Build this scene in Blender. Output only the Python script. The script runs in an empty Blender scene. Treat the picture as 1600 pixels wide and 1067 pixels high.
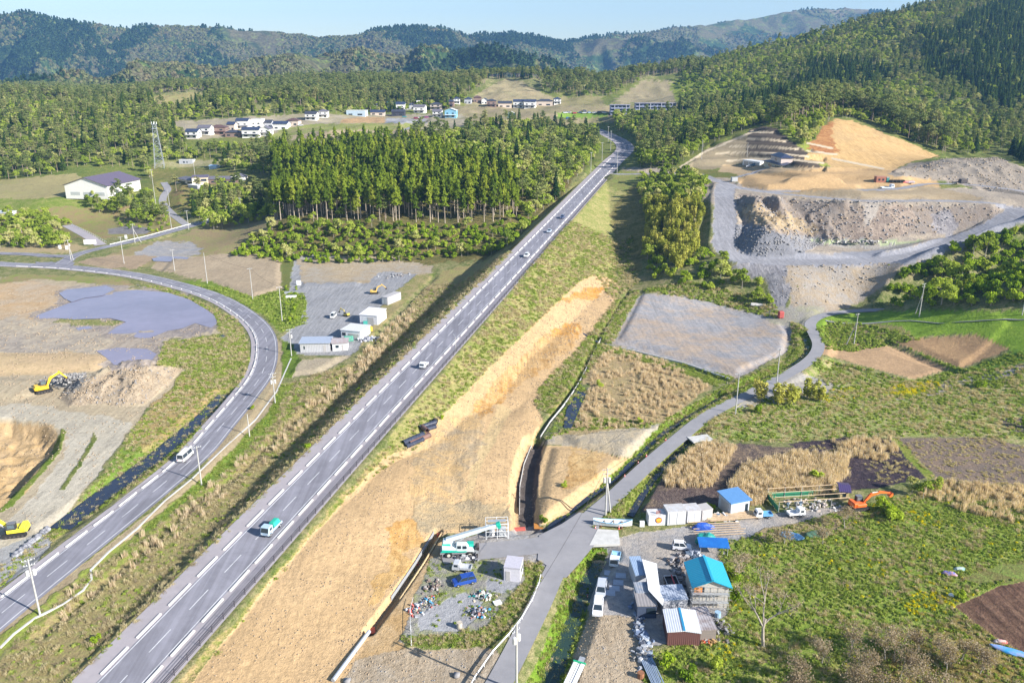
import bpy, math, random, numpy as np
from mathutils import Vector, Matrix
random.seed(7); RS = np.random.RandomState(7)
SC = bpy.context.scene; COL = SC.collection
PI = math.pi
# ---------------- camera calibration (pixels of the 1600x1067 photograph) ----------------
H = 82.0; F = 1244.0; TH = math.radians(18.36)
CT, ST = math.cos(TH), math.sin(TH)
def kk(py): return ST + CT*(np.asarray(py, float)-533.5)/F
def ray(px, py):
    u = (np.asarray(px, float)-800)/F; v = (np.asarray(py, float)-533.5)/F
    return u, CT - v*ST, -ST - v*CT
def pixD(px, py, D):
    a, b, c = ray(px, py); return np.array([a*D, b*D, H + c*D])
def pixz(px, py, z):
    D = (H - z)/kk(py); return pixD(px, py, D)
def proj(X, Y, Z):
    dz = Z - H
    D = Y*CT - dz*ST; v = (-Y*ST - dz*CT)
    return 800 + F*X/D, 533.5 + F*v/D, D
# ---------------- numpy noise ----------------
def _h(ix, iy, s):
    n = (ix*374761393 + iy*668265263 + s*1442695041) & 0xffffffff
    n = ((n ^ (n >> 13))*1274126177) & 0xffffffff
    return ((n ^ (n >> 16)) & 0xffff)/65535.0
def vnoise(x, y, s=0):
    x = np.asarray(x, float); y = np.asarray(y, float)
    ix = np.floor(x).astype(np.int64); iy = np.floor(y).astype(np.int64)
    fx = x-ix; fy = y-iy; fx = fx*fx*(3-2*fx); fy = fy*fy*(3-2*fy)
    a = _h(ix, iy, s); b = _h(ix+1, iy, s); c = _h(ix, iy+1, s); d = _h(ix+1, iy+1, s)
    return a+(b-a)*fx+(c-a)*fy+(a-b-c+d)*fx*fy
def fbm(x, y, s=0, o=4):
    r = 0; a = .5; t = 0
    for i in range(o):
        r = r + a*vnoise(x, y, s+i*17); t += a; a *= .5; x = x*2.03+3.1; y = y*2.03+1.7
    return r/t
def ridged(x, y, s=0, o=4):
    r = 0; a = .5; t = 0
    for i in range(o):
        r = r + a*(1-np.abs(2*vnoise(x, y, s+i*13)-1)); t += a; a *= .5; x = x*2.07+5.2; y = y*2.07+2.3
    return r/t
def sstep(a, b, x):
    t = np.clip((x-a)/(b-a), 0, 1); return t*t*(3-2*t)
def inpoly(x, y, P):
    x = np.asarray(x); y = np.asarray(y); r = np.zeros(x.shape, bool)
    P = np.asarray(P, float)
    m = (x >= P[:, 0].min()) & (x <= P[:, 0].max()) & (y >= P[:, 1].min()) & (y <= P[:, 1].max())
    xs = x[m]; ys = y[m]; rr = np.zeros(xs.shape, bool)
    for i in range(len(P)):
        x0, y0 = P[i-1]; x1, y1 = P[i]
        if y0 == y1: continue
        rr ^= ((y0 > ys) != (y1 > ys)) & (xs < (x1-x0)*(ys-y0)/(y1-y0)+x0)
    r[m] = rr; return r
def polydist(x, y, P, closed=True):
    x = np.asarray(x, float); y = np.asarray(y, float)
    d = np.full(x.shape, 1e9); P = np.asarray(P, float)
    for i in range(0 if closed else 1, len(P)):
        ax, ay = P[i-1]; bx, by = P[i]; vx, vy = bx-ax, by-ay; L = vx*vx+vy*vy+1e-9
        t = np.clip(((x-ax)*vx+(y-ay)*vy)/L, 0, 1)
        d = np.minimum(d, np.hypot(x-ax-t*vx, y-ay-t*vy))
    return d
def smooth_line(P, step=3.0):
    P = [np.array(p, float) for p in P]
    Q = [2*P[0]-P[1]] + P + [2*P[-1]-P[-2]]; out = []
    for i in range(1, len(Q)-2):
        a, b, c, d = Q[i-1:i+3]; n = max(1, int(np.linalg.norm(c-b)/step))
        for k in range(n):
            t = k/n
            out.append(.5*((2*b)+(c-a)*t+(2*a-5*b+4*c-d)*t*t+(3*b-a-3*c+d)*t**3))
    out.append(P[-1]); return np.array(out)
# ---------------- terrain control points ----------------
CP = []
def cz(s):
    for px, py, z in s: CP.append(pixz(px, py, z))
def cd(s):
    for px, py, D in s: CP.append(pixD(px, py, D))
cz([(0,1050,0),(400,1060,0),(0,420,0),(200,440,0),(440,420,0),(590,418,.5),(440,600,0),(300,800,0),(0,700,0),(0,560,0),(200,560,0),(550,560,0),
 (650,560,.3),(500,480,0),(620,460,.3),(540,700,0),(420,760,0),(250,950,0),(640,480,1),
 (800,900,0),(1000,700,0),(1200,600,0),(1500,550,.5),(1600,492,1),(1300,700,0),(1500,800,1),(1600,1000,3),(1300,1000,1),(1500,950,2),(1100,1060,0),
 (900,565,.5),(975,480,.8),(1000,440,2),(1100,470,.5),(700,800,.3),(600,985,.1),(640,850,.5),(330,1060,.8),(450,930,1.7),(560,820,2.6),(640,730,3.4),(600,880,.7),(700,720,1.2),(720,650,1.6),(800,560,1.6),(860,500,1.8),(760,740,.4),(930,470,1.8),(935,420,4.0),(900,620,0),(780,640,0),
 (0,340,3),(100,342,3),(250,350,3),(350,372,1.5),(150,390,1),(0,392,.5),(330,400,.5),(400,330,4),
 (160,305,12),(60,312,11),(0,300,12),(225,300,12),(240,262,17),(330,292,14),(300,262,17),(400,300,12),(100,290,12),(20,270,14),(200,315,10),(180,335,4),(250,325,6),(330,330,6),
 (440,345,12),(600,345,13),(780,340,14),(600,262,27),(480,262,24),(760,270,25),(600,408,1.5),(700,400,2),(800,372,8),(500,400,1.5),(400,388,2),
 (900,290,21),(820,330,14),(900,250,27),(700,228,34),(520,225,32),(820,230,31),(880,215,32),(400,260,22),(420,230,29),(330,240,26),(250,230,30),
 (0,250,20),(100,240,26),(0,205,37),(200,215,34),(100,180,46),(0,165,54),
 (300,215,35),(450,207,37),(370,207,37),(350,180,48),(200,170,52),
 (480,192,43),(600,190,43),(700,190,43),(520,207,40),(640,206,40),(600,170,50),(500,165,55),
 (730,170,50),(860,170,50),(900,186,45),(800,190,46),(960,180,46),(1060,180,46),(900,172,50),
 (1000,236,29),(1040,245,30),(1040,205,38),(1110,200,46),(960,200,37),(1080,225,38),
 (1100,270,28),(1050,285,25),(1000,300,20),(985,350,12),(985,400,4),(1060,345,20),(1060,430,7),(1115,440,6),(1160,462,2),(1110,300,27),(1112,380,13),(1080,400,11),
 (1130,380,14),(1140,408,12),(1200,412,12),(1300,412,12),(1400,408,12),(1250,385,12),(1350,378,11),(1450,365,13),(1500,340,20),(1600,322,25),(1300,395,12),(1380,392,12),
 (1150,300,27),(1250,308,27),(1350,316,27),(1450,316,27),(1550,316,27),(1160,330,23),(1140,345,20),
 (1205,480,.8),(1250,492,.5),(1310,472,1.5),(1350,470,1),(1230,425,11),(1330,425,10),
 (1370,480,1),(1500,480,1),(1600,480,1),
 (1100,272,28),(1200,262,32),(1150,252,32),(1085,265,29),(1300,285,30),(1400,290,29),(1400,272,34),(1300,266,37),(1250,252,38),(1230,275,31),(1330,296,28.5),
 (1500,292,29),(1600,310,28)])
cd([(1425,430,290),(1460,415,291),(1510,397,296),(1600,366,302),(1720,330,312),(1560,440,272),(1640,420,270),
 (1205,215,508),(1190,200,535),(1120,228,515),(1255,238,485),(1080,245,500),
 (1300,190,560),(1370,250,482),(1450,246,520),(1290,252,478),(1400,215,545),(1350,200,560),
 (1500,250,455),(1400,264,465),(1580,258,440),(1610,300,415),(1550,250,455),(1460,255,455),
 (1200,180,610),(1300,175,640),(1400,195,620),(1500,225,580),(1600,245,540),(1250,150,720),(1400,165,720),
 (1100,150,850),(1200,125,900),(1300,100,900),(1400,72,950),(1500,40,1000),(1600,5,1050),(1500,150,740),(1600,180,700),(1400,130,820),(1600,100,850),
 (1100,104,1100),(1180,84,1150),(1250,66,1200),(1330,50,1200),(1400,30,1200),(1480,8,1200),(1600,-30,1200),(1800,-70,1200),(1800,60,900),(1800,200,600),
 (795,130,930),(740,152,880),(850,153,880),(1020,132,960),(955,153,900),(1085,152,900),(900,160,900),
 (250,152,1060),(300,142,1150),(450,136,1150),(600,134,1150),(700,136,1100),(760,126,1100),(900,140,1120),(960,130,1200),(150,155,1100),(0,152,1150),(-200,155,1150),
 (300,165,930),(450,160,930),(600,155,930),(1040,116,1150),
 ])
for X, Y, z in [(-900,300,15),(-500,100,0),(-200,40,0),(0,40,0),(200,40,0),(400,60,3),(600,150,10),(700,400,60),(1000,700,130),(-900,700,50),(-1000,1100,70),
  (0,1600,50),(-600,1600,55),(600,1600,60),(1300,1100,200),(1300,1700,150),(-1300,1600,60),(300,1500,60),(-300,300,0),(-200,200,0),(200,150,1),(260,240,1)]:
    CP.append(np.array([X, Y, z], float))
CP = np.array(CP)
_K = lambda d2: np.sqrt(d2+64.0)
_d2 = (CP[:, None, 0]-CP[None, :, 0])**2+(CP[:, None, 1]-CP[None, :, 1])**2
_n = len(CP); _A = np.zeros((_n+1, _n+1)); _A[:_n, :_n] = -_K(_d2)-np.eye(_n)*1.0*-3.0*0; _A[:_n, _n] = 1; _A[_n, :_n] = 1
_A[:_n, :_n] += np.eye(_n)*-1.5*-1
_W = np.linalg.solve(_A, np.append(CP[:, 2], 0))
def zbase(X, Y):
    X = np.asarray(X, float); Y = np.asarray(Y, float); sh = X.shape
    X = X.ravel(); Y = Y.ravel(); out = np.empty(X.shape)
    for i in range(0, len(X), 40000):
        d2 = (X[i:i+40000, None]-CP[None, :, 0])**2+(Y[i:i+40000, None]-CP[None, :, 1])**2
        out[i:i+40000] = -_K(d2) @ _W[:_n] + _W[_n]
    # hill undulation
    und = ridged(X/140, Y/140, 5, 4)-.6
    hillw = sstep(25, 70, out)*sstep(520, 760, Y)
    out += und*26*hillw
    out += (fbm(X/30, Y/30, 9, 3)-.5)*5*sstep(18, 40, out)*sstep(480, 650, Y)
    return out.reshape(sh)
# ---------------- roads (centre lines with elevation) ----------------
def line_px(L, step=3.0):
    return smooth_line([pixz(*p) for p in L], step)
_a = pixz(188,1066,1.0); _b = pixz(960,250,27.0)
_dir = (_b-_a); _ext = _a - _dir/np.linalg.norm(_dir)*45
MAIN = np.array([_ext+(_b-_ext)*t for t in np.linspace(0, 1, 160)])
_L = np.linalg.norm(_dir[:2]); _u = _dir/_L
_curve = smooth_line([_b, pixz(972,240,28.2), pixz(977,231,29.2), pixz(971,222,30.2), pixz(957,214,31.5), pixz(942,207,33), pixz(925,201,35), pixz(905,197,37)], 6)
MAINALL = np.vstack([MAIN, _curve[1:]])
LEFT = line_px([(-420,392,.3),(-150,400,.3),(0,412,.3),(100,417,.3),(200,428,.3),(270,443,.3),(337,464,.3),(385,492,.3),(411,520,.3),(416,552,.3),(407,586,.3),(380,623,.3),(345,665,.3),(304,712,.3),(222,781,.3),(115,866,.3),(12,948,.3),(-100,1040,.3),(-170,1100,.3)])
SIDE = line_px([(95,413,.3),(120,398,.6),(165,386,1.2),(230,372,1.8),(310,350,3),(370,335,4.5),(432,318,8)])       # embanked side road going right
SIDEL = line_px([(-300,396,.4),(0,396,.4),(80,400,.4),(120,400,.6)])
RAMP = line_px([(158,383,1.2),(135,368,2.4),(105,352,3.5)])
SCH = line_px([(292,352,2.6),(270,335,4),(255,318,6.5),(256,306,9),(262,296,11),(256,285,13)])
RIGHT = line_px([(1900,482,1),(1700,482,1),(1600,482.5,.8),(1480,483,.8),(1380,484,.6),(1320,487,.5),(1282,494,.4),(1266,506,.3),(1272,522,.2),(1279,540,.2),(1268,560,.2),(1230,585,.2),(1165,618,.2),(1110,646,.2),(1060,685,.2),(1010,728,.2),(960,775,.2),(920,810,.2),(895,845,.2),(868,890,.2),(845,940,.2),(815,1000,.2),(778,1070,.2),(740,1130,.2)])
BRANCH = line_px([(905,832,.2),(850,850,.2),(790,857,.2),(740,862,.2),(690,868,.2)])
QRD = line_px([(965,272,25.5),(1040,271,26.5),(1085,271,28),(1115,280,28),(1150,292,27.8),(1200,300,27.5),(1280,308,27.2),(1360,314,27),(1450,313,27),(1540,316,27),(1590,323,26),(1640,330,25)])
QRD2 = line_px([(1133,288,28),(1131,310,26.5),(1133,335,23),(1132,360,18.5),(1130,380,15),(1140,397,13),(1175,407,12.3),(1240,410,12),(1330,408,12),(1400,404,12),(1450,395,12.5),(1500,375,15),(1560,348,21),(1590,328,25)])
QRD3 = line_px([(1155,268,32),(1200,263,32.4)])
QRD4 = line_px([(1200,299,27.6),(1300,298,28),(1400,295,28.8),(1440,288,29.5),(1500,287,29.5),(1560,293,29),(1640,305,28.5)])
VRD = line_px([(620,207,41),(650,196,42.5),(665,186,44)])
ROADS = [ # line, half width, cut slope down, up, dz of ground below road
 (MAINALL, 7.6, .42, .6), (LEFT, 5.4, .35, .4), (SIDE, 3.4, .6, .5), (SIDEL, 3.2, .4, .4), (RAMP, 3.2, .5, .5), (SCH, 3.0, .4, .5), (RIGHT, 3.2, .5, 1.0), (BRANCH, 4.0, .4, .4),
 (QRD, 4.5, .6, .8), (QRD2, 6.0, .75, .9), (QRD4, 3.6, .8, .7), (VRD, 3, .4, .4)]
# channels and ditches: (pixel line, half width of floor, depth, bank width)
CHAN = line_px([(982,458,.5),(962,487,.3),(935,530,.1),(905,590,0),(880,628,0),(850,665,0),(836,690,0)])
CHAN2 = line_px([(836,690,0),(822,728,0),(818,775,0),(822,822,0)])
CHANB = line_px([(684,832,0),(655,880,0),(618,935,0),(577,988,0)])
PIPE = line_px([(577,988,0),(540,1040,0),(500,1090,0)])
CANALL = line_px([(352,612,0),(322,642,0),(285,672,0),(247,702,0),(205,733,0),(160,765,0),(120,796,0),(92,818,0)])
CANALR = line_px([(938,862,0),(922,892,0),(908,930,0),(890,975,0),(872,1020,0),(850,1080,0)])
DITCHR = line_px([(1256,520,0),(1262,545,0),(1235,568,0),(1180,592,0),(1135,612,0),(1085,640,0),(1040,668,0),(1000,705,0),(960,742,0),(920,772,0),(880,800,0),(850,822,0)], 3)
DITCHW = line_px([(1100,672,0),(1062,700,0),(1020,745,0),(985,800,0)])
DITCHF = line_px([(905,520,0),(950,540,0),(1010,555,0),(1070,570,0),(1140,596,0)])
DITCHG = line_px([(1385,530,.3),(1420,545,.3),(1460,562,.3),(1500,578,.3)])
MEDD = line_px([(680,430,.5),(640,475,.2),(600,515,.2),(560,570,0),(500,625,0),(440,670,0),(380,730,0),(300,790,0),(235,850,0),(160,910,0),(60,990,0)])
DITCH = [(CHAN, .55, .9, .5), (CHAN2, 1.9, 1.7, 1.0), (CHANB, .75, 1.6, .25), (CANALL, 2.0, 1.0, 2.2), (CANALR, .9, 1.8, 3.4), (DITCHR, .7, 1.3, 1.6), (DITCHW, .6, 1.0, 1.6),
 (DITCHF, .6, .8, 1.2), (DITCHG, .8, 1.0, 1.5), (MEDD, .3, .7, 1.5)]
MOUNDS = [] # (world polygon, height, edge width, roughness)
def P0(L): return np.array([pixz(x, y, 0)[:2] for x, y in L])
def Pz(L, z): return np.array([pixz(x, y, z)[:2] for x, y in L])
MOUNDS += [
 (P0([(92,622),(108,600),(150,588),(195,574),(250,570),(285,576),(262,602),(225,632),(190,634),(150,632),(110,634)]), 3.6, 7, .8),   # big earth mound
 (P0([(80,592),(100,583),(125,585),(140,592),(118,606),(90,608)]), 1.8, 4, .9),
 (P0([(-200,655),(20,652),(70,662),(95,680),(92,700),(60,730),(20,775),(-200,800)]), -3.2, 3.5, .6),       # pit
 (P0([(-200,558),(100,552),(160,556),(175,565),(150,580),(60,583),(-200,588)]), 1.2, 6, .2),
 (P0([(-200,592),(60,592),(80,600),(60,618),(20,628),(-200,632)]), 1.0, 5, .3),
 (P0([(925,432),(968,445),(966,462),(895,555),(838,605),(760,690),(725,780),(715,760),(700,700),(760,620),(905,442)]), .25, 5, .0),
 (P0([(848,640),(838,690),(812,775),(790,800),(740,800),(700,740),(780,660),(820,628)]), .5, 5, .1),
 (P0([(862,700),(905,703),(978,722),(960,748),(895,800),(850,815),(838,800),(850,740)]), .9, 2.5, .1),
 (P0([(875,680),(960,674),(1030,668),(1000,700),(975,718),(900,700)]), 1.0, 2.5, .1),
 (P0([(1005,460),(1220,500),(1232,515),(1225,545),(1152,582),(965,532)]), .8, 2.0, .05),
 (P0([(1405,532),(1520,524),(1572,546),(1500,572)]), .7, 2, .05),
 (P0([(1298,538),(1380,540),(1478,576),(1420,590),(1290,560)]), .6, 2, .05),
 (P0([(330,408),(390,398),(440,412),(440,452),(395,462),(330,440),(250,425),(270,405)]), .9, 3, .1),
 (P0([(135,402),(235,410),(215,422),(160,414)]), .5, 2.5, .1),
 (P0([(465,560),(545,556),(500,582),(450,588)]), .7, 2.0, .1),
 (P0([(470,440),(565,438),(560,446),(470,450)]), .5, 2.0, .3),
 (Pz([(1145,350),(1175,352),(1230,368),(1275,380),(1240,398),(1180,398),(1148,385)], 14), 8.5, 16, .5),     # crushed stone heap
 (Pz([(1240,400),(1290,396),(1345,402),(1345,416),(1235,416)], 12), 2.4, 8, .6),
 (Pz([(1365,395),(1410,393),(1440,402),(1400,412),(1360,408)], 12), 1.4, 5, .6),
    # rocky outcrop
 (Pz([(1150,392),(1180,402),(1230,405),(1240,412),(1150,406)], 12), .01, 2, .1),
]
def seg_near(X, Y, Lw, reach):
    d = np.full(X.shape, 1e9); z = np.zeros(X.shape)
    P = Lw[:, :2]; Z = Lw[:, 2]
    st = max(1, 1)
    for i in range(1, len(P), st):
        ax, ay = P[i-1]; bx, by = P[i]
        m = (X > min(ax, bx)-reach) & (X < max(ax, bx)+reach) & (Y > min(ay, by)-reach) & (Y < max(ay, by)+reach)
        if not m.any(): continue
        xs = X[m]; ys = Y[m]; vx, vy = bx-ax, by-ay; L = vx*vx+vy*vy+1e-9
        t = np.clip(((xs-ax)*vx+(ys-ay)*vy)/L, 0, 1)
        dd = np.hypot(xs-ax-t*vx, ys-ay-t*vy); old = d[m]; zz = z[m]
        b = dd < old; old[b] = dd[b]; zz[b] = (Z[i-1]+(Z[i]-Z[i-1])*t)[b]; d[m] = old; z[m] = zz
    return d, z
def terraces(X, Y, z):
    # stepped benches of the cut slopes round the house plot and under it
    px, py, D = proj(X, Y, z)
    return px, py
def thin(Lw, n):
    return np.vstack([Lw[::n], Lw[-1:]]) if len(Lw) > 3*n else Lw
_R2 = [(MAIN[::16] if False else np.vstack([MAIN[:1], MAIN[-1:], _curve[1:]]), 7.6, .42, .6)]+[(thin(r[0], 3),)+r[1:] for r in ROADS[1:]]
_D2 = [(thin(d[0], 2),)+d[1:] for d in DITCH]
def terrain(X, Y, full=True):
    X = np.asarray(X, float); Y = np.asarray(Y, float); sh = X.shape; X = X.ravel(); Y = Y.ravel()
    z = zbase(X, Y)
    # benches in the cut slopes right of the road
    px, py, D = proj(X, Y, z)
    for poly, step, amt in ((([(1075,262),(1110,225),(1190,198),(1215,203),(1290,245),(1290,268),(1180,262)]), 4.2, .8),
                            (([(1150,292),(1170,270),(1260,262),(1330,262),(1460,272),(1520,290),(1300,297)]), 3.0, .75)):
        m = inpoly(px, py, poly)
        if m.any():
            zz = z[m]; q = np.floor(zz/step); f = zz/step-q; z[m] = zz*(1-amt)+amt*step*(q+sstep(.35, .85, f))
    m = inpoly(px, py, [(1150,306),(1300,316),(1590,322),(1560,345),(1460,362),(1350,382),(1250,384),(1160,352)])
    if m.any():
        z[m] += (ridged(X[m]/15, Y[m]/24, 31, 5)-.62)*9
    m = inpoly(px, py, [(1395,268),(1480,240),(1560,236),(1640,262),(1640,310),(1560,300),(1470,290)])
    if m.any():
        z[m] += (ridged(X[m]/13, Y[m]/20, 37, 3)-.6)*3.0
    z += (fbm(X/9, Y/9, 3, 3)-.5)*.28
    for P, h, w, r in MOUNDS:
        reach = w+2
        m = (X > P[:, 0].min()-reach) & (X < P[:, 0].max()+reach) & (Y > P[:, 1].min()-reach) & (Y < P[:, 1].max()+reach)
        if not m.any(): continue
        xs = X[m]; ys = Y[m]; ins = inpoly(xs, ys, P); d = polydist(xs, ys, P)
        t = np.where(ins, np.clip(d/w, 0, 1), 0)
        t = 1-(1-t)**1.6
        z[m] += h*t*(1+r*(ridged(xs/4, ys/4, 21, 4)-.62)*1.1)
    for Lw, hw, sd, su in _R2:
        reach = hw+75 if Lw is _R2[0][0] else hw+30
        d, rz = seg_near(X, Y, Lw, reach); m = d < reach
        e = np.maximum(d[m]-hw, 0); zz = z[m]; rzz = rz[m]-.13
        if Lw is _R2[0][0]:
            side = (X[m]-_a[0])*_u[1]-(Y[m]-_a[1])*_u[0]; sd = np.where(side < 0, .66, .42)
        zz = np.clip(zz, rzz-e*sd, rzz+e*su); z[m] = zz
    for Lw, hw, dep, bw in _D2:
        d, rz = seg_near(X, Y, Lw, hw+bw+1); m = d < hw+bw
        t = np.clip((d[m]-hw)/bw, 0, 1); z[m] -= dep*(1-t)
    return z.reshape(sh)
def at(px, py, quick=None):
    """world point of the ground seen at a photograph pixel"""
    D = np.concatenate([np.arange(80, 400, 2.0), np.arange(400, 1500, 6.0)])
    a, b, c = ray(px, py); X = a*D; Y = b*D; Z = H+c*D
    g = terrain(X, Y); below = np.where(Z <= g)[0]
    if len(below) == 0: i = len(D)-1; return Vector((X[i], Y[i], g[i]))
    i = max(1, below[0]); lo, hi = D[i-1], D[i]
    for _ in range(3):
        q = np.linspace(lo, hi, 13); gg = terrain(a*q, b*q); bl = np.where(H+c*q <= gg)[0]
        j = max(1, bl[0]) if len(bl) else 4; lo, hi = q[j-1], q[j]
        if hi-lo < .02: break
    D1 = hi; x, y = float(a*D1), float(b*D1)
    return Vector((x, y, float(terrain(np.array([x]), np.array([y]))[0])))
def gz(x, y): return float(terrain(np.array([x]), np.array([y]))[0])
def mpp(p): return float(proj(p[0], p[1], p[2])[2])/F     # metres per photograph pixel at a point
# ---------------- materials ----------------
MATS = {}
def nn(nt, t, **kw):
    n = nt.nodes.new(t)
    for k, v in kw.items():
        if k.startswith('i_'): n.inputs[k[2:].replace('_', ' ')].default_value = v
        else: setattr(n, k, v)
    return n
def mixc(nt, fac, a, b, mode='MIX'):
    n = nt.nodes.new('ShaderNodeMix'); n.data_type = 'RGBA'; n.blend_type = mode
    for s, v in ((0, fac), (6, a), (7, b)):
        if hasattr(v, 'links'): nt.links.new(v, n.inputs[s])
        elif isinstance(v, (int, float)): n.inputs[s].default_value = v if s == 0 else (v, v, v, 1)
        else: n.inputs[s].default_value = (*v[:3], 1)
    return n.outputs[2]
def math_(nt, op, a, b=None, c=None, clamp=False):
    n = nt.nodes.new('ShaderNodeMath'); n.operation = op; n.use_clamp = clamp
    for i, v in enumerate((a, b, c)):
        if v is None: continue
        if hasattr(v, 'links'): nt.links.new(v, n.inputs[i])
        else: n.inputs[i].default_value = v
    return n.outputs[0]
def noise(nt, co, scale, detail=3, rough=.55, dist=0):
    n = nt.nodes.new('ShaderNodeTexNoise'); n.inputs['Scale'].default_value = scale; n.inputs['Detail'].default_value = detail
    n.inputs['Roughness'].default_value = rough; n.inputs['Distortion'].default_value = dist
    nt.links.new(co, n.inputs['Vector']); return n.outputs['Fac']
def mapr(nt, v, a, b, c=0, d=1):
    n = nt.nodes.new('ShaderNodeMapRange'); nt.links.new(v, n.inputs[0])
    for i, x in enumerate((a, b, c, d)): n.inputs[i+1].default_value = x
    return n.outputs[0]
def mat(name, col, col2=None, rough=.7, metal=0, scale=3.0, amt=.12, bump=0, bscale=None, lo=.35, hi=.65, spec=.5, stretch=None, alpha=None, emit=None, trans=0, obj=True):
    """painted / mineral surface: base colour broken up by noise, optional second colour in patches, optional bump"""
    if name in MATS: return MATS[name]
    m = bpy.data.materials.new(name); m.use_nodes = True; nt = m.node_tree; nt.nodes.clear()
    o = nn(nt, 'ShaderNodeOutputMaterial'); p = nn(nt, 'ShaderNodeBsdfPrincipled')
    nt.links.new(p.outputs[0], o.inputs[0])
    g = nn(nt, 'ShaderNodeNewGeometry') if not obj else nn(nt, 'ShaderNodeTexCoord')
    co = g.outputs['Position'] if not obj else g.outputs['Object']
    if stretch:
        mp = nn(nt, 'ShaderNodeMapping'); mp.inputs['Scale'].default_value = stretch; nt.links.new(co, mp.inputs[0]); co = mp.outputs[0]
    n1 = noise(nt, co, scale, 4, .6)
    c = (*col, 1)
    base = mixc(nt, mapr(nt, n1, lo, hi), col, col2 if col2 else tuple(x*(1-amt) for x in col))
    n2 = noise(nt, co, scale*6.3, 3, .6)
    base = mixc(nt, 1.0, base, mapr(nt, n2, .25, .75, 1-amt, 1+amt), 'MULTIPLY')
    nt.links.new(base, p.inputs['Base Color'])
    p.inputs['Roughness'].default_value = rough; p.inputs['Metallic'].default_value = metal
    p.inputs['Specular IOR Level'].default_value = spec
    if bump:
        b = nn(nt, 'ShaderNodeBump'); b.inputs['Strength'].default_value = 1; b.inputs['Distance'].default_value = bump
        nt.links.new(noise(nt, co, bscale or scale*3, 4, .6), b.inputs['Height']); nt.links.new(b.outputs[0], p.inputs['Normal'])
    MATS[name] = m; return m
def corr(name, col, period=.25, ax=0, rough=.45, metal=.0, amt=.1, depth=.02, col2=None):
    """corrugated / standing-seam sheet"""
    if name in MATS: return MATS[name]
    m = mat(name, col, col2, rough, metal, 1.2, amt); nt = m.node_tree
    p = [n for n in nt.nodes if n.type == 'BSDF_PRINCIPLED'][0]
    tc = [n for n in nt.nodes if n.type == 'TEX_COORD'][0]
    w = nn(nt, 'ShaderNodeTexWave', wave_type='BANDS', bands_direction='XYZ'[ax]); w.inputs['Scale'].default_value = .314/period
    nt.links.new(tc.outputs['Object'], w.inputs['Vector'])
    b = nn(nt, 'ShaderNodeBump'); b.inputs['Distance'].default_value = depth
    nt.links.new(w.outputs['Fac'], b.inputs['Height']); nt.links.new(b.outputs[0], p.inputs['Normal'])
    bc = p.inputs['Base Color'].links[0].from_socket
    nt.links.new(mixc(nt, 1.0, bc, mapr(nt, w.outputs['Fac'], 0, .25, .78, 1.0), 'MULTIPLY'), p.inputs['Base Color'])
    return m
def leaf(name, ca, cb, cc=None, rough=.75, trans=.36, scale=.35):
    if name in MATS: return MATS[name]
    m = bpy.data.materials.new(name); m.use_nodes = True; nt = m.node_tree; nt.nodes.clear()
    o = nn(nt, 'ShaderNodeOutputMaterial')
    oi = nn(nt, 'ShaderNodeObjectInfo'); g = nn(nt, 'ShaderNodeTexCoord')
    add = nn(nt, 'ShaderNodeVectorMath', operation='ADD'); nt.links.new(g.outputs['Object'], add.inputs[0]); nt.links.new(oi.outputs['Random'], add.inputs[1])
    n1 = noise(nt, add.outputs[0], scale*3.2, 3, .7)
    r = math_(nt, 'MULTIPLY_ADD', oi.outputs['Random'], .75, math_(nt, 'MULTIPLY', n1, .5), clamp=True)
    r = math_(nt, 'SUBTRACT', r, .15, clamp=True)
    cr = nn(nt, 'ShaderNodeValToRGB'); nt.links.new(r, cr.inputs[0]); e = cr.color_ramp.elements
    e[0].position = .1; e[0].color = (*ca, 1); e[1].position = .9 if not cc else .62; e[1].color = (*cb, 1)
    if cc: x = e.new(.92); x.color = (*cc, 1)
    n2 = noise(nt, add.outputs[0], scale*14, 2, .6)
    col = mixc(nt, 1.0, cr.outputs[0], mapr(nt, n2, .3, .7, .72, 1.28), 'MULTIPLY')
    d = nn(nt, 'ShaderNodeBsdfDiffuse'); nt.links.new(col, d.inputs[0])
    t = nn(nt, 'ShaderNodeBsdfTranslucent'); nt.links.new(mixc(nt, 1.0, col, (1.25, 1.15, .55), 'MULTIPLY'), t.inputs[0])
    mx = nn(nt, 'ShaderNodeMixShader'); mx.inputs[0].default_value = trans
    nt.links.new(d.outputs[0], mx.inputs[1]); nt.links.new(t.outputs[0], mx.inputs[2]); nt.links.new(mx.outputs[0], o.inputs[0])
    MATS[name] = m; return m
def glass(name='dark_glass', col=(.03, .045, .06), rough=.12):
    if name in MATS: return MATS[name]
    return mat(name, col, None, rough, 0, 2, .2, spec=.6)
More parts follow.
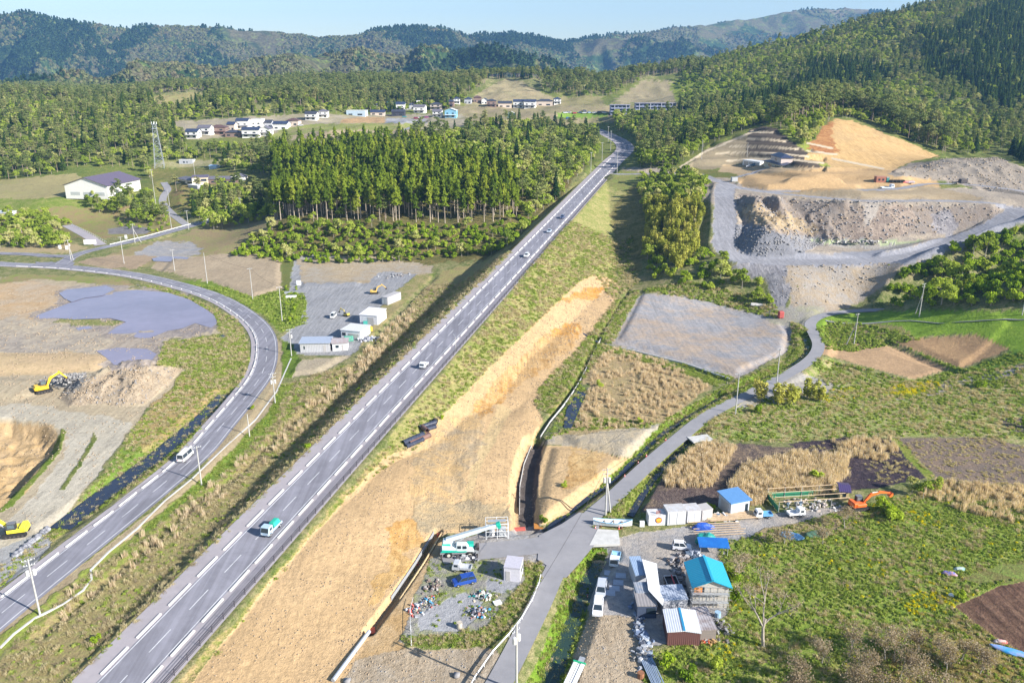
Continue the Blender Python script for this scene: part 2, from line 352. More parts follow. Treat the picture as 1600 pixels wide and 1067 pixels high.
def ground_mat():
    m = bpy.data.materials.new('ground_surface'); m.use_nodes = True; nt = m.node_tree; nt.nodes.clear()
    o = nn(nt, 'ShaderNodeOutputMaterial'); p = nn(nt, 'ShaderNodeBsdfPrincipled'); nt.links.new(p.outputs[0], o.inputs[0])
    g = nn(nt, 'ShaderNodeNewGeometry'); co = g.outputs['Position']
    A = nn(nt, 'ShaderNodeVertexColor', layer_name='colA'); B = nn(nt, 'ShaderNodeVertexColor', layer_name='colB'); P = nn(nt, 'ShaderNodeVertexColor', layer_name='par')
    sp = nn(nt, 'ShaderNodeSeparateColor'); nt.links.new(P.outputs[0], sp.inputs[0])
    bias, fine, streak = sp.outputs[0], sp.outputs[1], sp.outputs[2]
    n_big = noise(nt, co, .035, 5, .62, .6); n_mid = noise(nt, co, .22, 5, .65, .8); n_sm = noise(nt, co, 1.1, 4, .65, .3); n_xs = noise(nt, co, 4.0, 3, .7)
    # big patches for dirt, smaller patches for vegetation (par.g = fineness)
    big = math_(nt, 'ADD', math_(nt, 'MULTIPLY', n_big, .62), math_(nt, 'MULTIPLY', n_mid, .38))
    sml = math_(nt, 'ADD', math_(nt, 'MULTIPLY', n_mid, .42), math_(nt, 'ADD', math_(nt, 'MULTIPLY', n_sm, .38), math_(nt, 'MULTIPLY', n_xs, .20)))
    mixf = nn(nt, 'ShaderNodeMix'); mixf.data_type = 'FLOAT'; nt.links.new(fine, mixf.inputs[0]); nt.links.new(big, mixf.inputs[2]); nt.links.new(sml, mixf.inputs[3])
    t = math_(nt, 'ADD', mixf.outputs[0], math_(nt, 'SUBTRACT', bias, .5))
    w = mapr(nt, t, .43, .57)
    col = mixc(nt, w, A.outputs[0], B.outputs[0])
    # tyre / blade streaks
    mp = nn(nt, 'ShaderNodeMapping'); mp.inputs['Rotation'].default_value = (0, 0, .26); mp.inputs['Scale'].default_value = (1.3, .07, .5); nt.links.new(co, mp.inputs[0])
    st = noise(nt, mp.outputs[0], 1.0, 4, .6, .2)
    stv = mapr(nt, st, .35, .65, -.34, .34)
    f1 = mapr(nt, n_xs, .2, .8, -.34, .34); f2 = mapr(nt, n_sm, .3, .7, -.17, .17); f3 = mapr(nt, n_mid, .35, .65, -.13, .13)
    s = math_(nt, 'ADD', math_(nt, 'MULTIPLY', f1, math_(nt, 'MULTIPLY_ADD', fine, .9, .35)), math_(nt, 'ADD', f2, f3))
    s = math_(nt, 'ADD', s, math_(nt, 'MULTIPLY', stv, streak)); s = math_(nt, 'ADD', s, 1.0)
    col = mixc(nt, 1.0, col, s, 'MULTIPLY')
    nt.links.new(col, p.inputs['Base Color']); p.inputs['Roughness'].default_value = .95; p.inputs['Specular IOR Level'].default_value = .15
    b = nn(nt, 'ShaderNodeBump'); b.inputs['Distance'].default_value = .55; b.inputs['Strength'].default_value = 1.0
    hh = math_(nt, 'ADD', math_(nt, 'MULTIPLY', n_sm, .55), math_(nt, 'MULTIPLY', n_xs, .3))
    hh = math_(nt, 'MULTIPLY', hh, math_(nt, 'MULTIPLY_ADD', fine, .9, .42))
    nt.links.new(hh, b.inputs['Height']); nt.links.new(b.outputs[0], p.inputs['Normal'])
    return m
def asphalt(name, c, c2, scale=.25, tracks=0.0):
    m = mat(name, c, c2, .9, 0, scale, .07, .01, 8, .3, .7, .2, obj=False); return m
# ---------------- object helpers ----------------
def tag(o, label=None, cat=None, group=None, kind=None):
    if label: o['label'] = label
    if cat: o['category'] = cat
    if group: o['group'] = group
    if kind: o['kind'] = kind
    return o
def link(name, me, parent=None, m=None):
    o = bpy.data.objects.new(name, me); COL.objects.link(o)
    if parent: o.parent = parent
    if m is not None and me is not None and not me.materials:
        for q in (m if isinstance(m, (list, tuple)) else [m]): me.materials.append(q)
    return o
def empty(name, loc=(0, 0, 0), rz=0, label=None, cat=None, group=None):
    o = bpy.data.objects.new(name, None); COL.objects.link(o); o.location = loc; o.rotation_euler = (0, 0, rz); o.empty_display_size = .3
    return tag(o, label, cat, group)
class MB:
    def __init__(s): s.v = []; s.f = []; s.mi = []; s.M = None
    def add(s, vs, fs, mi=0):
        n = len(s.v)
        if s.M is not None: vs = [s.M @ Vector(v) for v in vs]
        s.v += [tuple(v) for v in vs]; s.f += [tuple(n+i for i in f) for f in fs]; s.mi += [mi]*len(fs); return s
    def box(s, c, d, rz=0, mi=0, taper=(1, 1), ry=0, rx=0):
        x, y, z = (k/2 for k in d); tx, ty = taper
        vs = [(-x,-y,-z),(x,-y,-z),(x,y,-z),(-x,y,-z),(-x*tx,-y*ty,z),(x*tx,-y*ty,z),(x*tx,y*ty,z),(-x*tx,y*ty,z)]
        R = Matrix.Translation(c) @ Matrix.Rotation(rz, 4, 'Z') @ Matrix.Rotation(ry, 4, 'Y') @ Matrix.Rotation(rx, 4, 'X')
        vs = [R @ Vector(v) for v in vs]
        return s.add(vs, [(0,3,2,1),(4,5,6,7),(0,1,5,4),(1,2,6,5),(2,3,7,6),(3,0,4,7)], mi)
    def tube(s, a, b, r, r2=None, n=8, mi=0, caps=True):
        a = Vector(a); b = Vector(b); r2 = r if r2 is None else r2; d = (b-a)
        if d.length < 1e-6: return s
        d.normalize(); u = d.orthogonal().normalized(); w = d.cross(u); vs = []
        for p, q in ((a, r), (b, r2)):
            for i in range(n):
                t = 2*PI*i/n; vs.append(p+(u*math.cos(t)+w*math.sin(t))*q)
        fs = [(i, (i+1) % n, n+(i+1) % n, n+i) for i in range(n)]
        if caps: fs += [tuple(range(n-1, -1, -1)), tuple(range(n, 2*n))]
        return s.add(vs, fs, mi)
    def path(s, pts, r, n=6, mi=0):
        for i in range(1, len(pts)): s.tube(pts[i-1], pts[i], r, None, n, mi)
        return s
    def prof(s, pts, y0, y1, mi=0, ax='xz', inset=None):
        """closed profile in x-z extruded along y (inset: shrink of the profile about its centre at the far/near ends)"""
        n = len(pts); vs = [(x, y0, z) for x, z in pts]+[(x, y1, z) for x, z in pts]
        if ax == 'yz': vs = [(y0, x, z) for x, z in pts]+[(y1, x, z) for x, z in pts]
        fs = [tuple(range(n)), tuple(range(2*n-1, n-1, -1))]+[(i, n+i, n+(i+1) % n, (i+1) % n) for i in range(n)]
        return s.add(vs, fs, mi)
    def quad(s, a, b, c, d, mi=0): return s.add([a, b, c, d], [(0, 1, 2, 3)], mi)
    def build(s, name, m, parent=None, smooth=False, bevel=0, label=None):
        me = bpy.data.meshes.new(name); me.from_pydata([tuple(v) for v in s.v], [], s.f)
        ms = m if isinstance(m, (list, tuple)) else [m]
        for q in ms: me.materials.append(q)
        if len(ms) > 1: me.polygons.foreach_set('material_index', s.mi)
        import bmesh
        bm = bmesh.new(); bm.from_mesh(me)
        bmesh.ops.recalc_face_normals(bm, faces=bm.faces)
        if bevel: bmesh.ops.bevel(bm, geom=[e for e in bm.edges if e.calc_face_angle(0) > .6], offset=bevel, segments=1, affect='EDGES', clamp_overlap=True)
        bm.to_mesh(me); bm.free()
        if smooth: me.polygons.foreach_set('use_smooth', [True]*len(me.polygons))
        o = link(name, me, parent)
        if label: o['label'] = label
        return o
def copy_tree(o, parent=None):
    c = o.copy(); COL.objects.link(c); c.parent = parent
    if parent is not None: c.matrix_parent_inverse = o.matrix_parent_inverse.copy()
    for ch in KIDS.get(o.name, None) or [x for x in o.children]: copy_tree(ch, c)
    return c
KIDS = {}
def npmesh(name, V, Fq, mats, smooth=False):
    V = np.asarray(V, np.float32); Fq = np.asarray(Fq, np.int32); me = bpy.data.meshes.new(name)
    me.vertices.add(len(V)); me.vertices.foreach_set('co', V.ravel())
    k = Fq.shape[1]; me.loops.add(Fq.size); me.loops.foreach_set('vertex_index', Fq.ravel())
    me.polygons.add(len(Fq)); me.polygons.foreach_set('loop_start', np.arange(0, Fq.size, k, dtype=np.int32)); me.polygons.foreach_set('loop_total', np.full(len(Fq), k, np.int32))
    if smooth: me.polygons.foreach_set('use_smooth', np.ones(len(Fq), bool))
    for m in (mats if isinstance(mats, (list, tuple)) else [mats]): me.materials.append(m)
    me.update(); me.validate(); return me
def grid_faces(r, c):
    i = np.arange(r*c).reshape(r, c); return np.stack([i[:-1, :-1], i[:-1, 1:], i[1:, 1:], i[1:, :-1]], -1).reshape(-1, 4)
def frame(Lw):
    T = np.gradient(Lw[:, :2], axis=0); T /= np.linalg.norm(T, axis=1)[:, None]+1e-9
    return T, np.stack([T[:, 1], -T[:, 0]], 1)     # tangent, right-hand normal
def ribbon(Lw, a, b, dz=0, s0=None, s1=None):
    """strip between offsets a..b (right positive) of a centre line; returns verts, faces"""
    T, N = frame(Lw); L = Lw
    if s0 is not None:
        s = np.concatenate([[0], np.cumsum(np.linalg.norm(np.diff(Lw[:, :2], axis=0), axis=1))])
        k = max(2, int((s1-s0)/2)+1); q = np.linspace(s0, s1, k)
        L = np.stack([np.interp(q, s, Lw[:, i]) for i in range(3)], 1); N = np.stack([np.interp(q, s, N[:, i]) for i in range(2)], 1)
    A = np.column_stack([L[:, :2]+N*a, L[:, 2]+dz]); B = np.column_stack([L[:, :2]+N*b, L[:, 2]+dz])
    V = np.stack([A, B], 1).reshape(-1, 3); n = len(L)
    Fq = np.array([[2*i, 2*i+1, 2*i+3, 2*i+2] for i in range(n-1)]); return V, Fq
def strips(name, items, mats, parent=None, kind='structure'):
    Vs = []; Fs = []; mi = []; off = 0
    for V, Fq, m in items:
        Vs.append(V); Fs.append(Fq+off); mi += [m]*len(Fq); off += len(V)
    me = npmesh(name, np.vstack(Vs), np.vstack(Fs), mats); me.polygons.foreach_set('material_index', mi)
    o = link(name, me, parent)
    if kind and parent is None: o['kind'] = kind
    return o
def seglen(Lw): return float(np.linalg.norm(np.diff(Lw[:, :2], axis=0), axis=1).sum())
def pt_at(Lw, s, off=0):
    ss = np.concatenate([[0], np.cumsum(np.linalg.norm(np.diff(Lw[:, :2], axis=0), axis=1))]); T, N = frame(Lw)
    p = np.array([np.interp(s, ss, Lw[:, i]) for i in range(3)]); n = np.array([np.interp(s, ss, N[:, i]) for i in range(2)]); t = np.array([np.interp(s, ss, T[:, i]) for i in range(2)])
    return Vector((p[0]+n[0]*off, p[1]+n[1]*off, p[2])), math.atan2(t[1], t[0])
# ---------------- ground regions: (pixel polygon, colour A, colour B, bias, fineness, streak, edge roughness px) ----------------
GR = (.085,.125,.022); GRB = (.13,.19,.03); STRAW = (.30,.235,.125); STRAWD = (.21,.165,.085); DK = (.045,.06,.018)
DIRT = (.46,.34,.20); DIRTO = (.50,.29,.12); GRV = (.33,.33,.35); GRVB = (.42,.39,.35); TAN = (.44,.37,.27); MUD = (.12,.09,.075); EARTH = (.30,.25,.19)
REG = [
 # --- forest floors and hills
 ([(-400,160),(1000,130),(2000,-150),(2000,330),(1600,300),(1000,260),(-400,400)], (.10,.14,.035), (.19,.19,.075), .5, .6, 0, 4),
 ([(360,400),(430,345),(430,250),(900,220),(930,240),(820,370),(790,405),(600,415)], (.09,.10,.03), (.19,.15,.075), .5, .8, 0, 3),
 # clearings / far slopes
 ([(235,150),(310,143),(345,150),(320,162),(290,168),(240,162)], (.33,.28,.15), (.25,.26,.10), .45, .5, 0, 2),
 ([(380,165),(430,158),(450,168),(400,176)], (.30,.27,.14), (.16,.18,.06), .5, .5, 0, 2),
 ([(728,160),(760,138),(790,123),(815,128),(850,146),(880,158),(880,170),(728,170)], (.36,.30,.20), (.30,.27,.17), .5, .4, .3, 1),
 ([(955,162),(985,140),(1005,126),(1050,126),(1060,140),(1062,162)], (.33,.28,.20), (.28,.25,.16), .5, .5, 0, 2),
 ([(1060,165),(1045,130),(1100,118),(1150,140),(1150,150),(1080,158)], (.14,.19,.035), (.20,.22,.05), .5, .7, 0, 2),
 ([(870,152),(940,150),(950,172),(880,175)], (.30,.26,.17), (.20,.19,.09), .5, .6, 0, 2),
 ([(700,165),(1100,165),(1100,178),(960,190),(880,196),(800,196),(700,190)], (.33,.27,.19), (.25,.23,.13), .5, .4, 0, 2),
 ([(870,176),(950,176),(950,184),(870,186)], (.14,.22,.04), (.18,.2,.06), .4, .4, 0, 1),
 ([(265,190),(480,178),(560,180),(720,178),(735,196),(660,208),(560,205),(430,212),(290,218)], (.36,.32,.26), (.30,.27,.18), .5, .3, 0, 1),
 ([(490,194),(655,192),(665,199),(640,208),(420,215),(440,200)], (.20,.22,.07), (.33,.27,.18), .45, .4, 0, 1),
 ([(500,205),(640,203),(660,207),(600,212),(440,222),(400,222)], (.42,.34,.25), (.36,.30,.2), .5, .3, 0, 1),
 ([(535,186),(570,182),(600,184),(604,192),(530,193)], (.45,.32,.2), (.4,.28,.17), .5, .3, 0, 1),
 ([(605,184),(660,188),(668,193),(600,193)], (.3,.3,.32), (.34,.34,.35), .5, .3, 0, 1),
 # gym field
 ([(-300,310),(0,282),(60,276),(118,272),(150,290),(120,305),(80,308),(0,322),(-300,360)], (.34,.30,.17), (.20,.21,.07), .42, .35, .0, 1),
 ([(-200,318),(0,312),(90,309),(150,310),(215,300),(232,312),(190,330),(100,332),(20,340),(-200,350)], (.15,.2,.04), (.30,.26,.14), .45, .8, 0, 2),
 ([(230,262),(300,262),(420,270),(430,300),(300,330),(265,330),(240,300)], (.12,.15,.04), (.24,.2,.1), .5, .8, 0, 2),
 ([(240,254),(360,248),(370,258),(300,262),(240,262)], (.28,.28,.14), (.33,.3,.2), .5, .3, 0, 1),
 ([(265,290),(300,285),(312,300),(295,330),(272,330)], (.28,.2,.12), (.17,.19,.05), .5, .6, 0, 2),
 ([(-200,340),(0,335),(80,325),(230,322),(300,350),(220,372),(120,372),(-200,392)], (.34,.25,.16), (.17,.19,.06), .5, .8, 0, 2),
 ([(-200,380),(0,386),(110,380),(140,388),(110,396),(-200,394)], (.42,.34,.22), (.2,.2,.08), .45, .5, 0, 1),
 ([(168,358),(205,352),(238,358),(228,366),(170,366)], (.2,.19,.19), (.24,.22,.22), .5, .2, 0, 0),
 # area above left road
 ([(150,402),(260,372),(330,352),(430,330),(440,345),(380,400),(330,410),(200,420),(140,415)], (.33,.26,.17), (.18,.19,.07), .47, .8, 0, 2),
 ([(205,400),(245,376),(300,378),(316,390),(300,402),(280,408)], GRV, (.36,.33,.3), .5, .3, 0, 2),
 ([(120,410),(160,400),(225,398),(245,402),(215,420),(160,418)], (.38,.30,.22), (.33,.26,.19), .5, .2, .2, 1),
 ([(270,405),(330,398),(400,396),(440,405),(445,450),(400,465),(360,455),(300,435),(235,420),(245,408)], (.40,.33,.245), (.36,.295,.22), .5, .2, .25, 1),
 ([(130,410),(200,424),(300,448),(380,478),(420,510),(440,535),(440,610),(430,640),(400,690),(330,760),(200,850),(100,925),(0,1000),(-200,1150),(-200,1080),(60,935),(300,750),(400,620),(415,540),(370,480),(260,445)], (.40,.32,.22), (.34,.29,.2), .5, .3, 0, 1),
 ([(275,437),(330,440),(395,465),(430,455),(475,460),(478,505),(440,520),(410,490),(350,462)], GRB, (.17,.2,.05), .45, .8, 0, 2),
 ([(438,405),(462,400),(470,420),(455,450),(440,450)], (.2,.2,.08), (.1,.12,.04), .5, .8, 0, 1),
 # yard
 ([(462,402),(500,398),(600,405),(675,420),(650,440),(620,470),(596,500),(560,545),(545,556),(455,552),(440,528),(470,500),(478,470),(452,455),(455,430)], (.36,.355,.36), (.29,.29,.305), .5, .15, .5, 1),
 ([(465,402),(600,402),(680,415),(670,430),(590,425),(575,444),(470,442)], (.42,.345,.25), (.35,.32,.28), .47, .3, .1, 2),
 ([(455,585),(465,562),(550,556),(500,585),(450,590)], (.42,.36,.28), (.38,.33,.25), .5, .2, .1, 1),
 ([(440,530),(458,540),(470,562),(455,590),(440,590)], GR, GRB, .5, .8, 0, 1),
 ([(600,470),(650,430),(680,425),(672,438),(630,475),(590,520),(560,545),(590,500)], (.14,.21,.035), (.33,.28,.16), .55, .6, 0, 1),
 # median
 ([(760,405),(820,370),(900,285),(930,262),(850,330),(600,590),(380,810),(105,1090),(-60,1110),(60,960),(150,890),(330,760),(430,655),(450,600),(560,565),(640,480),(690,425)], (.35,.29,.165), (.20,.215,.07), .46, .9, .15, 2),
 ([(450,600),(500,590),(420,690),(300,800),(150,910),(0,1030),(-60,1080),(-100,1060),(60,950),(300,760),(430,640)], (.38,.29,.18), (.17,.2,.05), .55, .8, 0, 3),
 ([(440,600),(455,600),(440,645),(395,700),(340,745),(300,775),(240,825),(215,835),(330,735),(420,645)], (.12,.21,.03), (.16,.2,.05), .5, .7, 0, 1),
 # left works
 ([(-400,425),(0,434),(150,436),(215,450),(290,468),(335,492),(345,522),(262,532),(242,562),(250,575),(290,575),(262,615),(225,645),(190,692),(150,745),(110,800),(60,845),(30,880),(-60,940),(-400,1050)], (.45,.385,.29), (.40,.34,.25), .5, .15, .35, 2),
 ([(-300,455),(60,440),(200,458),(130,470),(60,495),(100,520),(60,545),(-300,560)], (.50,.37,.24), (.43,.36,.28), .5, .2, 0, 2),
 ([(-300,500),(60,498),(170,505),(230,530),(250,560),(170,556),(100,550),(-300,556)], (.36,.32,.28), (.44,.38,.30), .5, .3, .3, 5),
 ([(-300,556),(100,550),(165,554),(176,566),(150,580),(60,586),(-300,592)], (.52,.41,.27), (.48,.37,.25), .5, .15, 0, 1),
 ([(-300,632),(60,632),(120,645),(205,660),(190,695),(150,745),(105,800),(60,840),(-40,900),(-60,860),(40,790),(95,720),(110,680),(60,655),(-300,650)], (.50,.46,.39), (.44,.40,.33), .5, .15, .35, 3),
 ([(-200,690),(20,660),(80,665),(95,685),(80,720),(40,770),(-20,810),(-200,850)], (.54,.39,.23), (.46,.35,.23), .5, .2, 0, 1),
 ([(45,496),(80,476),(100,452),(170,440),(200,448),(270,452),(335,485),(350,515),(300,530),(255,530),(262,560),(205,580),(160,572),(175,530),(100,506)], (.29,.25,.23), (.37,.32,.27), .5, .2, .5, 5),
 ([(98,668),(106,675),(92,710),(60,745),(20,790),(0,800),(-20,812),(40,755),(80,710)], GRB, (.2,.2,.08), .5, .7, 0, 1),
 ([(148,676),(152,684),(125,730),(100,765),(92,765),(120,725)], GR, (.2,.2,.09), .5, .7, 0, 1),
 ([(0,436),(30,428),(190,434),(215,448),(180,446),(60,436),(0,444)], (.36,.27,.18), (.16,.2,.05), .5, .6, 0, 1),
 ([(205,440),(260,450),(320,475),(370,500),(385,530),(390,565),(375,605),(345,650),(300,695),(245,735),(160,795),(60,860),(90,820),(150,765),(180,715),(215,660),(262,615),(290,575),(245,570),(258,535),(335,525),(345,520),(335,490),(290,466)], (.19,.22,.055), (.37,.31,.16), .5, .9, 0, 2),
 ([(218,655),(285,595),(325,588),(342,612),(310,650),(250,690),(205,712)], (.44,.33,.19), (.33,.27,.13), .5, .7, 0, 3),
 ([(165,735),(200,690),(222,700),(235,720),(200,745),(150,780),(120,800)], (.14,.215,.04), (.21,.24,.07), .45, .8, 0, 3),
 ([(80,505),(100,495),(150,500),(195,502),(175,508),(120,508)], (.16,.19,.05), (.28,.26,.14), .5, .8, 0, 2),
 ([(92,622),(108,600),(150,588),(195,574),(250,570),(285,576),(262,602),(225,632),(190,634),(150,632),(110,634)], (.36,.30,.235), (.41,.34,.26), .5, .35, .5, 1),
 ([(80,592),(100,583),(125,585),(140,592),(118,606),(90,608)], (.36,.35,.33), (.24,.23,.22), .5, 1, 0, 1),
 ([(0,858),(60,835),(78,845),(60,880),(0,920),(-40,930)], (.40,.38,.36), (.34,.34,.34), .5, .2, 0, 2),
 # embankment right of the highway
 ([(895,285),(975,280),(1000,300),(985,400),(1000,440),(960,470),(925,430),(905,440),(800,540),(700,640),(650,700),(600,700),(640,640),(805,450)], (.20,.235,.065), (.37,.32,.17), .5, .85, .1, 2),
 ([(962,262),(1000,275),(1000,300),(975,300),(950,290)], (.27,.25,.12), (.16,.19,.05), .5, .8, 0, 2),
 ([(985,290),(1010,285),(1012,350),(1000,430),(960,420),(955,330)], (.15,.15,.05), (.25,.21,.11), .5, .8, 0, 3),
 ([(600,700),(650,690),(560,760),(420,910),(330,1030),(285,1090),(260,1090),(400,930),(520,790)], (.16,.22,.04), (.40,.31,.18), .52, .9, 0, 2),
 ([(960,470),(1000,455),(960,530),(905,600),(865,650),(845,640),(835,628),(848,598),(900,550)], (.13,.19,.035), (.28,.24,.12), .5, .9, 0, 2),
 ([(960,420),(1080,440),(1210,470),(1220,500),(1100,470),(1010,455),(975,458)], (.12,.15,.04), (.29,.25,.15), .5, .9, 0, 3),
 # orange spoil
 ([(925,430),(950,433),(973,446),(968,464),(900,553),(846,602),(838,632),(848,655),(830,700),(808,770),(812,830),(700,834),(668,848),(650,880),(600,960),(560,1030),(520,1095),(280,1095),(330,1030),(420,910),(540,780),(600,715),(650,692),(700,640),(800,540),(905,440)], (.56,.41,.26), (.51,.37,.23), .5, .2, .22, 1),
 ([(905,455),(950,445),(930,470),(870,470)], (.47,.26,.10), (.5,.33,.17), .5, .3, .4, 3),
 ([(850,520),(905,500),(900,540),(800,610),(720,690),(700,690),(760,610),(830,545)], (.50,.27,.10), (.50,.35,.20), .52, .3, .6, 3),
 ([(780,630),(800,640),(755,720),(735,780),(722,785),(740,720)], (.58,.45,.28), (.54,.41,.25), .5, .2, .3, 1),
 ([(640,700),(700,660),(745,640),(760,660),(720,780),(650,790)], (.46,.375,.27), (.50,.36,.21), .52, .4, .4, 5),
 ([(648,785),(790,785),(800,822),(700,830),(650,832)], (.42,.35,.25), (.46,.35,.22), .5, .6, .2, 3),
 ([(610,820),(648,800),(660,835),(640,880),(600,940),(570,955),(575,920),(605,880)], (.52,.31,.14), (.53,.37,.20), .54, .3, .3, 7),
 ([(680,835),(700,850),(690,880),(650,950),(640,1010),(560,1060),(520,1095),(600,960),(650,885)], (.47,.33,.19), (.40,.31,.21), .5, .3, 0, 2),
 ([(560,1030),(640,1010),(770,1012),(800,1040),(740,1095),(520,1095)], (.42,.34,.25), (.36,.31,.25), .5, .35, .5, 3),
 ([(850,695),(905,700),(985,717),(975,742),(905,800),(860,825),(828,830),(818,820),(835,700)], (.57,.42,.265), (.51,.375,.235), .5, .25, .1, 1),
 ([(890,700),(945,705),(930,750),(880,760)], (.47,.30,.15), (.52,.38,.22), .5, .3, .3, 5),
 ([(860,682),(960,672),(1035,662),(1028,680),(985,716),(905,700),(845,693)], (.38,.355,.31), (.44,.37,.27), .5, .4, .2, 1),
 ([(835,692),(848,696),(832,830),(812,832),(806,760),(822,710)], (.11,.09,.08), (.13,.11,.10), .5, .3, 0, 0),
 # reed field & lot
 ([(945,540),(1030,560),(1115,602),(1095,616),(1030,662),(960,672),(865,682),(880,640),(905,600)], (.40,.31,.20), (.33,.27,.16), .5, .9, 0, 2),
 ([(900,600),(920,600),(900,640),(890,670),(845,692),(870,645)], (.12,.11,.09), (.14,.19,.04), .5, .8, 0, 3),
 ([(1030,660),(1010,668),(900,672),(910,640),(960,655)], (.16,.19,.05), (.36,.29,.17), .5, .9, 0, 3),
 ([(1005,457),(1080,463),(1180,490),(1240,502),(1238,545),(1152,592),(1060,565),(945,535),(965,510)], (.325,.32,.335), (.38,.31,.25), .49, .12, .3, 1),
 ([(945,535),(1150,590),(1110,602),(1060,580),(940,545)], (.11,.16,.03), (.2,.2,.08), .5, .8, 0, 1),
 ([(1235,500),(1262,515),(1268,560),(1200,600),(1150,625),(1060,665),(1000,720),(900,800),(850,830),(845,822),(900,795),(985,715),(1040,655),(1130,605),(1230,560),(1240,520)], (.13,.20,.03), (.19,.23,.05), .45, .8, 0, 1),
 # quarry
 ([(965,262),(1100,262),(1150,285),(1180,262),(1195,262),(1300,300),(1600,290),(1700,300),(1700,340),(1560,352),(1500,380),(1440,410),(1400,420),(1330,415),(1180,415),(1135,405),(1110,380),(1118,320),(1060,285)], (.35,.31,.27), (.41,.35,.28), .5, .5, .1, 2),
 ([(1150,300),(1250,312),(1350,320),(1560,322),(1560,340),(1460,365),(1340,378),(1260,376),(1160,350)], (.35,.29,.24), (.26,.225,.20), .5, .8, .3, 3),
 ([(1150,328),(1180,320),(1260,345),(1280,368),(1180,352)], (.44,.34,.22), (.38,.32,.25), .5, .6, .3, 4),
 ([(1200,365),(1260,372),(1360,374),(1400,378),(1300,382),(1240,380)], (.38,.37,.36), (.25,.24,.24), .5, .9, 0, 3),
 ([(1150,350),(1180,352),(1240,370),(1280,384),(1240,400),(1170,400),(1140,385)], (.27,.27,.29), (.21,.21,.23), .5, .8, 0, 1),
 ([(1125,385),(1180,400),(1300,395),(1400,390),(1500,365),(1590,330),(1620,340),(1500,390),(1420,412),(1330,416),(1180,416),(1130,405)], (.33,.33,.36), (.29,.29,.32), .5, .1, .3, 1),
 ([(1290,385),(1320,378),(1420,378),(1430,384),(1380,392)], (.40,.36,.31), (.34,.33,.32), .5, .8, 0, 2),
 ([(1140,415),(1180,412),(1230,412),(1235,440),(1225,500),(1208,500),(1200,440),(1170,430)], (.27,.26,.28), (.32,.30,.30), .5, .5, .8, 2),
 ([(1232,414),(1350,414),(1410,408),(1390,440),(1350,470),(1300,490),(1240,498),(1232,460)], (.43,.35,.26), (.31,.28,.25), .5, .6, .2, 3),
 ([(1190,480),(1290,478),(1280,500),(1240,520),(1200,500)], (.38,.35,.32), (.3,.29,.2), .5, .5, 0, 2),
 ([(1268,375),(1310,375),(1400,377),(1450,376),(1420,381),(1340,382),(1285,381)], (.33,.37,.22), (.30,.33,.2), .5, .1, 0, 1),
 ([(1300,345),(1345,318),(1420,322),(1440,345),(1400,372),(1320,372)], (.28,.23,.20), (.40,.33,.27), .5, .8, .4, 3),
 ([(1345,318),(1372,318),(1368,345),(1352,352)], (.52,.47,.42), (.42,.37,.32), .5, .8, .4, 3),
 ([(1455,335),(1480,325),(1500,350),(1480,368),(1458,360)], (.27,.25,.26), (.38,.35,.34), .5, .6, .2, 2),
 # cut slopes & terraces
 ([(1060,268),(1105,232),(1150,215),(1190,198),(1215,202),(1295,248),(1290,270),(1150,258),(1100,268)], (.33,.275,.20), (.25,.215,.15), .5, .7, .2, 1),
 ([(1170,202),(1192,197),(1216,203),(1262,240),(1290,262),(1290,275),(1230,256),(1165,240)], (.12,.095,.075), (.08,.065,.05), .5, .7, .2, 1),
 ([(1215,203),(1235,200),(1290,235),(1300,262),(1285,262),(1262,238)], (.20,.26,.05), (.28,.28,.10), .5, .7, 0, 1),
 ([(1130,258),(1180,260),(1300,262),(1310,285),(1200,282),(1120,270)], (.48,.37,.24), (.42,.33,.23), .5, .25, 0, 1),
 ([(1060,268),(1085,262),(1150,272),(1160,276),(1110,278)], (.12,.15,.04), (.18,.16,.07), .5, .6, 0, 1),
 ([(1150,278),(1200,270),(1300,262),(1400,262),(1460,275),(1470,292),(1400,297),(1250,300),(1160,292)], (.50,.36,.22), (.46,.33,.20), .5, .25, .0, 1),
 ([(1255,250),(1280,220),(1292,200),(1305,186),(1330,188),(1400,215),(1470,245),(1430,252),(1390,266),(1300,262),(1290,255)], (.55,.385,.21), (.48,.345,.20), .5, .2, .5, 1),
 ([(1262,232),(1290,195),(1305,186),(1300,215),(1312,240),(1280,240)], (.33,.16,.085), (.42,.25,.13), .5, .6, 0, 2),
 ([(1330,296),(1450,290),(1540,310),(1520,314),(1250,308),(1210,300)], (.40,.32,.22), (.35,.29,.21), .5, .4, .0, 1),
 ([(1385,272),(1420,256),(1480,248),(1560,246),(1600,262),(1700,300),(1700,330),(1600,322),(1560,300),(1480,285)], (.34,.30,.255), (.30,.26,.22), .5, .5, .2, 1),
 # right fields
 ([(1270,500),(1290,490),(1400,486),(1700,486),(1700,560),(1610,560),(1520,520),(1410,530),(1380,540),(1330,548),(1290,540),(1275,520)], (.155,.25,.035), (.20,.27,.045), .48, .5, .1, 1),
 ([(1290,505),(1400,508),(1440,530),(1360,545),(1310,545),(1285,530)], (.14,.2,.035), (.30,.24,.14), .52, .9, 0, 2),
 ([(1388,531),(1460,527),(1525,523),(1580,545),(1500,576)], (.42,.285,.18), (.39,.27,.165), .5, .2, .1, 0),
 ([(1292,535),(1380,538),(1488,575),(1430,592),(1350,572),(1280,552)], (.45,.32,.21), (.41,.29,.19), .5, .25, .1, 0),
 ([(1380,528),(1390,531),(1505,578),(1590,546),(1620,560),(1500,595),(1430,596),(1490,578)], (.11,.19,.03), (.17,.2,.05), .45, .6, 0, 1),
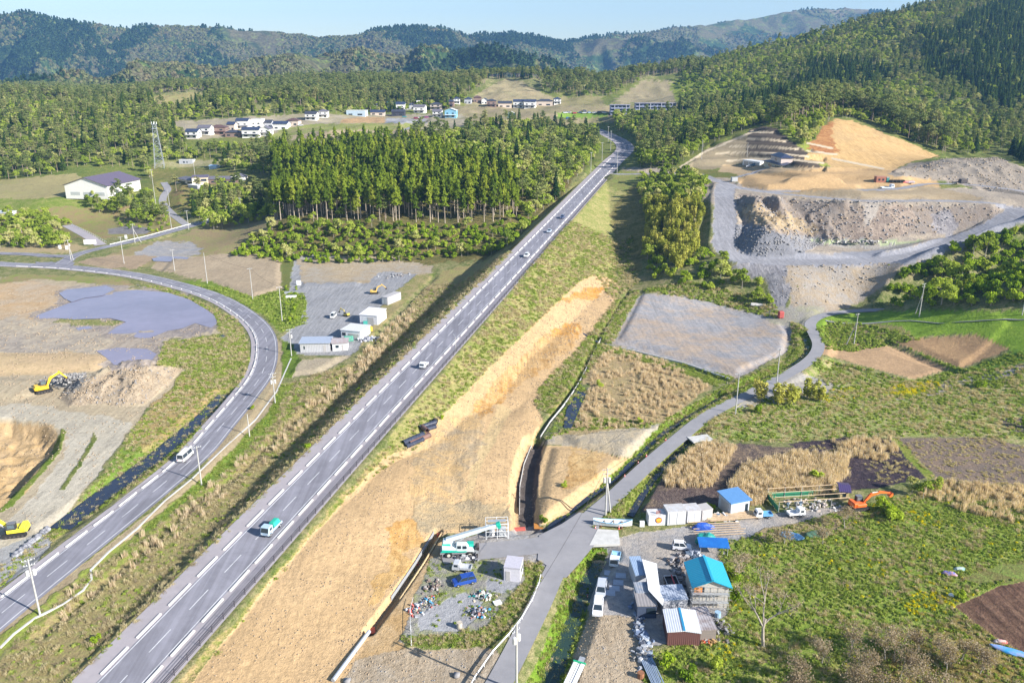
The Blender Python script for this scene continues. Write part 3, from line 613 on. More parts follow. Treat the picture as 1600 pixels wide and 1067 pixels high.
 ([(1262,555),(1350,575),(1430,597),(1560,575),(1700,555),(1700,700),(1600,690),(1450,680),(1320,685),(1235,690),(1100,690),(1060,720),(1040,710),(1100,660),(1180,620),(1260,600),(1245,580)], (.19,.26,.055), (.38,.32,.20), .49, .95, 0, 3),
 ([(1195,600),(1240,575),(1270,590),(1320,605),(1290,615),(1240,625),(1150,640),(1165,620)], (.34,.335,.345), (.38,.35,.30), .5, .2, .2, 1),
 ([(1400,625),(1440,600),(1560,580),(1640,555),(1640,575),(1560,590),(1450,620)], (.36,.32,.27), (.26,.25,.25), .5, .6, 0, 2),
 ([(1320,608),(1350,600),(1460,595),(1470,602),(1430,622),(1340,618)], (.45,.40,.02), (.18,.22,.05), .52, .9, 0, 3),
 ([(1230,694),(1320,684),(1390,684),(1450,745),(1380,760),(1310,770),(1290,735)], (.055,.042,.055), (.17,.13,.105), .42, .9, .1, 1),
 ([(1400,684),(1560,684),(1660,720),(1660,780),(1540,760),(1455,745)], (.30,.23,.18), (.16,.13,.11), .5, .9, .2, 1),
 ([(1560,655),(1620,650),(1620,685),(1570,668)], (.12,.10,.10), (.18,.15,.12), .5, .9, 0, 1),
 ([(1390,684),(1404,684),(1460,745),(1450,750)], (.16,.22,.04), (.24,.24,.08), .5, .8, 0, 1),
 ([(1040,740),(1100,690),(1230,700),(1320,730),(1300,770),(1200,775),(1130,790),(1000,800)], (.13,.10,.09), (.26,.2,.14), .45, .9, 0, 2),
 ([(1080,762),(1140,765),(1180,790),(1040,790),(1010,775)], (.11,.08,.08), (.16,.12,.1), .5, .8, 0, 2),
 ([(1455,750),(1660,760),(1660,830),(1500,800),(1440,770)], (.36,.28,.18), (.22,.2,.09), .52, .9, 0, 2),
 # meadow bottom right
 ([(1120,850),(1200,830),(1380,780),(1440,770),(1700,800),(1700,1100),(1000,1100),(1010,1020),(1090,1000),(1140,960)], (.185,.265,.045), (.29,.28,.12), .49, .95, 0, 3),
 ([(1380,1000),(1500,960),(1600,980),(1700,1100),(1350,1100)], (.30,.24,.09), (.24,.2,.1), .5, .9, 0, 3),
 ([(1500,900),(1560,880),(1700,870),(1700,900),(1530,915)], (.22,.2,.09), (.15,.2,.05), .5, .7, .2, 1),
 ([(1492,948),(1560,915),(1700,895),(1700,1060),(1600,1020),(1560,1000)], (.13,.08,.06), (.19,.125,.09), .5, .5, 1.0, 1),
 # works yard right
 ([(905,870),(925,850),(1000,832),(1110,818),(1220,800),(1330,790),(1360,795),(1290,822),(1180,835),(1135,850),(1135,960),(1085,1000),(1010,1010),(1010,1100),(885,1100),(895,1030),(920,960)], (.35,.345,.355), (.39,.35,.31), .5, .25, .1, 1),
 ([(920,962),(1010,962),(1005,1100),(870,1100),(895,1030)], (.43,.35,.26), (.38,.32,.25), .5, .4, .4, 2),
 ([(1180,832),(1330,795),(1350,800),(1330,825),(1180,850)], (.36,.29,.2), (.25,.22,.12), .5, .7, 0, 2),
 # canal banks
 ([(925,848),(950,858),(945,880),(925,920),(915,960),(895,1020),(880,1100),(805,1100),(850,1010),(885,905),(905,865)], (.12,.21,.025), (.17,.22,.045), .45, .9, 0, 1),
 ([(1080,662),(1120,655),(1100,690),(1040,740),(990,800),(920,830),(900,828),(960,785),(1020,728)], (.16,.20,.045), (.30,.26,.13), .48, .9, 0, 1),
 # small lot
 ([(672,872),(700,865),(840,872),(850,885),(846,905),(825,958),(770,1012),(640,1008),(625,1000),(645,945)], (.34,.32,.30), (.17,.19,.06), .47, .6, 0, 2),
 ([(690,935),(730,928),(760,940),(755,965),(710,985),(660,985),(650,960)], (.37,.37,.39), (.34,.34,.35), .5, .3, 0, 3),
 ([(765,900),(800,895),(815,912),(790,928),(765,922)], (.36,.36,.385), (.34,.34,.35), .5, .3, 0, 2),
 ([(820,875),(850,880),(845,930),(770,1012),(640,1008),(628,995),(700,990),(760,980),(800,930),(822,905)], (.13,.18,.035), (.27,.23,.12), .48, .95, 0, 3),
 ([(698,868),(690,845),(720,838),(850,820),(900,800),(905,870),(870,895),(848,880),(760,872)], (.36,.32,.28), (.35,.34,.34), .5, .3, .1, 2),
]
gmat = ground_mat()
def tone(c):
    l = sum(c)/3; dirt = c[0] >= c[1] or abs(c[0]-c[2]) < .05; sat = (1.24 if c[0] >= c[1] else 1.08) if abs(c[0]-c[2]) > .06 else 1.0; k = .84 if dirt else 1.05
    return [max(.01, (l+(q-l)*sat)*k) for q in c]
LEDGE = [[(1176,206.5),(1208,207.5)], [(1168,217),(1200,218),(1228,221.5)], [(1140,229),(1200,229.5),(1247,233.5)], [(1120,240),(1165,238),(1215,240),(1263,245)], [(1135,252),(1180,248),(1240,250),(1286,255)], [(1262,224),(1300,232)], [(1262,236),(1308,242)], [(1176,206.5),(1100,238),(1062,262)], [(1300,248),(1380,264)]]
def build_ground():
    rows = [58.0]
    while rows[-1] < 1700:
        y = rows[-1]; rows.append(y+min(max(y*y/46000, .3), (1.0 if 425 < y < 535 else 1.5) if 270 < y < 600 else 3.0))
    Y1 = np.array(rows); nC = 1000; u = np.linspace(-1.22, 1.22, nC)
    Yg = np.repeat(Y1[:, None], nC, 1); Xg = u[None, :]*(Y1[:, None]*.69+32)
    Z = terrain(Xg, Yg)
    px, py, D = proj(Xg, Yg, Z)
    wx = (fbm(Xg/4, Yg/4, 41, 4)-.5)*3.2; wy = (fbm(Xg/4+90, Yg/4, 43, 4)-.5)*3.2
    A = np.empty(Z.shape+(3,)); B = np.empty(Z.shape+(3,)); P = np.empty(Z.shape+(3,))
    A[:] = (.12,.16,.04); B[:] = (.25,.22,.11); P[:] = (.5, .8, 0)
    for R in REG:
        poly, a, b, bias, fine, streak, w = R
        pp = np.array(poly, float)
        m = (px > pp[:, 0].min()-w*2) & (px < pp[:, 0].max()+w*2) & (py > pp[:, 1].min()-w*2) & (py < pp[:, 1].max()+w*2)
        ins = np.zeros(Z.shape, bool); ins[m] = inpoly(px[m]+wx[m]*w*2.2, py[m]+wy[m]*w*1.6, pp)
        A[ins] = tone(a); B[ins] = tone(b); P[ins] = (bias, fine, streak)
    for Lw, hw in ((QRD, 3.0), (QRD2, 4.8), (QRD4, 2.4), (QRD3, 2.0)):
        d, _ = seg_near(Xg.ravel(), Yg.ravel(), thin(Lw, 3), hw+3); k = d.reshape(Z.shape) < hw+wx*.7; A[k] = (.295,.29,.31); B[k] = (.25,.245,.26); P[k] = (.5, .1, .5)
    for L_ in LEDGE:
        q = np.array(L_, float); m = (px > q[:, 0].min()-3) & (px < q[:, 0].max()+3) & (py > q[:, 1].min()-3) & (py < q[:, 1].max()+3)
        d = polydist(px[m], py[m], q, False); k = np.zeros(Z.shape, bool); k[m] = d < 1.5; A[k] = (.50,.42,.30); B[k] = (.44,.36,.26); P[k] = (.5, .3, 0)
    V = np.stack([Xg, Yg, Z], -1).reshape(-1, 3)
    me = npmesh('ground', V, grid_faces(len(Y1), nC), gmat, True)
    for nme, arr in (('colA', A), ('colB', B), ('par', P)):
        ca = me.color_attributes.new(nme, 'FLOAT_COLOR', 'POINT')
        ca.data.foreach_set('color', np.concatenate([arr.reshape(-1, 3), np.ones((V.shape[0], 1))], 1).astype(np.float32).ravel())
    o = link('ground', me); o['kind'] = 'structure'; return o
build_ground()
# ---------------- far mountains ----------------
SKY = [(-500,60),(-150,34),(0,25),(50,21),(100,34),(150,39),(190,43),(240,41),(300,39),(340,41),(390,47),(440,51),(500,57),(540,56),(600,42),(650,39),(690,41),(730,53),(790,50),(830,52),(880,62),(910,60),(960,52),(1010,48),(1060,42),(1120,34),(1180,26),(1230,18),(1260,15),(1320,13),(1380,16),(1450,22),(1700,30),(2200,60)]
def build_mountains():
    nC, nR = 760, 420; sx = np.array([s[0] for s in SKY], float); sy = np.array([s[1] for s in SKY], float)
    ax = np.linspace(-420, 2020, nC); u = (ax-800)/F
    cr = np.interp(ax, sx, sy); yc = np.interp(ax, [-400, 200, 600, 900, 1200, 1400, 2000], [3100, 3300, 3500, 3800, 4700, 4900, 4900])
    # crest height for the skyline at distance yc
    v = (cr-533.5)/F; Dc = yc/(CT-v*ST); zc = H+Dc*(-ST-v*CT)-6
    t = np.linspace(0, 1.22, nR)[:, None]; y0 = 1450.0
    Yg = y0+(yc[None, :]-y0)*t; Dg = Dc[None, :]*(Yg/yc[None, :]); Xg = (u[None, :])*Dg
    prof = np.where(t < 1, t**1.35, 1-(t-1)*1.8)
    prof = np.where(t < 1, t**1.05, 1-(t-1)*1.8)
    Z = 35+(zc[None, :]-35)*prof
    # spurs and valleys running down from the crest
    wob = fbm(Xg/500, Yg/500, 61, 3)*500
    r = ridged((Xg+wob)/640, (Yg+wob*.6)/1500, 63, 3)
    env = np.clip(np.sin(np.clip(t, 0, 1)*PI), 0, 1)**.8
    Z = Z-(.93-r)*760*env**1.05*(zc[None, :]-35)/300+(ridged(Xg/210, Yg/260, 65, 2)-.6)*100*env*(zc[None, :]-35)/250
    Z += (fbm(Xg/60, Yg/60, 67, 3)-.5)*14
    # wooded foothill at the left, in front of the main range
    hl = np.exp(-((Yg-1950)/420)**2)*np.clip((300-Xg)/500, 0, 1)*np.clip((Xg+2400)/600, 0, 1)
    Z += hl*40; Z += (fbm(Xg/230, Yg/400, 69, 3)-.5)*26*np.clip(t*2, 0, 1)
    V = np.stack([Xg, Yg, Z], -1).reshape(-1, 3)
    m = bpy.data.materials.new('mountain_forest'); m.use_nodes = True; nt = m.node_tree; nt.nodes.clear()
    o = nn(nt, 'ShaderNodeOutputMaterial'); p = nn(nt, 'ShaderNodeBsdfDiffuse'); nt.links.new(p.outputs[0], o.inputs[0])
    g = nn(nt, 'ShaderNodeNewGeometry'); co = g.outputs['Position']
    n1 = noise(nt, co, .0045, 6, .65, 1.0); n2 = noise(nt, co, .03, 4, .7); n3 = noise(nt, co, .12, 2, .6)
    sz = nn(nt, 'ShaderNodeSeparateXYZ'); nt.links.new(co, sz.inputs[0])
    c = mixc(nt, mapr(nt, n1, .44, .54), (.030,.055,.020), (.105,.095,.055))
    hi = math_(nt, 'ADD', mapr(nt, sz.outputs[2], 260, 640), math_(nt, 'SUBTRACT', n1, .52))
    c = mixc(nt, mapr(nt, hi, .35, .75), c, (.20,.155,.10))
    c = mixc(nt, mapr(nt, n2, .52, .68), c, (.12,.15,.045))
    c = mixc(nt, 1.0, c, mapr(nt, n3, .3, .7, .6, 1.4), 'MULTIPLY')
    nt.links.new(c, p.inputs[0])
    me = npmesh('mountains', V, grid_faces(nR, nC), m, True); ob = link('hills', me); ob['kind'] = 'structure'
    return Xg, Yg, Z
MX, MY, MZ = build_mountains()
# a broad, distant valley floor closes the gap behind the modelled ground
MB().quad((-6000, 1650, 8), (6000, 1650, 8), (6000, 6500, 8), (-6000, 6500, 8)).build('terrain', MATS.get('x') or mat('valley_floor', (.06,.08,.03), (.10,.11,.05), .95, 0, .01, .2, obj=False))['kind'] = 'structure'
# ---------------- roads ----------------
m_lane = asphalt('lane_asphalt', (.25,.245,.28), (.205,.20,.23), .09)
m_shld = asphalt('shoulder_asphalt', (.37,.335,.35), (.31,.285,.30), .12)
m_conc = asphalt('pale_worn_asphalt', (.30,.29,.30), (.24,.235,.25), .1)
m_grvl = mat('crushed_gravel', (.30,.30,.32), (.25,.25,.27), .95, 0, .12, .12, .05, 3, obj=False)
m_line = mat('road_paint', (.62,.62,.64), (.42,.42,.44), .7, 0, .5, .12, obj=False, lo=.45, hi=.7)
m_kerb = mat('kerb_concrete', (.74,.71,.68), (.62,.59,.56), .85, 0, 1.2, .08)
m_cpale = mat('pale_concrete', (.56,.55,.53), (.46,.45,.43), .9, 0, .9, .08, .01)
def noise_streak_lane():
    nt = m_lane.node_tree; p = [n for n in nt.nodes if n.type == 'BSDF_PRINCIPLED'][0]; g = [n for n in nt.nodes if n.type == 'NEW_GEOMETRY'][0]
    mp = nn(nt, 'ShaderNodeMapping'); mp.inputs['Rotation'].default_value = (0, 0, math.atan2(_u[0], _u[1])); mp.inputs['Scale'].default_value = (1.15, .02, .1)
    nt.links.new(g.outputs['Position'], mp.inputs[0]); s = noise(nt, mp.outputs[0], 1, 3, .5); pt = noise(nt, g.outputs['Position'], .07, 5, .7, 1.2)
    bc = p.inputs['Base Color'].links[0].from_socket
    nt.links.new(mixc(nt, 1.0, bc, math_(nt, 'MULTIPLY', mapr(nt, s, .35, .65, .84, 1.12), mapr(nt, pt, .42, .58, .9, 1.06)), 'MULTIPLY'), p.inputs['Base Color'])
noise_streak_lane()
def drape_line(L):
    q = smooth_line([np.array(at(*p)) for p in L], 4); q[:, 2] = terrain(q[:, 0], q[:, 1]); return q
def road(name, Lw, bands, mats):
    return strips(name, [(*ribbon(Lw, a, b, dz), mi) for a, b, dz, mi in bands], mats)
mr = road('main_road', MAINALL, [(-6.9,-3.4,0,1),(-3.4,3.4,0,0),(3.4,6.9,0,1)], [m_lane, m_shld])
LL = seglen(MAINALL); items = [(*ribbon(MAINALL, -3.13, -2.97, .006), 0), (*ribbon(MAINALL, 2.97, 3.13, .006), 0)]
s = 3.0
while s < seglen(MAIN): items.append((*ribbon(MAINALL, -.075, .075, .006, s, s+5.0), 0)); s += 9.6
items.append((*ribbon(MAINALL, -.09, .09, .006, seglen(MAIN)+5, LL-2), 0))
strips('road_markings', items, [m_line], mr)
lr = road('curved_road', LEFT, [(-3.6,2.75,0,0),(2.75,4.6,0,1)], [m_lane, m_shld])
LS = seglen(LEFT)
items = [(*ribbon(LEFT, 2.4, 2.55, .006), 0), (*ribbon(LEFT, -2.98, -2.83, .006), 0)]; s = 2.0
while s < LS-8: items.append((*ribbon(LEFT, -.27, -.13, .006, s, s+5), 0)); s += 10
strips('road_markings', items, [m_line], lr)
sr = road('side_road', SIDE, [(-2.9,2.9,.008,0)], [m_lane])
strips('road_markings', [(*ribbon(SIDE, -2.6, -2.45, .014), 0), (*ribbon(SIDE, 2.45, 2.6, .014), 0)], [m_line], sr)
sl = road('side_road', SIDEL, [(-2.8,2.8,.004,0)], [m_lane])
strips('road_markings', [(*ribbon(SIDEL, -2.5, -2.35, .010), 0)], [m_line], sl)
road('ramp_road', RAMP, [(-2.8,2.8,.012,0)], [m_shld])
road('school_path', SCH, [(-2.3,2.3,.004,0)], [m_conc])
road('lane', RIGHT, [(-1.9,1.9,.0,0)], [m_conc])
road('lane_branch', BRANCH, [(-2.6,2.6,.006,0)], [m_conc])
strips('field_path', [(*ribbon(drape_line([(1290,501),(1400,501.5),(1500,502.5),(1700,503)]), -.6, .6, .06), 0)], [m_grvl])
road('village_road', VRD, [(-2.4,2.4,.02,0)], [m_conc])
def patch(name, L, mt, dz=.0, z=None, kind='structure', step=None):
    """thin draped sheet inside a pixel outline"""
    P = [at(*p) for p in L] if z is None else [Vector(pixz(x, y, z)) for x, y in L]
    import bmesh
    bm = bmesh.new(); f = bm.faces.new([bm.verts.new((p.x, p.y, p.z+dz)) for p in P]); bmesh.ops.triangulate(bm, faces=[f])
    if step:
        for _ in range(step): bmesh.ops.subdivide_edges(bm, edges=bm.edges[:], cuts=1, use_grid_fill=True)
        vs = bm.verts[:]; zz = terrain(np.array([v.co.x for v in vs]), np.array([v.co.y for v in vs]))
        for v, q in zip(vs, zz): v.co.z = q+dz
    bmesh.ops.recalc_face_normals(bm, faces=bm.faces)
    me = bpy.data.meshes.new(name); bm.to_mesh(me); bm.free(); me.materials.append(mt)
    o = link(name, me)
    if kind: o['kind'] = kind
    return o
jn = [(848,842),(880,815),(915,822),(925,832),(915,862),(885,900),(868,892),(850,880)]
patch('road_junction', [(842,836),(878,818),(905,800),(940,806),(930,850),(905,880),(885,902),(866,900),(856,884),(840,874)], m_conc, 0, z=.205)
patch('road_junction', [(50,402),(120,396),(170,388),(165,398),(120,406),(110,420),(60,416)], m_lane, 0, z=.32)
# water
def water(name, col, rough=.12, wave=.02, scale=1.5):
    m = mat(name, col, tuple(x*.8 for x in col), rough, 0, .05, .05, wave, scale, obj=False, spec=.6); return m
m_mudw = water('muddy_water', (.27,.235,.30), .2, .01, 1.2); m_dkw = water('dark_water', (.025,.03,.05), .08, .02, 2); m_grw = water('green_water', (.03,.06,.045), .1)
m_algae = water('quarry_water', (.30,.33,.20), .25)
def wsheet(L, z, mt, name='puddle'):
    o = patch(name, L, mt, 0, z=z); return o
# flatten: puddles lie in shallow hollows; sheets sit just above the plain
def puddle(L, mt, name='puddle', dz=.05):
    P = [at(*p) for p in L]; z = float(np.percentile([p.z for p in P], 70))+dz
    return patch(name, L, mt, 0, z=z)
puddle([(55,494),(85,482),(118,470),(150,461),(170,455),(215,453),(262,457),(296,468),(320,482),(336,494),(339,506),(330,512),(305,505),(285,513),(262,517),(235,528),(196,529),(168,521),(180,512),(197,503),(172,497),(150,498),(115,499),(85,497),(62,498)], m_mudw)
puddle([(92,458),(105,452),(140,449),(166,446),(180,452),(160,462),(130,466),(112,472),(100,466)], m_mudw, dz=.06)
puddle([(150,548),(185,543),(230,545),(245,553),(235,566),(205,572),(178,570),(165,558)], m_mudw, dz=.08)
puddle([(237,404),(255,400),(296,402),(290,407),(262,409),(240,408)], m_mudw)
puddle([(340,524),(352,521),(356,528),(342,531)], m_dkw); puddle([(118,512),(140,509),(145,513),(122,516)], m_mudw)
def wribbon(name, Lw, hw, drop, mt):
    L = Lw.copy(); L[:, 2] = np.array([gz(p[0], p[1]) for p in L]) if drop is None else L[:, 2]-drop
    if drop is None: L[:, 2] = np.convolve(np.pad(L[:, 2], 3, 'edge'), np.ones(7)/7, 'valid')+.25
    return strips(name, [(*ribbon(L, -hw, hw, 0), 0)], [mt])
wribbon('canal_water', CANALL, 2.3, None, m_dkw); wribbon('stream_water', CANALR, 1.7, None, m_grw)
wribbon('ditch_water', DITCHR, .6, None, m_dkw); wribbon('ditch_water', DITCHW, .7, None, m_dkw); wribbon('ditch_water', DITCHF, .5, None, m_dkw)
puddle([(905,610),(920,606),(905,640),(893,668),(880,672),(885,640)], m_dkw, 'pond_water', .1)
# ---------------- camera, sun, sky, air ----------------
cam = bpy.data.cameras.new('camera'); co_ = bpy.data.objects.new('camera', cam); COL.objects.link(co_)
cam.sensor_width = 36; cam.lens = F/1600*36; cam.clip_start = 1; cam.clip_end = 30000
co_.location = (0, 0, H); co_.rotation_euler = (PI/2-TH, 0, 0); SC.camera = co_
SUN_EL = math.radians(28); SD = Vector((.875, -.485, 0)).normalized()       # horizontal direction towards the sun
sdir = Vector((SD.x*math.cos(SUN_EL), SD.y*math.cos(SUN_EL), math.sin(SUN_EL)))
sl_ = bpy.data.lights.new('sun', 'SUN'); so = bpy.data.objects.new('sun', sl_); COL.objects.link(so)
sl_.energy = 5.0; sl_.angle = math.radians(.5); sl_.color = (1, .955, .88); so.rotation_euler = (-sdir).to_track_quat('-Z', 'Y').to_euler(); so.location = (100, -60, 200)
w = bpy.data.worlds.new('World'); SC.world = w; w.use_nodes = True; nt = w.node_tree
bg = nt.nodes['Background']; sk = nt.nodes.new('ShaderNodeTexSky'); sk.sky_type = 'NISHITA'; sk.sun_disc = False
sk.sun_elevation = SUN_EL; sk.sun_rotation = math.atan2(SD.x, SD.y); sk.air_density = 1.0; sk.dust_density = .6; sk.ozone_density = 1.6; sk.altitude = 100
nt.links.new(sk.outputs[0], bg.inputs[0]); bg.inputs[1].default_value = .085
SC.view_settings.view_transform = 'Standard'; SC.view_settings.look = 'None'; SC.view_settings.exposure = 1.06; SC.view_settings.gamma = 1
def haze():
    m = bpy.data.materials.new('haze_air'); m.use_nodes = True; nt = m.node_tree; nt.nodes.clear()
    o = nn(nt, 'ShaderNodeOutputMaterial'); p = nn(nt, 'ShaderNodeVolumePrincipled'); nt.links.new(p.outputs[0], o.inputs['Volume'])
    p.inputs['Color'].default_value = (.24, .52, 1, 1); p.inputs['Density'].default_value = HAZE_D; p.inputs['Anisotropy'].default_value = .1
    o = MB().box((0, 3200, 276), (16000, 6800, 568)).build('haze', m); o['kind'] = 'stuff'
HAZE_D = 0.00009
SC.cycles.volume_bounces = 0; SC.cycles.max_bounces = 5; SC.cycles.diffuse_bounces = 2; SC.cycles.transmission_bounces = 3; SC.cycles.use_denoising = True
SC.cycles.use_fast_gi = False
haze()
# ---------------- vegetation prototypes ----------------
def unit(v): return v/(np.linalg.norm(v, axis=-1, keepdims=True)+1e-9)
def leafmesh(name, C, N, S, m, rs, asp=1.0, up=0.0):
    """many small leaf-clump quads at centres C, facing about N, size S"""
    n = len(C); N = unit(N+rs.normal(0, .55, (n, 3))+np.array([0, 0, up])); T = unit(np.cross(N, rs.normal(0, 1, (n, 3)))); B = np.cross(N, T)
    S = S[:, None]; a = S*asp
    j = rs.uniform(.6, 1.25, (n, 4, 1))
    V = np.stack([C-T*a*j[:, 0]-B*S*.5, C+T*a*.4-B*S*j[:, 1], C+T*a*j[:, 2]+B*S*.4, C-T*a*.3+B*S*j[:, 3]], 1).reshape(-1, 3)
    return npmesh(name, V, np.arange(4*n).reshape(-1, 4), m)
def trunkmesh(mb, h, r, rs, lean=.03, n=7, seg=4):
    p = Vector((0, 0, -.5)); q = r*1.15
    for i in range(seg):
        t = (i+1)/seg; e = Vector((rs.normal(0, lean)*h*t, rs.normal(0, lean)*h*t, h*t)); mb.tube(p, e, q, r*(1-t*.75), n, caps=(i == 0)); p = e; q = r*(1-t*.75)
    return p
m_bark = mat('cedar_bark', (.36,.29,.22), (.46,.39,.31), .9, 0, 3, .2, stretch=(1, 1, .2)); m_pbark = mat('pine_bark', (.30,.21,.155), (.38,.30,.25), .9, 0, 3, .2); m_gbark = mat('grey_bark', (.36,.33,.28), (.24,.21,.18), .9, 0, 3, .2)
L_ced = leaf('cedar_needles', (.085,.135,.018), (.22,.29,.03), (.32,.35,.05)); L_cnf = leaf('conifer_needles', (.03,.065,.018), (.075,.125,.028), (.13,.17,.04)); L_pin = leaf('pine_needles', (.14,.185,.06), (.26,.30,.10), (.33,.31,.15))
L_brd = leaf('spring_leaves', (.17,.245,.035), (.37,.45,.07), (.54,.50,.26)); L_bsh = leaf('bush_leaves', (.14,.23,.022), (.33,.45,.035), (.42,.47,.09)); L_bam = leaf('bamboo_leaves', (.24,.27,.04), (.42,.43,.085), (.50,.46,.13))
def make_cedar(k):
    rs = np.random.RandomState(100+k); h = 21+rs.uniform(-1, 2); zb = h*(.42+.08*k); n = 620
    mb = MB(); trunkmesh(mb, h*.97, .26, rs, .006)
    for i in range(9):
        z = rs.uniform(h*.25, zb*1.1); a = rs.uniform(0, 6.28); mb.tube((0, 0, z), (math.cos(a)*1.1, math.sin(a)*1.1, z+.1), .05, .02, 4)
    t = rs.beta(1.3, 1.6, n); z = zb+(h-zb)*t; lump = .75+.35*np.sin(z*1.9+rs.uniform(0, 6))
    a = rs.uniform(0, 2*PI, n); lob = 1+.28*np.sin(a*3+z*.9); R = (2.5*(1-t)**.38+.1)*lump*lob*np.sqrt(rs.uniform(.25, 1, n))
    C = np.stack([R*np.cos(a), R*np.sin(a), z-R*.25], 1); N = np.stack([np.cos(a), np.sin(a), .35+0*a], 1)
    return mb, leafmesh('crown', C, N, rs.uniform(.32, .62, n), L_ced, rs, 1.0, .2), m_bark
def make_conifer(k):
    rs = np.random.RandomState(140+k); h = 15+rs.uniform(-1, 2); zb = 1.5; n = 620
    mb = MB(); trunkmesh(mb, h*.95, .25, rs, .006)
    t = rs.beta(1.0, 1.8, n); z = zb+(h-zb)*t; a = rs.uniform(0, 2*PI, n); tier = .72+.4*((z*1.1) % 1.0)
    R = (3.0*(1-t)**.9+.15)*tier*(1+.2*np.sin(a*4+k))*np.sqrt(rs.uniform(.3, 1, n))
    C = np.stack([R*np.cos(a), R*np.sin(a), z-R*.3], 1); N = np.stack([np.cos(a), np.sin(a), .4+0*a], 1)
    return mb, leafmesh('crown', C, N, rs.uniform(.32, .6, n), L_cnf, rs, 1.0, .2), m_bark
def make_pine(k):
    rs = np.random.RandomState(200+k); h = 14+rs.uniform(-1, 2)
    mb = MB(); top = trunkmesh(mb, h*.93, .2, rs, .03); Cs = []; Ns = []
    for i in range(9):
        t = i/8; z = h*(.62+.34*t)+rs.normal(0, .4); a = i*2.4+rs.uniform(0, .8); r = (3.3*(1-t*.6))*rs.uniform(.5, 1.0); c = np.array([math.cos(a)*r, math.sin(a)*r, z])
        mb.tube((0, 0, z-1.0), tuple(c-np.array([0, 0, .1])), .07, .03, 4)
        n = 52; q = rs.normal(0, 1, (n, 3)); q = unit(q)*rs.uniform(.5, 1, (n, 1))**.5; q *= np.array([2.1-.6*t, 2.1-.6*t, .62]); Cs.append(c+q); Ns.append(unit(q)*.5+np.array([0, 0, .7]))
    C = np.vstack(Cs); N = np.vstack(Ns)
    return mb, leafmesh('crown', C, N, rs.uniform(.26, .5, len(C)), L_pin, rs, 1.1, .2), m_pbark
def make_broad(k, hh=9.5, mat_=None, nl=13):
    rs = np.random.RandomState(300+k); h = hh+rs.uniform(-1, 1); mb = MB(); trunkmesh(mb, h*.6, .2, rs, .04); Cs = []; Ns = []
    for i in range(nl):
        a = rs.uniform(0, 2*PI); rr = rs.uniform(0, 1)**.6*h*.30; z = h*rs.uniform(.38, .86)-rr*.25; c = np.array([math.cos(a)*rr, math.sin(a)*rr, z]); s = h*rs.uniform(.11, .19)
        mb.tube((0, 0, h*.35), tuple(c), .07, .02, 4)
        n = 60; q = unit(rs.normal(0, 1, (n, 3))); q[:, 2] = np.abs(q[:, 2])*.9-.25; Cs.append(c+q*s*rs.uniform(.7, 1.12, (n, 1))); Ns.append(q)
    C = np.vstack(Cs); N = np.vstack(Ns)
    return mb, leafmesh('crown', C, N, rs.uniform(.24, .5, len(C))*h/9.5, mat_ or L_brd, rs, 1.0, .1), m_gbark
def make_bush(k):
    rs = np.random.RandomState(400+k); mb = MB(); h = 4.5; Cs = []; Ns = []
    for i in range(5):
        a = i*1.26+rs.uniform(0, .5); mb.tube((0, 0, -.3), (math.cos(a)*.7, math.sin(a)*.7, h*.5), .06, .03, 4)
    for i in range(9):
        a = rs.uniform(0, 2*PI); rr = rs.uniform(0, 1.5); c = np.array([math.cos(a)*rr, math.sin(a)*rr, h*rs.uniform(.2, .78)-rr*.4]); s = rs.uniform(.7, 1.2)
        n = 55; q = unit(rs.normal(0, 1, (n, 3))); q[:, 2] = np.abs(q[:, 2])-.2; Cs.append(c+q*s*rs.uniform(.6, 1.1, (n, 1))); Ns.append(q)
    C = np.vstack(Cs); N = np.vstack(Ns)
    return mb, leafmesh('crown', C, N, rs.uniform(.16, .36, len(C)), L_bsh, rs, 1.1, .1), m_gbark
def make_bamboo(k):
    rs = np.random.RandomState(500+k); mb = MB(); Cs = []; Ns = []
    for i in range(6):
        a = rs.uniform(0, 6.28); r = rs.uniform(.2, 1.3); b = np.array([math.cos(a)*r, math.sin(a)*r, 0]); h = rs.uniform(6.5, 9); tip = b*1.9+np.array([0, 0, h])
        mb.tube(tuple(b-np.array([0, 0, .4])), tuple(b*1.2+np.array([0, 0, h*.6])), .06, .05, 5); mb.tube(tuple(b*1.2+np.array([0, 0, h*.6])), tuple(tip), .05, .02, 5)
        n = 75; t = rs.uniform(.25, 1, n)[:, None]; w = (1.05*np.sin(np.clip(t, 0, 1)*2.6)+.2); q = unit(rs.normal(0, 1, (n, 3)))
        Cs.append(b+(tip-b)*t+q*w*np.array([.8, .8, .8])); Ns.append(q)
    C = np.vstack(Cs); N = np.vstack(Ns)
    return mb, leafmesh('crown', C, N, rs.uniform(.2, .42, len(C)), L_bam, rs, 1.5, .3), m_gbark
def proto(fn, k):
    mb, crown, mt = fn(k); me = bpy.data.meshes.new('trunk'); me.from_pydata([tuple(v) for v in mb.v], [], mb.f); me.materials.append(mt); return me, crown
PRO = {'cedar': [proto(make_cedar, k) for k in range(3)], 'conifer': [proto(make_conifer, k) for k in range(2)], 'pine': [proto(make_pine, k) for k in range(3)],
       'broadleaf': [proto(make_broad, k) for k in range(4)], 'bush': [proto(make_bush, k) for k in range(3)], 'bamboo': [proto(make_bamboo, k) for k in range(2)]}
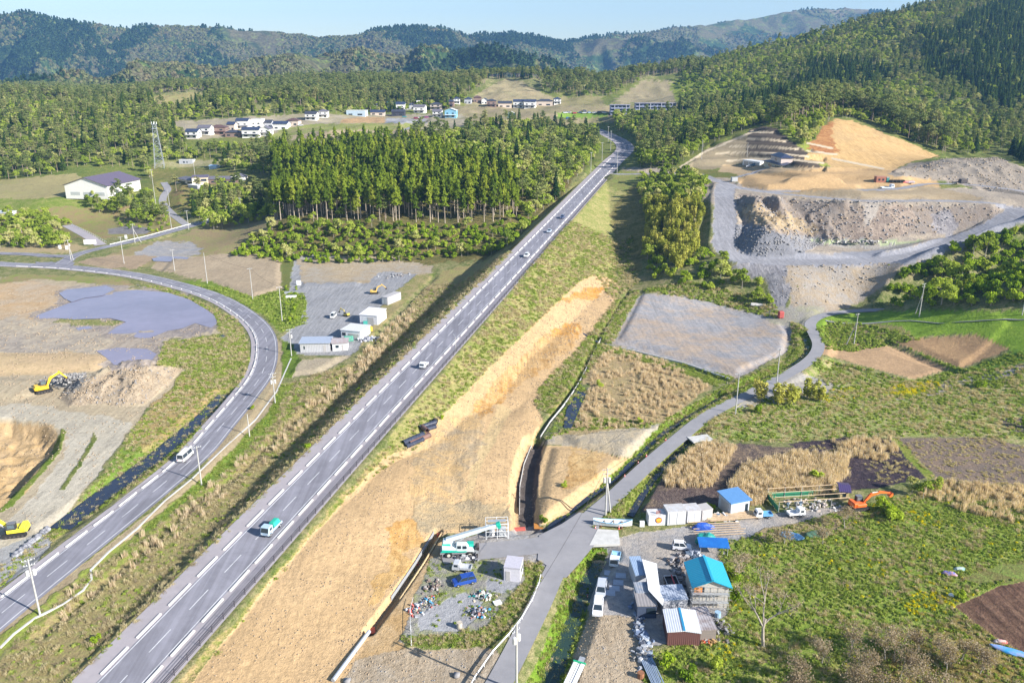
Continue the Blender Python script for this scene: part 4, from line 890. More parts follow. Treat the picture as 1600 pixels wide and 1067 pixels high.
INFO = {'cedar': ('cedar_tree', 'tall dark green cedar with a bare pole trunk in the dense plantation', 'tree', 'cedars of the dense plantation', 'cedar_forest'),
 'conifer': ('conifer_tree', 'dark pointed conifer among the wooded slopes', 'tree', 'dark pointed conifers on the slopes', 'conifer_forest'),
 'pine': ('pine_tree', 'dull green pine with thin bare trunk and layered crown', 'tree', 'pines of the wooded hills', 'pine_forest'),
 'broadleaf': ('broadleaf_tree', 'fresh green broadleaf tree with rounded uneven crown', 'tree', 'broadleaf trees in spring leaf', 'broadleaf_forest'),
 'bush': ('bush', 'low bright green bush on overgrown ground', 'bush', 'bright green bushes', 'undergrowth'),
 'bamboo': ('bamboo_clump', 'yellow green feathery bamboo clump', 'bamboo', 'bamboo clumps of the middle hill', 'bamboo_grove')}
PROTO_OBJ = {}
def tree(kind, v, p, rz, s, sz=None, label=None, group=True):
    nm, lb, ct, gr, _ = INFO[kind]; tm, cm = PRO[kind][v]
    r = empty(nm, p, rz, label or lb, ct, gr if group else None); r.scale = (s, s, sz or s)
    a = link('trunk', tm, r); b = link('crown', cm, r); PROTO_OBJ.setdefault((kind, v), (a, b)); return r
FOREST = [ # pixel polygon of the ground, mix, spacing, scale
 ([(428,345),(425,262),(560,256),(700,262),(790,290),(815,318),(805,345),(700,351)], [('cedar', .90), ('broadleaf', .07), ('pine', .03)], 4.4, (.56, 1.0)),
 ([(425,262),(420,235),(500,228),(640,226),(720,245),(700,262),(560,256)], [('cedar', .5), ('pine', .25), ('broadleaf', .25)], 7, (.5, .72)),
 ([(362,400),(430,350),(560,352),(700,355),(805,350),(840,342),(795,385),(770,398),(600,412),(440,412)], [('bush', .85), ('broadleaf', .15)], 3.6, (.55, .85)),
 ([(700,262),(720,245),(640,226),(680,216),(800,214),(900,214),(935,225),(925,262),(862,318),(838,338),(815,345),(815,318),(790,290)], [('broadleaf', .86), ('conifer', .03), ('pine', .11)], 6.6, (.8, 1.1)),
 ([(725,205),(730,190),(790,192),(880,198),(930,205),(935,216),(800,214),(700,216)], [('broadleaf', .6), ('conifer', .2), ('pine', .2)], 7, (.6, .9)),
 ([(-500,420),(-500,150),(-100,148),(0,150),(235,146),(240,166),(290,170),(345,152),(330,140),(700,134),(730,160),(700,170),(560,178),(480,178),(280,190),(288,220),(430,214),(470,226),(425,240),(428,300),(440,330),(330,352),(300,342),(300,300),(300,262),(370,258),(360,248),(240,254),(235,280),(215,262),(140,262),(60,276),(0,282),(-150,300),(-300,360)], [('pine', .36), ('broadleaf', .58), ('conifer', .06)], 6.8, (.6, .85)),
 ([(330,300),(430,298),(438,330),(410,345),(330,362),(300,345)], [('broadleaf', .6), ('bush', .4)], 6, (.7, 1)),
 ([(-500,134),(700,126),(760,123),(760,132),(725,150),(700,165),(-100,160)], [('pine', .75), ('broadleaf', .25)], 7, (.7, 1.0)),
 ([(840,132),(870,126),(1010,120),(1000,128),(960,148),(940,152),(880,152),(850,142)], [('pine', .85), ('broadleaf', .15)], 7.5, (.75, 1.0)),
 ([(690,128),(820,118),(1000,112),(1080,100),(1100,112),(1000,122),(880,128),(820,124),(760,124)], [('pine', .9), ('conifer', .1)], 8, (.75, 1.0)),
 ([(970,212),(960,196),(1000,184),(1070,184),(1085,170),(1170,168),(1195,190),(1150,208),(1105,226),(1062,262),(1020,264),(1000,262),(996,240)], [('broadleaf', .72), ('pine', .22), ('conifer', .06)], 6.2, (.7, 1.0)),
 ([(1060,184),(1060,165),(1085,155),(1150,150),(1130,130),(1060,128),(1080,104),(1200,72),(1300,45),(1400,15),(1500,-20),(1700,-80),(2000,-80),(2000,330),(1700,300),(1620,262),(1560,236),(1480,242),(1440,240),(1380,205),(1330,186),(1290,196),(1260,232),(1215,200),(1190,195),(1170,172),(1085,172)], 'hill', 6.6, (.55, .85)),
 ([(1225,200),(1280,185),(1310,180),(1345,184),(1400,205),(1450,236),(1480,240),(1500,225),(1380,180),(1300,165),(1220,180)], [('pine', .9), ('broadleaf', .1)], 6.2, (1.0, 1.3)),
 ([(1230,212),(1280,195),(1295,198),(1280,222),(1292,238),(1262,236)], [('bush', .9), ('broadleaf', .1)], 5, (.6, .9)),
 ([(1002,285),(1040,276),(1100,280),(1112,296),(1108,320),(1000,330)], [('broadleaf', .7), ('bush', .3)], 4.6, (.6, .9)),
 ([(1005,325),(1105,318),(1100,385),(1060,425),(1010,400)], [('bamboo', 1)], 3.4, (.55, .95)),
 ([(1010,400),(1060,425),(1100,385),(1115,390),(1128,410),(1165,430),(1200,455),(1205,482),(1150,462),(1080,446),(1015,436)], [('bush', .85), ('broadleaf', .15)], 4.0, (.6, .9)),
 ([(1350,478),(1385,452),(1425,424),(1500,388),(1560,366),(1620,348),(1800,300),(1800,478)], [('bush', .96), ('broadleaf', .04)], 3.0, (.8, 1.3)),
 ([(-250,345),(0,338),(60,338),(108,354),(120,378),(90,388),(0,388),(-250,390)], [('broadleaf', .6), ('bush', .4)], 5, (.55, .85)),
 ([(130,322),(165,308),(225,306),(255,306),(285,340),(262,350),(212,350),(180,335),(150,332)], [('broadleaf', .7), ('pine', .3)], 5.5, (.55, .85)),
 ([(265,300),(285,285),(300,290),(290,300)], [('pine', 1)], 8, (.7, .9)),
 ([(443,448),(470,445),(478,470),(476,500),(450,505),(440,500)], [('bush', 1)], 3.5, (.25, .5)),
 ([(1060,128),(1130,130),(1150,150),(1085,155),(1062,150)], [('bush', .7), ('broadleaf', .3)], 7, (.6, .9)),
 ([(945,183),(1060,181),(1062,186),(1000,190),(950,196)], [('bush', .6), ('broadleaf', .4)], 5, (.8, 1.0)),
 ([(440,215),(470,210),(660,212),(720,212),(720,222),(560,226),(470,226)], [('broadleaf', .4), ('cedar', .3), ('pine', .3)], 7.5, (.5, .75)),
 ([(180,345),(262,350),(285,362),(230,366),(180,352)], [('bush', 1)], 7, (.4, .6)),
]
EXC = [[(285,213),(470,208),(475,226),(430,232),(290,236)], [(470,200),(730,196),(730,212),(470,216)], [(728,160),(760,138),(790,122),(815,126),(850,144),(880,158),(960,170),(960,196),(700,196),(700,165)], [(955,165),(985,140),(1005,124),(1050,124),(1060,140),(1064,165)],
 [(265,194),(480,178),(560,180),(720,178),(735,192),(722,204),(660,209),(430,212),(290,220)], [(400,222),(440,209),(660,200),(668,206),(600,212),(470,224)],
 [(935,240),(935,205),(915,203),(930,198),(965,208),(990,222),(992,240),(975,262),(920,300),(890,290)],
 [(238,150),(310,142),(345,150),(320,163),(290,170),(240,164)], [(380,165),(430,158),(450,168),(400,177)],
 [(1178,268),(1180,256),(1060,262),(1050,268),(1100,236),(1150,212),(1190,195),(1216,201),(1300,260)], [(1255,250),(1262,228),(1290,194),(1305,184),(1335,186),(1405,212),(1475,242),(1480,262),(1300,265)],
 [(240,255),(300,258),(330,262),(430,275),(432,296),(300,300),(280,300)], [(100,262),(222,262),(222,308),(100,308)],
 [(-300,310),(0,282),(60,276),(112,272),(150,300),(80,308),(0,330),(-300,360)]]
def scatter(poly, spacing):
    pp = np.array(poly, float)
    # world bounds by marching the polygon at a coarse grid
    key = (spacing,)
    xs = np.arange(-1100, 1250, spacing); ys = np.arange(90, 1690, spacing)
    return xs, ys
_gx = np.arange(-1100, 1350, 3.6); _gy = np.arange(150, 1690, 3.6)
GX, GY = np.meshgrid(_gx, _gy); GX = GX.ravel(); GY = GY.ravel()
GX = GX+RS.uniform(-1.5, 1.5, GX.shape); GY = GY+RS.uniform(-1.5, 1.5, GY.shape)
_m = np.abs(GX) < GY*.80+60; GX = GX[_m]; GY = GY[_m]
GZ = terrain(GX, GY); PXg, PYg, Dg = proj(GX, GY, GZ)
roadd = np.full(GX.shape, 1e9)
for R in _R2:
    d, _ = seg_near(GX, GY, R[0], 14); roadd = np.minimum(roadd, d-R[1])
exc = roadd < 3.5
for P in EXC: exc |= inpoly(PXg, PYg, P)
used_ = np.zeros(GX.shape, bool); PTS = {k: [] for k in PRO}
def thin_pts(idx, spacing):
    cell = spacing; keys = np.floor(GX[idx]/cell).astype(int)*100003+np.floor(GY[idx]/cell).astype(int); o = RS.permutation(len(idx)); _, first = np.unique(keys[o], return_index=True); return idx[o[first]]
for poly, mix, sp, (s0, s1) in FOREST:
    idx = np.where(inpoly(PXg, PYg, poly) & ~exc & ~used_)[0]
    if len(idx) == 0: continue
    idx = thin_pts(idx, sp); used_[idx] = True
    if mix == 'hill':
        nz = fbm(GX[idx]/110, GY[idx]/150, 77, 3); e = sstep(1380, 1600, PXg[idx])*.16-.02+(nz-.5)*.6; r = RS.uniform(0, 1, len(idx))
        pc = nz+e; kinds = np.where(pc > .66, np.where(r < .9, 'conifer', 'broadleaf'), np.where(pc > .50, np.where(r < .5, 'pine', np.where(r < .6, 'conifer', 'broadleaf')), np.where(r < .85, 'broadleaf', 'pine')))
    else:
        ks = [k for k, _ in mix]; ps = np.array([p for _, p in mix]); kinds = RS.choice(ks, len(idx), p=ps/ps.sum())
    for i, k in zip(idx, kinds):
        PTS[k].append((GX[i], GY[i], GZ[i], RS.uniform(0, 6.28), RS.uniform(s0, s1), PXg[i], PYg[i], Dg[i]))
def gn_cloud(name, pts, rots, scl, var, protos, label=None):
    """ONE object: a cloud of points, each carrying an instance of one of the prototypes"""
    me = bpy.data.meshes.new(name); me.vertices.add(len(pts)); me.vertices.foreach_set('co', np.asarray(pts, np.float32).ravel())
    for nm, ty, key, arr in (('rot', 'FLOAT_VECTOR', 'vector', rots), ('scl', 'FLOAT_VECTOR', 'vector', scl), ('var', 'INT', 'value', var)):
        a = me.attributes.new(nm, ty, 'POINT'); a.data.foreach_set(key, np.asarray(arr, np.int32 if ty == 'INT' else np.float32).ravel())
    o = link(name, me); o['kind'] = 'stuff'
    ng = bpy.data.node_groups.new(name, 'GeometryNodeTree'); ng.interface.new_socket('Geometry', in_out='INPUT', socket_type='NodeSocketGeometry'); ng.interface.new_socket('Geometry', in_out='OUTPUT', socket_type='NodeSocketGeometry')
    gi = ng.nodes.new('NodeGroupInput'); go = ng.nodes.new('NodeGroupOutput'); jo = ng.nodes.new('GeometryNodeJoinGeometry')
    def named(n, t): q = ng.nodes.new('GeometryNodeInputNamedAttribute'); q.data_type = t; q.inputs['Name'].default_value = n; return q.outputs[0]
    R_, S_, V_ = named('rot', 'FLOAT_VECTOR'), named('scl', 'FLOAT_VECTOR'), named('var', 'INT')
    for i, objs in enumerate(protos):
        src = ng.nodes.new('GeometryNodeJoinGeometry')
        for ob in objs:
            oi = ng.nodes.new('GeometryNodeObjectInfo'); oi.transform_space = 'ORIGINAL'; oi.inputs['Object'].default_value = ob; ng.links.new(oi.outputs['Geometry'], src.inputs[0])
        cmp_ = ng.nodes.new('FunctionNodeCompare'); cmp_.data_type = 'INT'; cmp_.operation = 'EQUAL'; ng.links.new(V_, cmp_.inputs['A'] if False else cmp_.inputs[2]); cmp_.inputs[3].default_value = i
        ip = ng.nodes.new('GeometryNodeInstanceOnPoints'); ng.links.new(gi.outputs[0], ip.inputs['Points']); ng.links.new(cmp_.outputs[0], ip.inputs['Selection']); ng.links.new(src.outputs[0], ip.inputs['Instance'])
        ng.links.new(R_, ip.inputs['Rotation']); ng.links.new(S_, ip.inputs['Scale']); ng.links.new(ip.outputs[0], jo.inputs[0])
    ng.links.new(jo.outputs[0], go.inputs[0]); md = o.modifiers.new('scatter', 'NODES'); md.node_group = ng; return o
CNT = {}
for k, L in PTS.items():
    if not L: continue
    A = np.array(L); inf = (A[:, 5] > -5) & (A[:, 5] < 1605) & (A[:, 6] > 0) & (A[:, 6] < 1100)
    order = np.argsort(np.where(inf, A[:, 7], A[:, 7]+1e5)); nv = len(PRO[k]); cap = 290 if k != 'bamboo' else 250
    CNT[k] = len(A)
    near = order[:cap]; far = order[cap:]
    for j, i in enumerate(near):
        x, y, z, r, s = A[i, :5]; tree(k, j % nv, (x, y, z-.1), r, s, s*RS.uniform(.9, 1.12))
    if len(far):
        q = A[far]; zz = np.zeros(len(q)); gn_cloud(INFO[k][4], q[:, :3]-np.array([0, 0, .1]), np.stack([zz, zz, q[:, 3]], 1), np.stack([q[:, 4], q[:, 4], q[:, 4]*RS.uniform(.9, 1.15, len(q))], 1), RS.randint(0, nv, len(q)), [PROTO_OBJ[(k, v)] for v in range(nv)])
print('TREES', CNT)
# far woods on the mountains
L_far = leaf('far_conifer', (.03,.065,.025), (.08,.13,.045)); L_far2 = leaf('far_broadleaf', (.14,.14,.08), (.22,.24,.09), (.25,.19,.13))
def blob(name, k, m, cone):
    rs = np.random.RandomState(600+k); n = 46; q = unit(rs.normal(0, 1, (n, 3))); q[:, 2] = np.abs(q[:, 2])
    C = q*np.array([4.2, 4.2, 5.5])*rs.uniform(.7, 1.05, (n, 1)) if not cone else np.stack([(1-np.abs(q[:, 2]))*q[:, 0]*6, (1-np.abs(q[:, 2]))*q[:, 1]*6, q[:, 2]*12], 1)
    return leafmesh(name, C, q, rs.uniform(1.3, 2.3, n), m, rs)
def place_far():
    n = 95000; i = RS.randint(0, MX.shape[0]-1, n*2); j = RS.randint(0, MX.shape[1]-1, n*2); fi = RS.uniform(0, 1, n*2)
    # equalise density: rows are evenly spaced in depth, columns fan out
    keep = RS.uniform(0, 1, n*2) < np.clip(MY[i, j]/4200, 0, 1)*.75; i = i[keep]; j = j[keep]; fi = fi[keep]; fj = RS.uniform(0, 1, len(i))
    def L(M): return (M[i, j]*(1-fi)+M[i+1, j]*fi)*(1-fj)+(M[i, j+1]*(1-fi)+M[i+1, j+1]*fi)*fj
    X, Y, Z = L(MX), L(MY), L(MZ); nz = fbm(X/260, Y/260, 71, 4); bald = (fbm(X/330, Y/330, 73, 3)+np.clip((Z-230)/2200, 0, .08)) > .64
    px, py, D = proj(X, Y, Z); vis = (px > -150) & (px < 1750) & (py < 175) & ~bald; X, Y, Z, nz = X[vis], Y[vis], Z[vis], nz[vis]
    sc = RS.uniform(.8, 1.35, len(X))*1.15; P = np.stack([X, Y, Z-1], 1); zz = np.zeros(len(X)); rot = np.stack([zz, zz, RS.uniform(0, 6.28, len(X))], 1); S = np.stack([sc, sc, sc], 1)
    con = nz+RS.normal(0, .03, len(X)) > .5
    for nm, sel, mm, cone in (('far_conifer_forest', con, L_far, True), ('far_broadleaf_forest', ~con, L_far2, False)):
        pr = []
        for v in range(2):
            p0 = P[sel][v]; ob = link('tree_crown', blob('tree_crown', v+10*cone, mm, cone)); ob.location = p0; ob['kind'] = 'stuff'; pr.append([ob])
        gn_cloud(nm, P[sel], rot[sel], S[sel], RS.randint(0, 2, sel.sum()), pr)
place_far()
# ---------------- grasses, reeds, flowers ----------------
G_grn = leaf('grass_blades', (.215,.285,.06), (.33,.40,.095), (.42,.42,.17), scale=1.0); G_dry = leaf('dry_grass', (.44,.38,.22), (.58,.50,.33), (.36,.35,.16), scale=1.0); G_red = leaf('reed_stems', (.62,.50,.36), (.72,.61,.47), (.50,.40,.28), scale=1.0)
G_yel = leaf('yellow_flowers', (.62,.52,.01), (.75,.66,.02), scale=1.0); G_wd = leaf('weeds', (.18,.26,.045), (.30,.385,.07), (.38,.40,.13), scale=1.0); G_twig = leaf('brown_twigs', (.30,.24,.17), (.40,.33,.24), scale=1.0)
def tuft(k, n, h, spread, m, lean=.5, wdt=.05):
    rs = np.random.RandomState(700+k); b = rs.normal(0, spread, (n, 2)); a = rs.uniform(0, 6.28, n); hh = h*rs.uniform(.55, 1.1, n); ln = hh*lean*rs.uniform(.2, 1, n)
    base = np.stack([b[:, 0], b[:, 1], np.full(n, -.05)], 1); tip = base+np.stack([np.cos(a)*ln, np.sin(a)*ln, hh], 1); mid = base+(tip-base)*.55+np.array([0, 0, .12*h]); sd = np.stack([-np.sin(a), np.cos(a), 0*a], 1)*wdt
    V = np.stack([base-sd, base+sd, mid+sd*.9, tip+sd*.3, tip-sd*.3, mid-sd*.9], 1).reshape(-1, 3); i = np.arange(n)*6
    Fq = np.vstack([np.stack([i, i+1, i+2, i+5], 1), np.stack([i+5, i+2, i+3, i+4], 1)]); return npmesh('tuft', V, Fq, m)
def leafy(k, n, h, r, m, s=.12):
    rs = np.random.RandomState(760+k); q = unit(rs.normal(0, 1, (n, 3))); q[:, 2] = np.abs(q[:, 2]); C = q*np.array([r, r, h])*rs.uniform(.4, 1, (n, 1)); return leafmesh('tuft', C, q, rs.uniform(s*.7, s*1.4, n), m, rs, 1.2, .3)
KT = {'green': [(tuft(1, 46, .55, .38, G_grn, .7, .055),), (tuft(2, 40, .4, .34, G_grn, .9, .06),)], 'dry': [(tuft(3, 46, .75, .33, G_dry, .8, .045),), (tuft(4, 40, .55, .36, G_dry, 1.1, .05),)],
 'reed': [(tuft(5, 46, 2.3, .42, G_red, .16, .045),), (tuft(6, 42, 1.9, .45, G_red, .22, .05),)], 'flower': [(leafy(1, 34, .55, .42, G_yel, .085),)],
 'weed': [(leafy(2, 60, .55, .55, G_wd, .14),), (leafy(3, 50, .4, .6, G_wd, .16),)], 'twig': [(tuft(8, 30, 1.1, .4, G_twig, .8, .03),)]}
def rock(k, m):
    rs = np.random.RandomState(800+k); q = np.array([(x, y, z) for x in (-1, 1) for y in (-1, 1) for z in (-.4, 1)], float)*rs.uniform(.6, 1.1, (8, 3))*.5
    return npmesh('stone', q, np.array([[0,1,3,2],[4,6,7,5],[0,4,5,1],[2,3,7,6],[0,2,6,4],[1,5,7,3]]), m)
m_st = mat('stone_tan', (.40,.30,.19), (.30,.24,.18), .95, 0, 3, .2); m_st2 = mat('stone_grey', (.30,.29,.29), (.22,.21,.21), .95, 0, 3, .2)
KT['stone'] = [(rock(1, m_st),), (rock(2, m_st),)]; KT['rubblestone'] = [(rock(3, m_st2),), (rock(4, m_st2),)]
GP = {k: [] for k in KT}
NOG = [[(55,494),(85,482),(118,470),(92,458),(105,452),(166,446),(215,453),(262,457),(296,468),(336,494),(339,506),(285,513),(235,528),(168,521),(197,503),(172,497)], [(1490,948),(1560,913),(1620,898),(1720,885),(1720,1067),(1600,1022),(1560,1000)], [(1505,903),(1560,882),(1700,872),(1700,890),(1530,912)]]
def grass(poly, mix, dens, smin=.8, smax=1.2, dmax=330, warp=0.0, zr=0):
    """dens = tufts per square metre; mix = [(kind, weight, noise scale, threshold)]"""
    pp = np.array(poly, float); c = [pixz(x, min(max(y, 200), 1150), zr) for x, y in poly]; X0 = min(q[0] for q in c)-8; X1 = max(q[0] for q in c)+8; Y0 = max(60, min(q[1] for q in c)-15); Y1 = min(560, max(q[1] for q in c)+15)
    n = int((X1-X0)*(Y1-Y0)*dens*1.5); smin *= .62; smax *= .62; n = min(n, 600000); x = RS.uniform(X0, X1, n); y = RS.uniform(Y0, Y1, n)
    zb = np.full(n, 0.0); z = terrain(x, y); px, py, D = proj(x, y, z); wx = (fbm(x/2.5, y/2.5, 91, 2)-.5)*warp
    bad = np.zeros(n, bool)
    for P in NOG: bad |= inpoly(px, py, P)
    m = ~bad & inpoly(px+wx, py, pp) & (px > -60) & (px < 1660) & (py < 1110) & (D < dmax); x, y, z, px, py, D = (q[m] for q in (x, y, z, px, py, D))
    rd = np.full(x.shape, 1e9)
    for R in _R2: d, _ = seg_near(x, y, R[0], 12); rd = np.minimum(rd, d-R[1]+2.0)
    nzs = fbm(x/3.5, y/3.5, 93, 3); r = RS.uniform(0, 1, len(x)); ok = rd > .5
    for i in np.where(ok)[0]:
        acc = 0; rr = r[i]
        for k, w, bias in mix:
            ww = w*max(0, 1+bias*(nzs[i]-.5)*6); acc += ww
            if rr < acc: GP[k].append((x[i], y[i], z[i], D[i], RS.uniform(smin, smax))); break
MEAD = [(1120,850),(1200,830),(1380,780),(1440,770),(1700,800),(1700,1110),(1000,1110),(1010,1020),(1090,1000),(1140,960)]
grass(MEAD, [('weed', .42, .5), ('green', .30, .2), ('dry', .12, -1.2), ('twig', .03, -1)], 2.4, .55, 1.05)
grass([(1262,555),(1350,575),(1430,597),(1560,575),(1700,555),(1700,690),(1450,680),(1320,685),(1235,690),(1100,690),(1060,720),(1100,660),(1200,620),(1300,612)], [('weed', .26, .8), ('green', .22, .2), ('dry', .30, -.8)], 1.0, .7, 1.2)
grass([(1040,735),(1100,690),(1150,700),(1110,762),(1040,762)], [('reed', .9, 0)], 1.6, .5, .8, warp=8)
grass([(1140,765),(1160,730),(1240,712),(1325,715),(1320,745),(1290,775),(1220,770),(1180,790),(1150,790)], [('reed', .95, 0)], 2.2, .65, 1.0, warp=10)
grass([(1300,690),(1390,686),(1400,705),(1380,720),(1310,712)], [('reed', .7, 0)], 1.0, .5, .8, warp=8)
grass([(1250,695),(1385,685),(1445,745),(1310,768)], [('dry', .25, -1.5)], .8, .6, 1.0)
grass([(1400,684),(1560,684),(1660,720),(1660,780),(1540,760),(1455,745)], [('dry', .5, -.5)], .9, .5, .9)
grass([(1455,752),(1660,762),(1660,828),(1500,800),(1440,772)], [('reed', .45, -.5), ('dry', .4, 0)], 1.3, .5, .8, warp=8)
grass([(945,542),(1030,562),(1112,604),(1095,615),(1030,660),(960,670),(900,668),(920,600)], [('reed', .45, -.8), ('dry', .35, 0)], 1.2, .26, .5, warp=10)
grass([(1028,662),(1010,668),(900,672),(870,680),(850,690),(880,640),(905,600),(920,610),(900,655),(960,655)], [('weed', .4, 0), ('green', .4, 0), ('dry', .2, 0)], 1.0, .7, 1.2)
MEDI = [(760,405),(820,370),(855,345),(600,590),(380,810),(105,1090),(-60,1110),(60,960),(150,890),(330,760),(430,655),(450,600),(560,565),(640,480),(690,425)]
grass(MEDI, [('green', .12, .4), ('dry', .42, -.5), ('weed', .07, .8), ('twig', .12, 0)], 1.0, .6, 1.2)
grass([(640,480),(600,520),(520,600),(400,700),(250,815),(60,965),(90,985),(290,830),(440,705),(540,620),(650,500)], [('reed', .08, 0), ('dry', .5, 0)], .9, .5, .8, warp=6)
grass([(895,285),(975,280),(1000,300),(985,400),(1000,440),(960,470),(925,430),(905,440),(800,540),(700,640),(650,700),(560,760),(420,910),(330,1030),(285,1090),(600,700),(805,450)], [('green', .34, .6), ('dry', .42, -.6), ('weed', .10, .8)], .75, .7, 1.3, dmax=380)
grass([(960,470),(1000,455),(960,530),(905,600),(865,650),(845,640),(835,628),(848,598),(900,550)], [('green', .5, .3), ('dry', .3, -.3), ('weed', .2, 0)], 1.0, .8, 1.2)
grass([(205,440),(260,450),(320,475),(370,500),(385,530),(390,565),(375,605),(345,650),(300,695),(245,735),(160,795),(60,860),(0,920),(0,880),(90,820),(165,735),(215,660),(262,615),(290,575),(245,570),(258,535),(335,525),(345,520),(335,490),(290,466)], [('green', .4, .4), ('dry', .34, -.5), ('weed', .2, .4)], .9, .7, 1.2)
grass([(440,600),(455,600),(440,645),(395,700),(340,745),(300,775),(240,825),(215,835),(330,735),(420,645)], [('green', .8, 0), ('weed', .2, 0)], 1.6, .7, 1.0)
for PB in ([(925,848),(950,858),(945,880),(925,920),(915,960),(895,1020),(880,1110),(805,1110),(850,1010),(885,905),(905,865)],
           [(1235,500),(1262,515),(1268,560),(1200,600),(1150,625),(1060,665),(1000,720),(900,800),(850,830),(845,822),(900,795),(985,715),(1040,655),(1130,605),(1230,560),(1240,520)],
           [(1080,662),(1120,655),(1100,690),(1040,740),(990,800),(920,830),(900,828),(960,785),(1020,728)]):
    grass(PB, [('green', .55, .2), ('weed', .28, .3), ('dry', .15, -.5)], 2.6, .7, 1.15)
grass([(820,875),(850,880),(845,930),(770,1012),(640,1008),(628,995),(700,990),(760,980),(800,930),(822,905)], [('green', .45, .3), ('weed', .2, 0), ('dry', .35, -.3)], 2.6, .6, 1.0)
grass([(672,872),(700,865),(840,872),(850,885),(846,905),(825,958),(770,1012),(640,1008),(625,1000),(645,945)], [('green', .12, 2.2), ('weed', .1, 2.0)], 1.6, .5, .9)
grass([(945,540),(1150,590),(1120,604),(1060,580),(940,548)], [('green', .8, 0), ('weed', .2, 0)], 1.4, .7, 1.1)
grass([(975,458),(1010,455),(1100,470),(1220,500),(1210,472),(1080,440)], [('weed', .5, .5), ('green', .3, 0), ('dry', .3, -.4)], .7, .9, 1.5, dmax=330)
grass([(1290,545),(1275,515),(1300,500),(1400,515),(1440,530),(1380,542),(1330,550)], [('weed', .6, .3), ('green', .3, 0)], .9, .8, 1.3)
grass([(1380,528),(1390,531),(1505,578),(1590,546),(1620,560),(1500,595),(1430,596),(1490,578)], [('weed', .5, 0), ('green', .4, 0)], .8, .7, 1.1)
grass([(275,437),(330,440),(395,465),(430,455),(475,460),(478,505),(440,520),(410,490),(350,462)], [('green', .4, 0), ('weed', .5, 0)], .6, .9, 1.5)
for PF, dd in (([(1500,930),(1400,880),(1420,900),(1350,880),(1430,965),(1490,960)], .9), ([(1375,612),(1400,600),(1465,596),(1470,604),(1420,620)], 1.6), ([(1270,612),(1330,606),(1350,620),(1290,630)], .5), ([(1400,795),(1470,800),(1480,830),(1410,820)], .4), (MEAD, .05), ([(1120,1000),(1200,1010),(1150,1060),(1090,1030)], .3)):
    grass(PF, [('flower', 1.0, 1.2)], dd, .7, 1.3)
ORG = [(925,430),(973,446),(900,553),(846,602),(848,655),(808,770),(812,830),(700,834),(668,848),(600,960),(520,1105),(280,1105),(420,910),(600,715),(800,540),(905,440)]
grass(ORG, [('stone', 1, 2.0)], .9, .08, .38); grass([(560,1030),(640,1010),(770,1012),(740,1095),(520,1095)], [('stone', .6, 1), ('rubblestone', .4, 0)], 1.2, .1, .35)
grass([(-60,450),(200,458),(340,520),(262,560),(290,575),(190,692),(105,800),(20,880),(-60,900)], [('stone', 1, 2.5)], .35, .1, .5); grass([(92,622),(108,600),(195,574),(285,576),(225,632),(150,632)], [('stone', .7, 1), ('rubblestone', .3, 0)], 1.6, .15, .6)
grass([(920,962),(1010,962),(1005,1100),(870,1100),(895,1030)], [('stone', .5, 1), ('rubblestone', .5, 0)], 2, .08, .3); grass([(850,695),(985,717),(905,800),(820,820)], [('stone', 1, 2)], .5, .1, .35)
grass([(1150,306),(1590,322),(1460,365),(1340,378),(1260,380),(1160,352)], [('rubblestone', .6, 2), ('stone', .4, 0)], .22, .3, 1.0, dmax=480, zr=22); grass([(1145,350),(1230,368),(1280,384),(1230,402),(1150,398)], [('rubblestone', 1, .5)], .9, .3, .8, dmax=480, zr=10)
grass([(1190,480),(1290,478),(1400,410),(1232,414)], [('rubblestone', .5, 1), ('stone', .5, 1), ('weed', .2, 1)], .12, .3, .8, dmax=480, zr=10); grass([(1395,270),(1480,246),(1560,246),(1650,300),(1560,300),(1480,288)], [('stone', .5, 2), ('rubblestone', .5, 1)], .14, .3, .9, dmax=560, zr=36)
NG = {}
NMS = {'green': 'grass', 'dry': 'dry_grass', 'reed': 'reeds', 'flower': 'yellow_flowers', 'weed': 'weeds', 'twig': 'dead_stalks', 'stone': 'stones', 'rubblestone': 'gravel_stones'}
for k, L in GP.items():
    if not L: continue
    A = np.array(L); NG[k] = len(A); pr = []
    for v, (me,) in enumerate(KT[k]):
        ob = link(NMS[k]+'_tuft', me); ob.location = A[v, :3]; ob['kind'] = 'stuff'; pr.append([ob])
    zz = np.zeros(len(A)); s = A[:, 4]*np.clip(A[:, 3]/170, 1, 1.5)*(1.45 if k == 'reed' else 1)
    gn_cloud(NMS[k], A[:, :3], np.stack([RS.normal(0, .08, len(A)), RS.normal(0, .08, len(A)), RS.uniform(0, 6.28, len(A))], 1), np.stack([s, s, s*RS.uniform(.8, 1.2, len(A))], 1), RS.randint(0, len(pr), len(A)), pr)
print('GRASS', NG)
# ---------------- shared paints ----------------
def paint(name, c, rough=.35, metal=0.0): return mat(name, c, tuple(x*.9 for x in c), rough, metal, 1.5, .05)
m_glass = glass(); m_tyre = mat('tyre_rubber', (.02,.02,.02), None, .9); m_rim = mat('wheel_rim', (.5,.5,.52), None, .4, .6); m_lamp = mat('lamp_glass', (.75,.75,.7), None, .2); m_black = mat('black_plastic', (.03,.03,.035), None, .6)
m_steel = mat('galvanised_steel', (.52,.54,.56), (.42,.43,.45), .5, .4, 2, .1); m_dsteel = mat('dark_steel', (.06,.06,.07), (.09,.07,.06), .6, .3, 2, .2); m_pole = mat('pole_concrete', (.46,.45,.43), (.38,.37,.35), .85, 0, 1, .06)
m_white = paint('white_paint', (.78,.79,.8)); m_wood = mat('pale_timber', (.62,.46,.30), (.5,.36,.23), .8, 0, 1.5, .12); m_dwood = mat('weathered_timber', (.32,.25,.19), (.22,.18,.14), .9, 0, 1.5, .15)
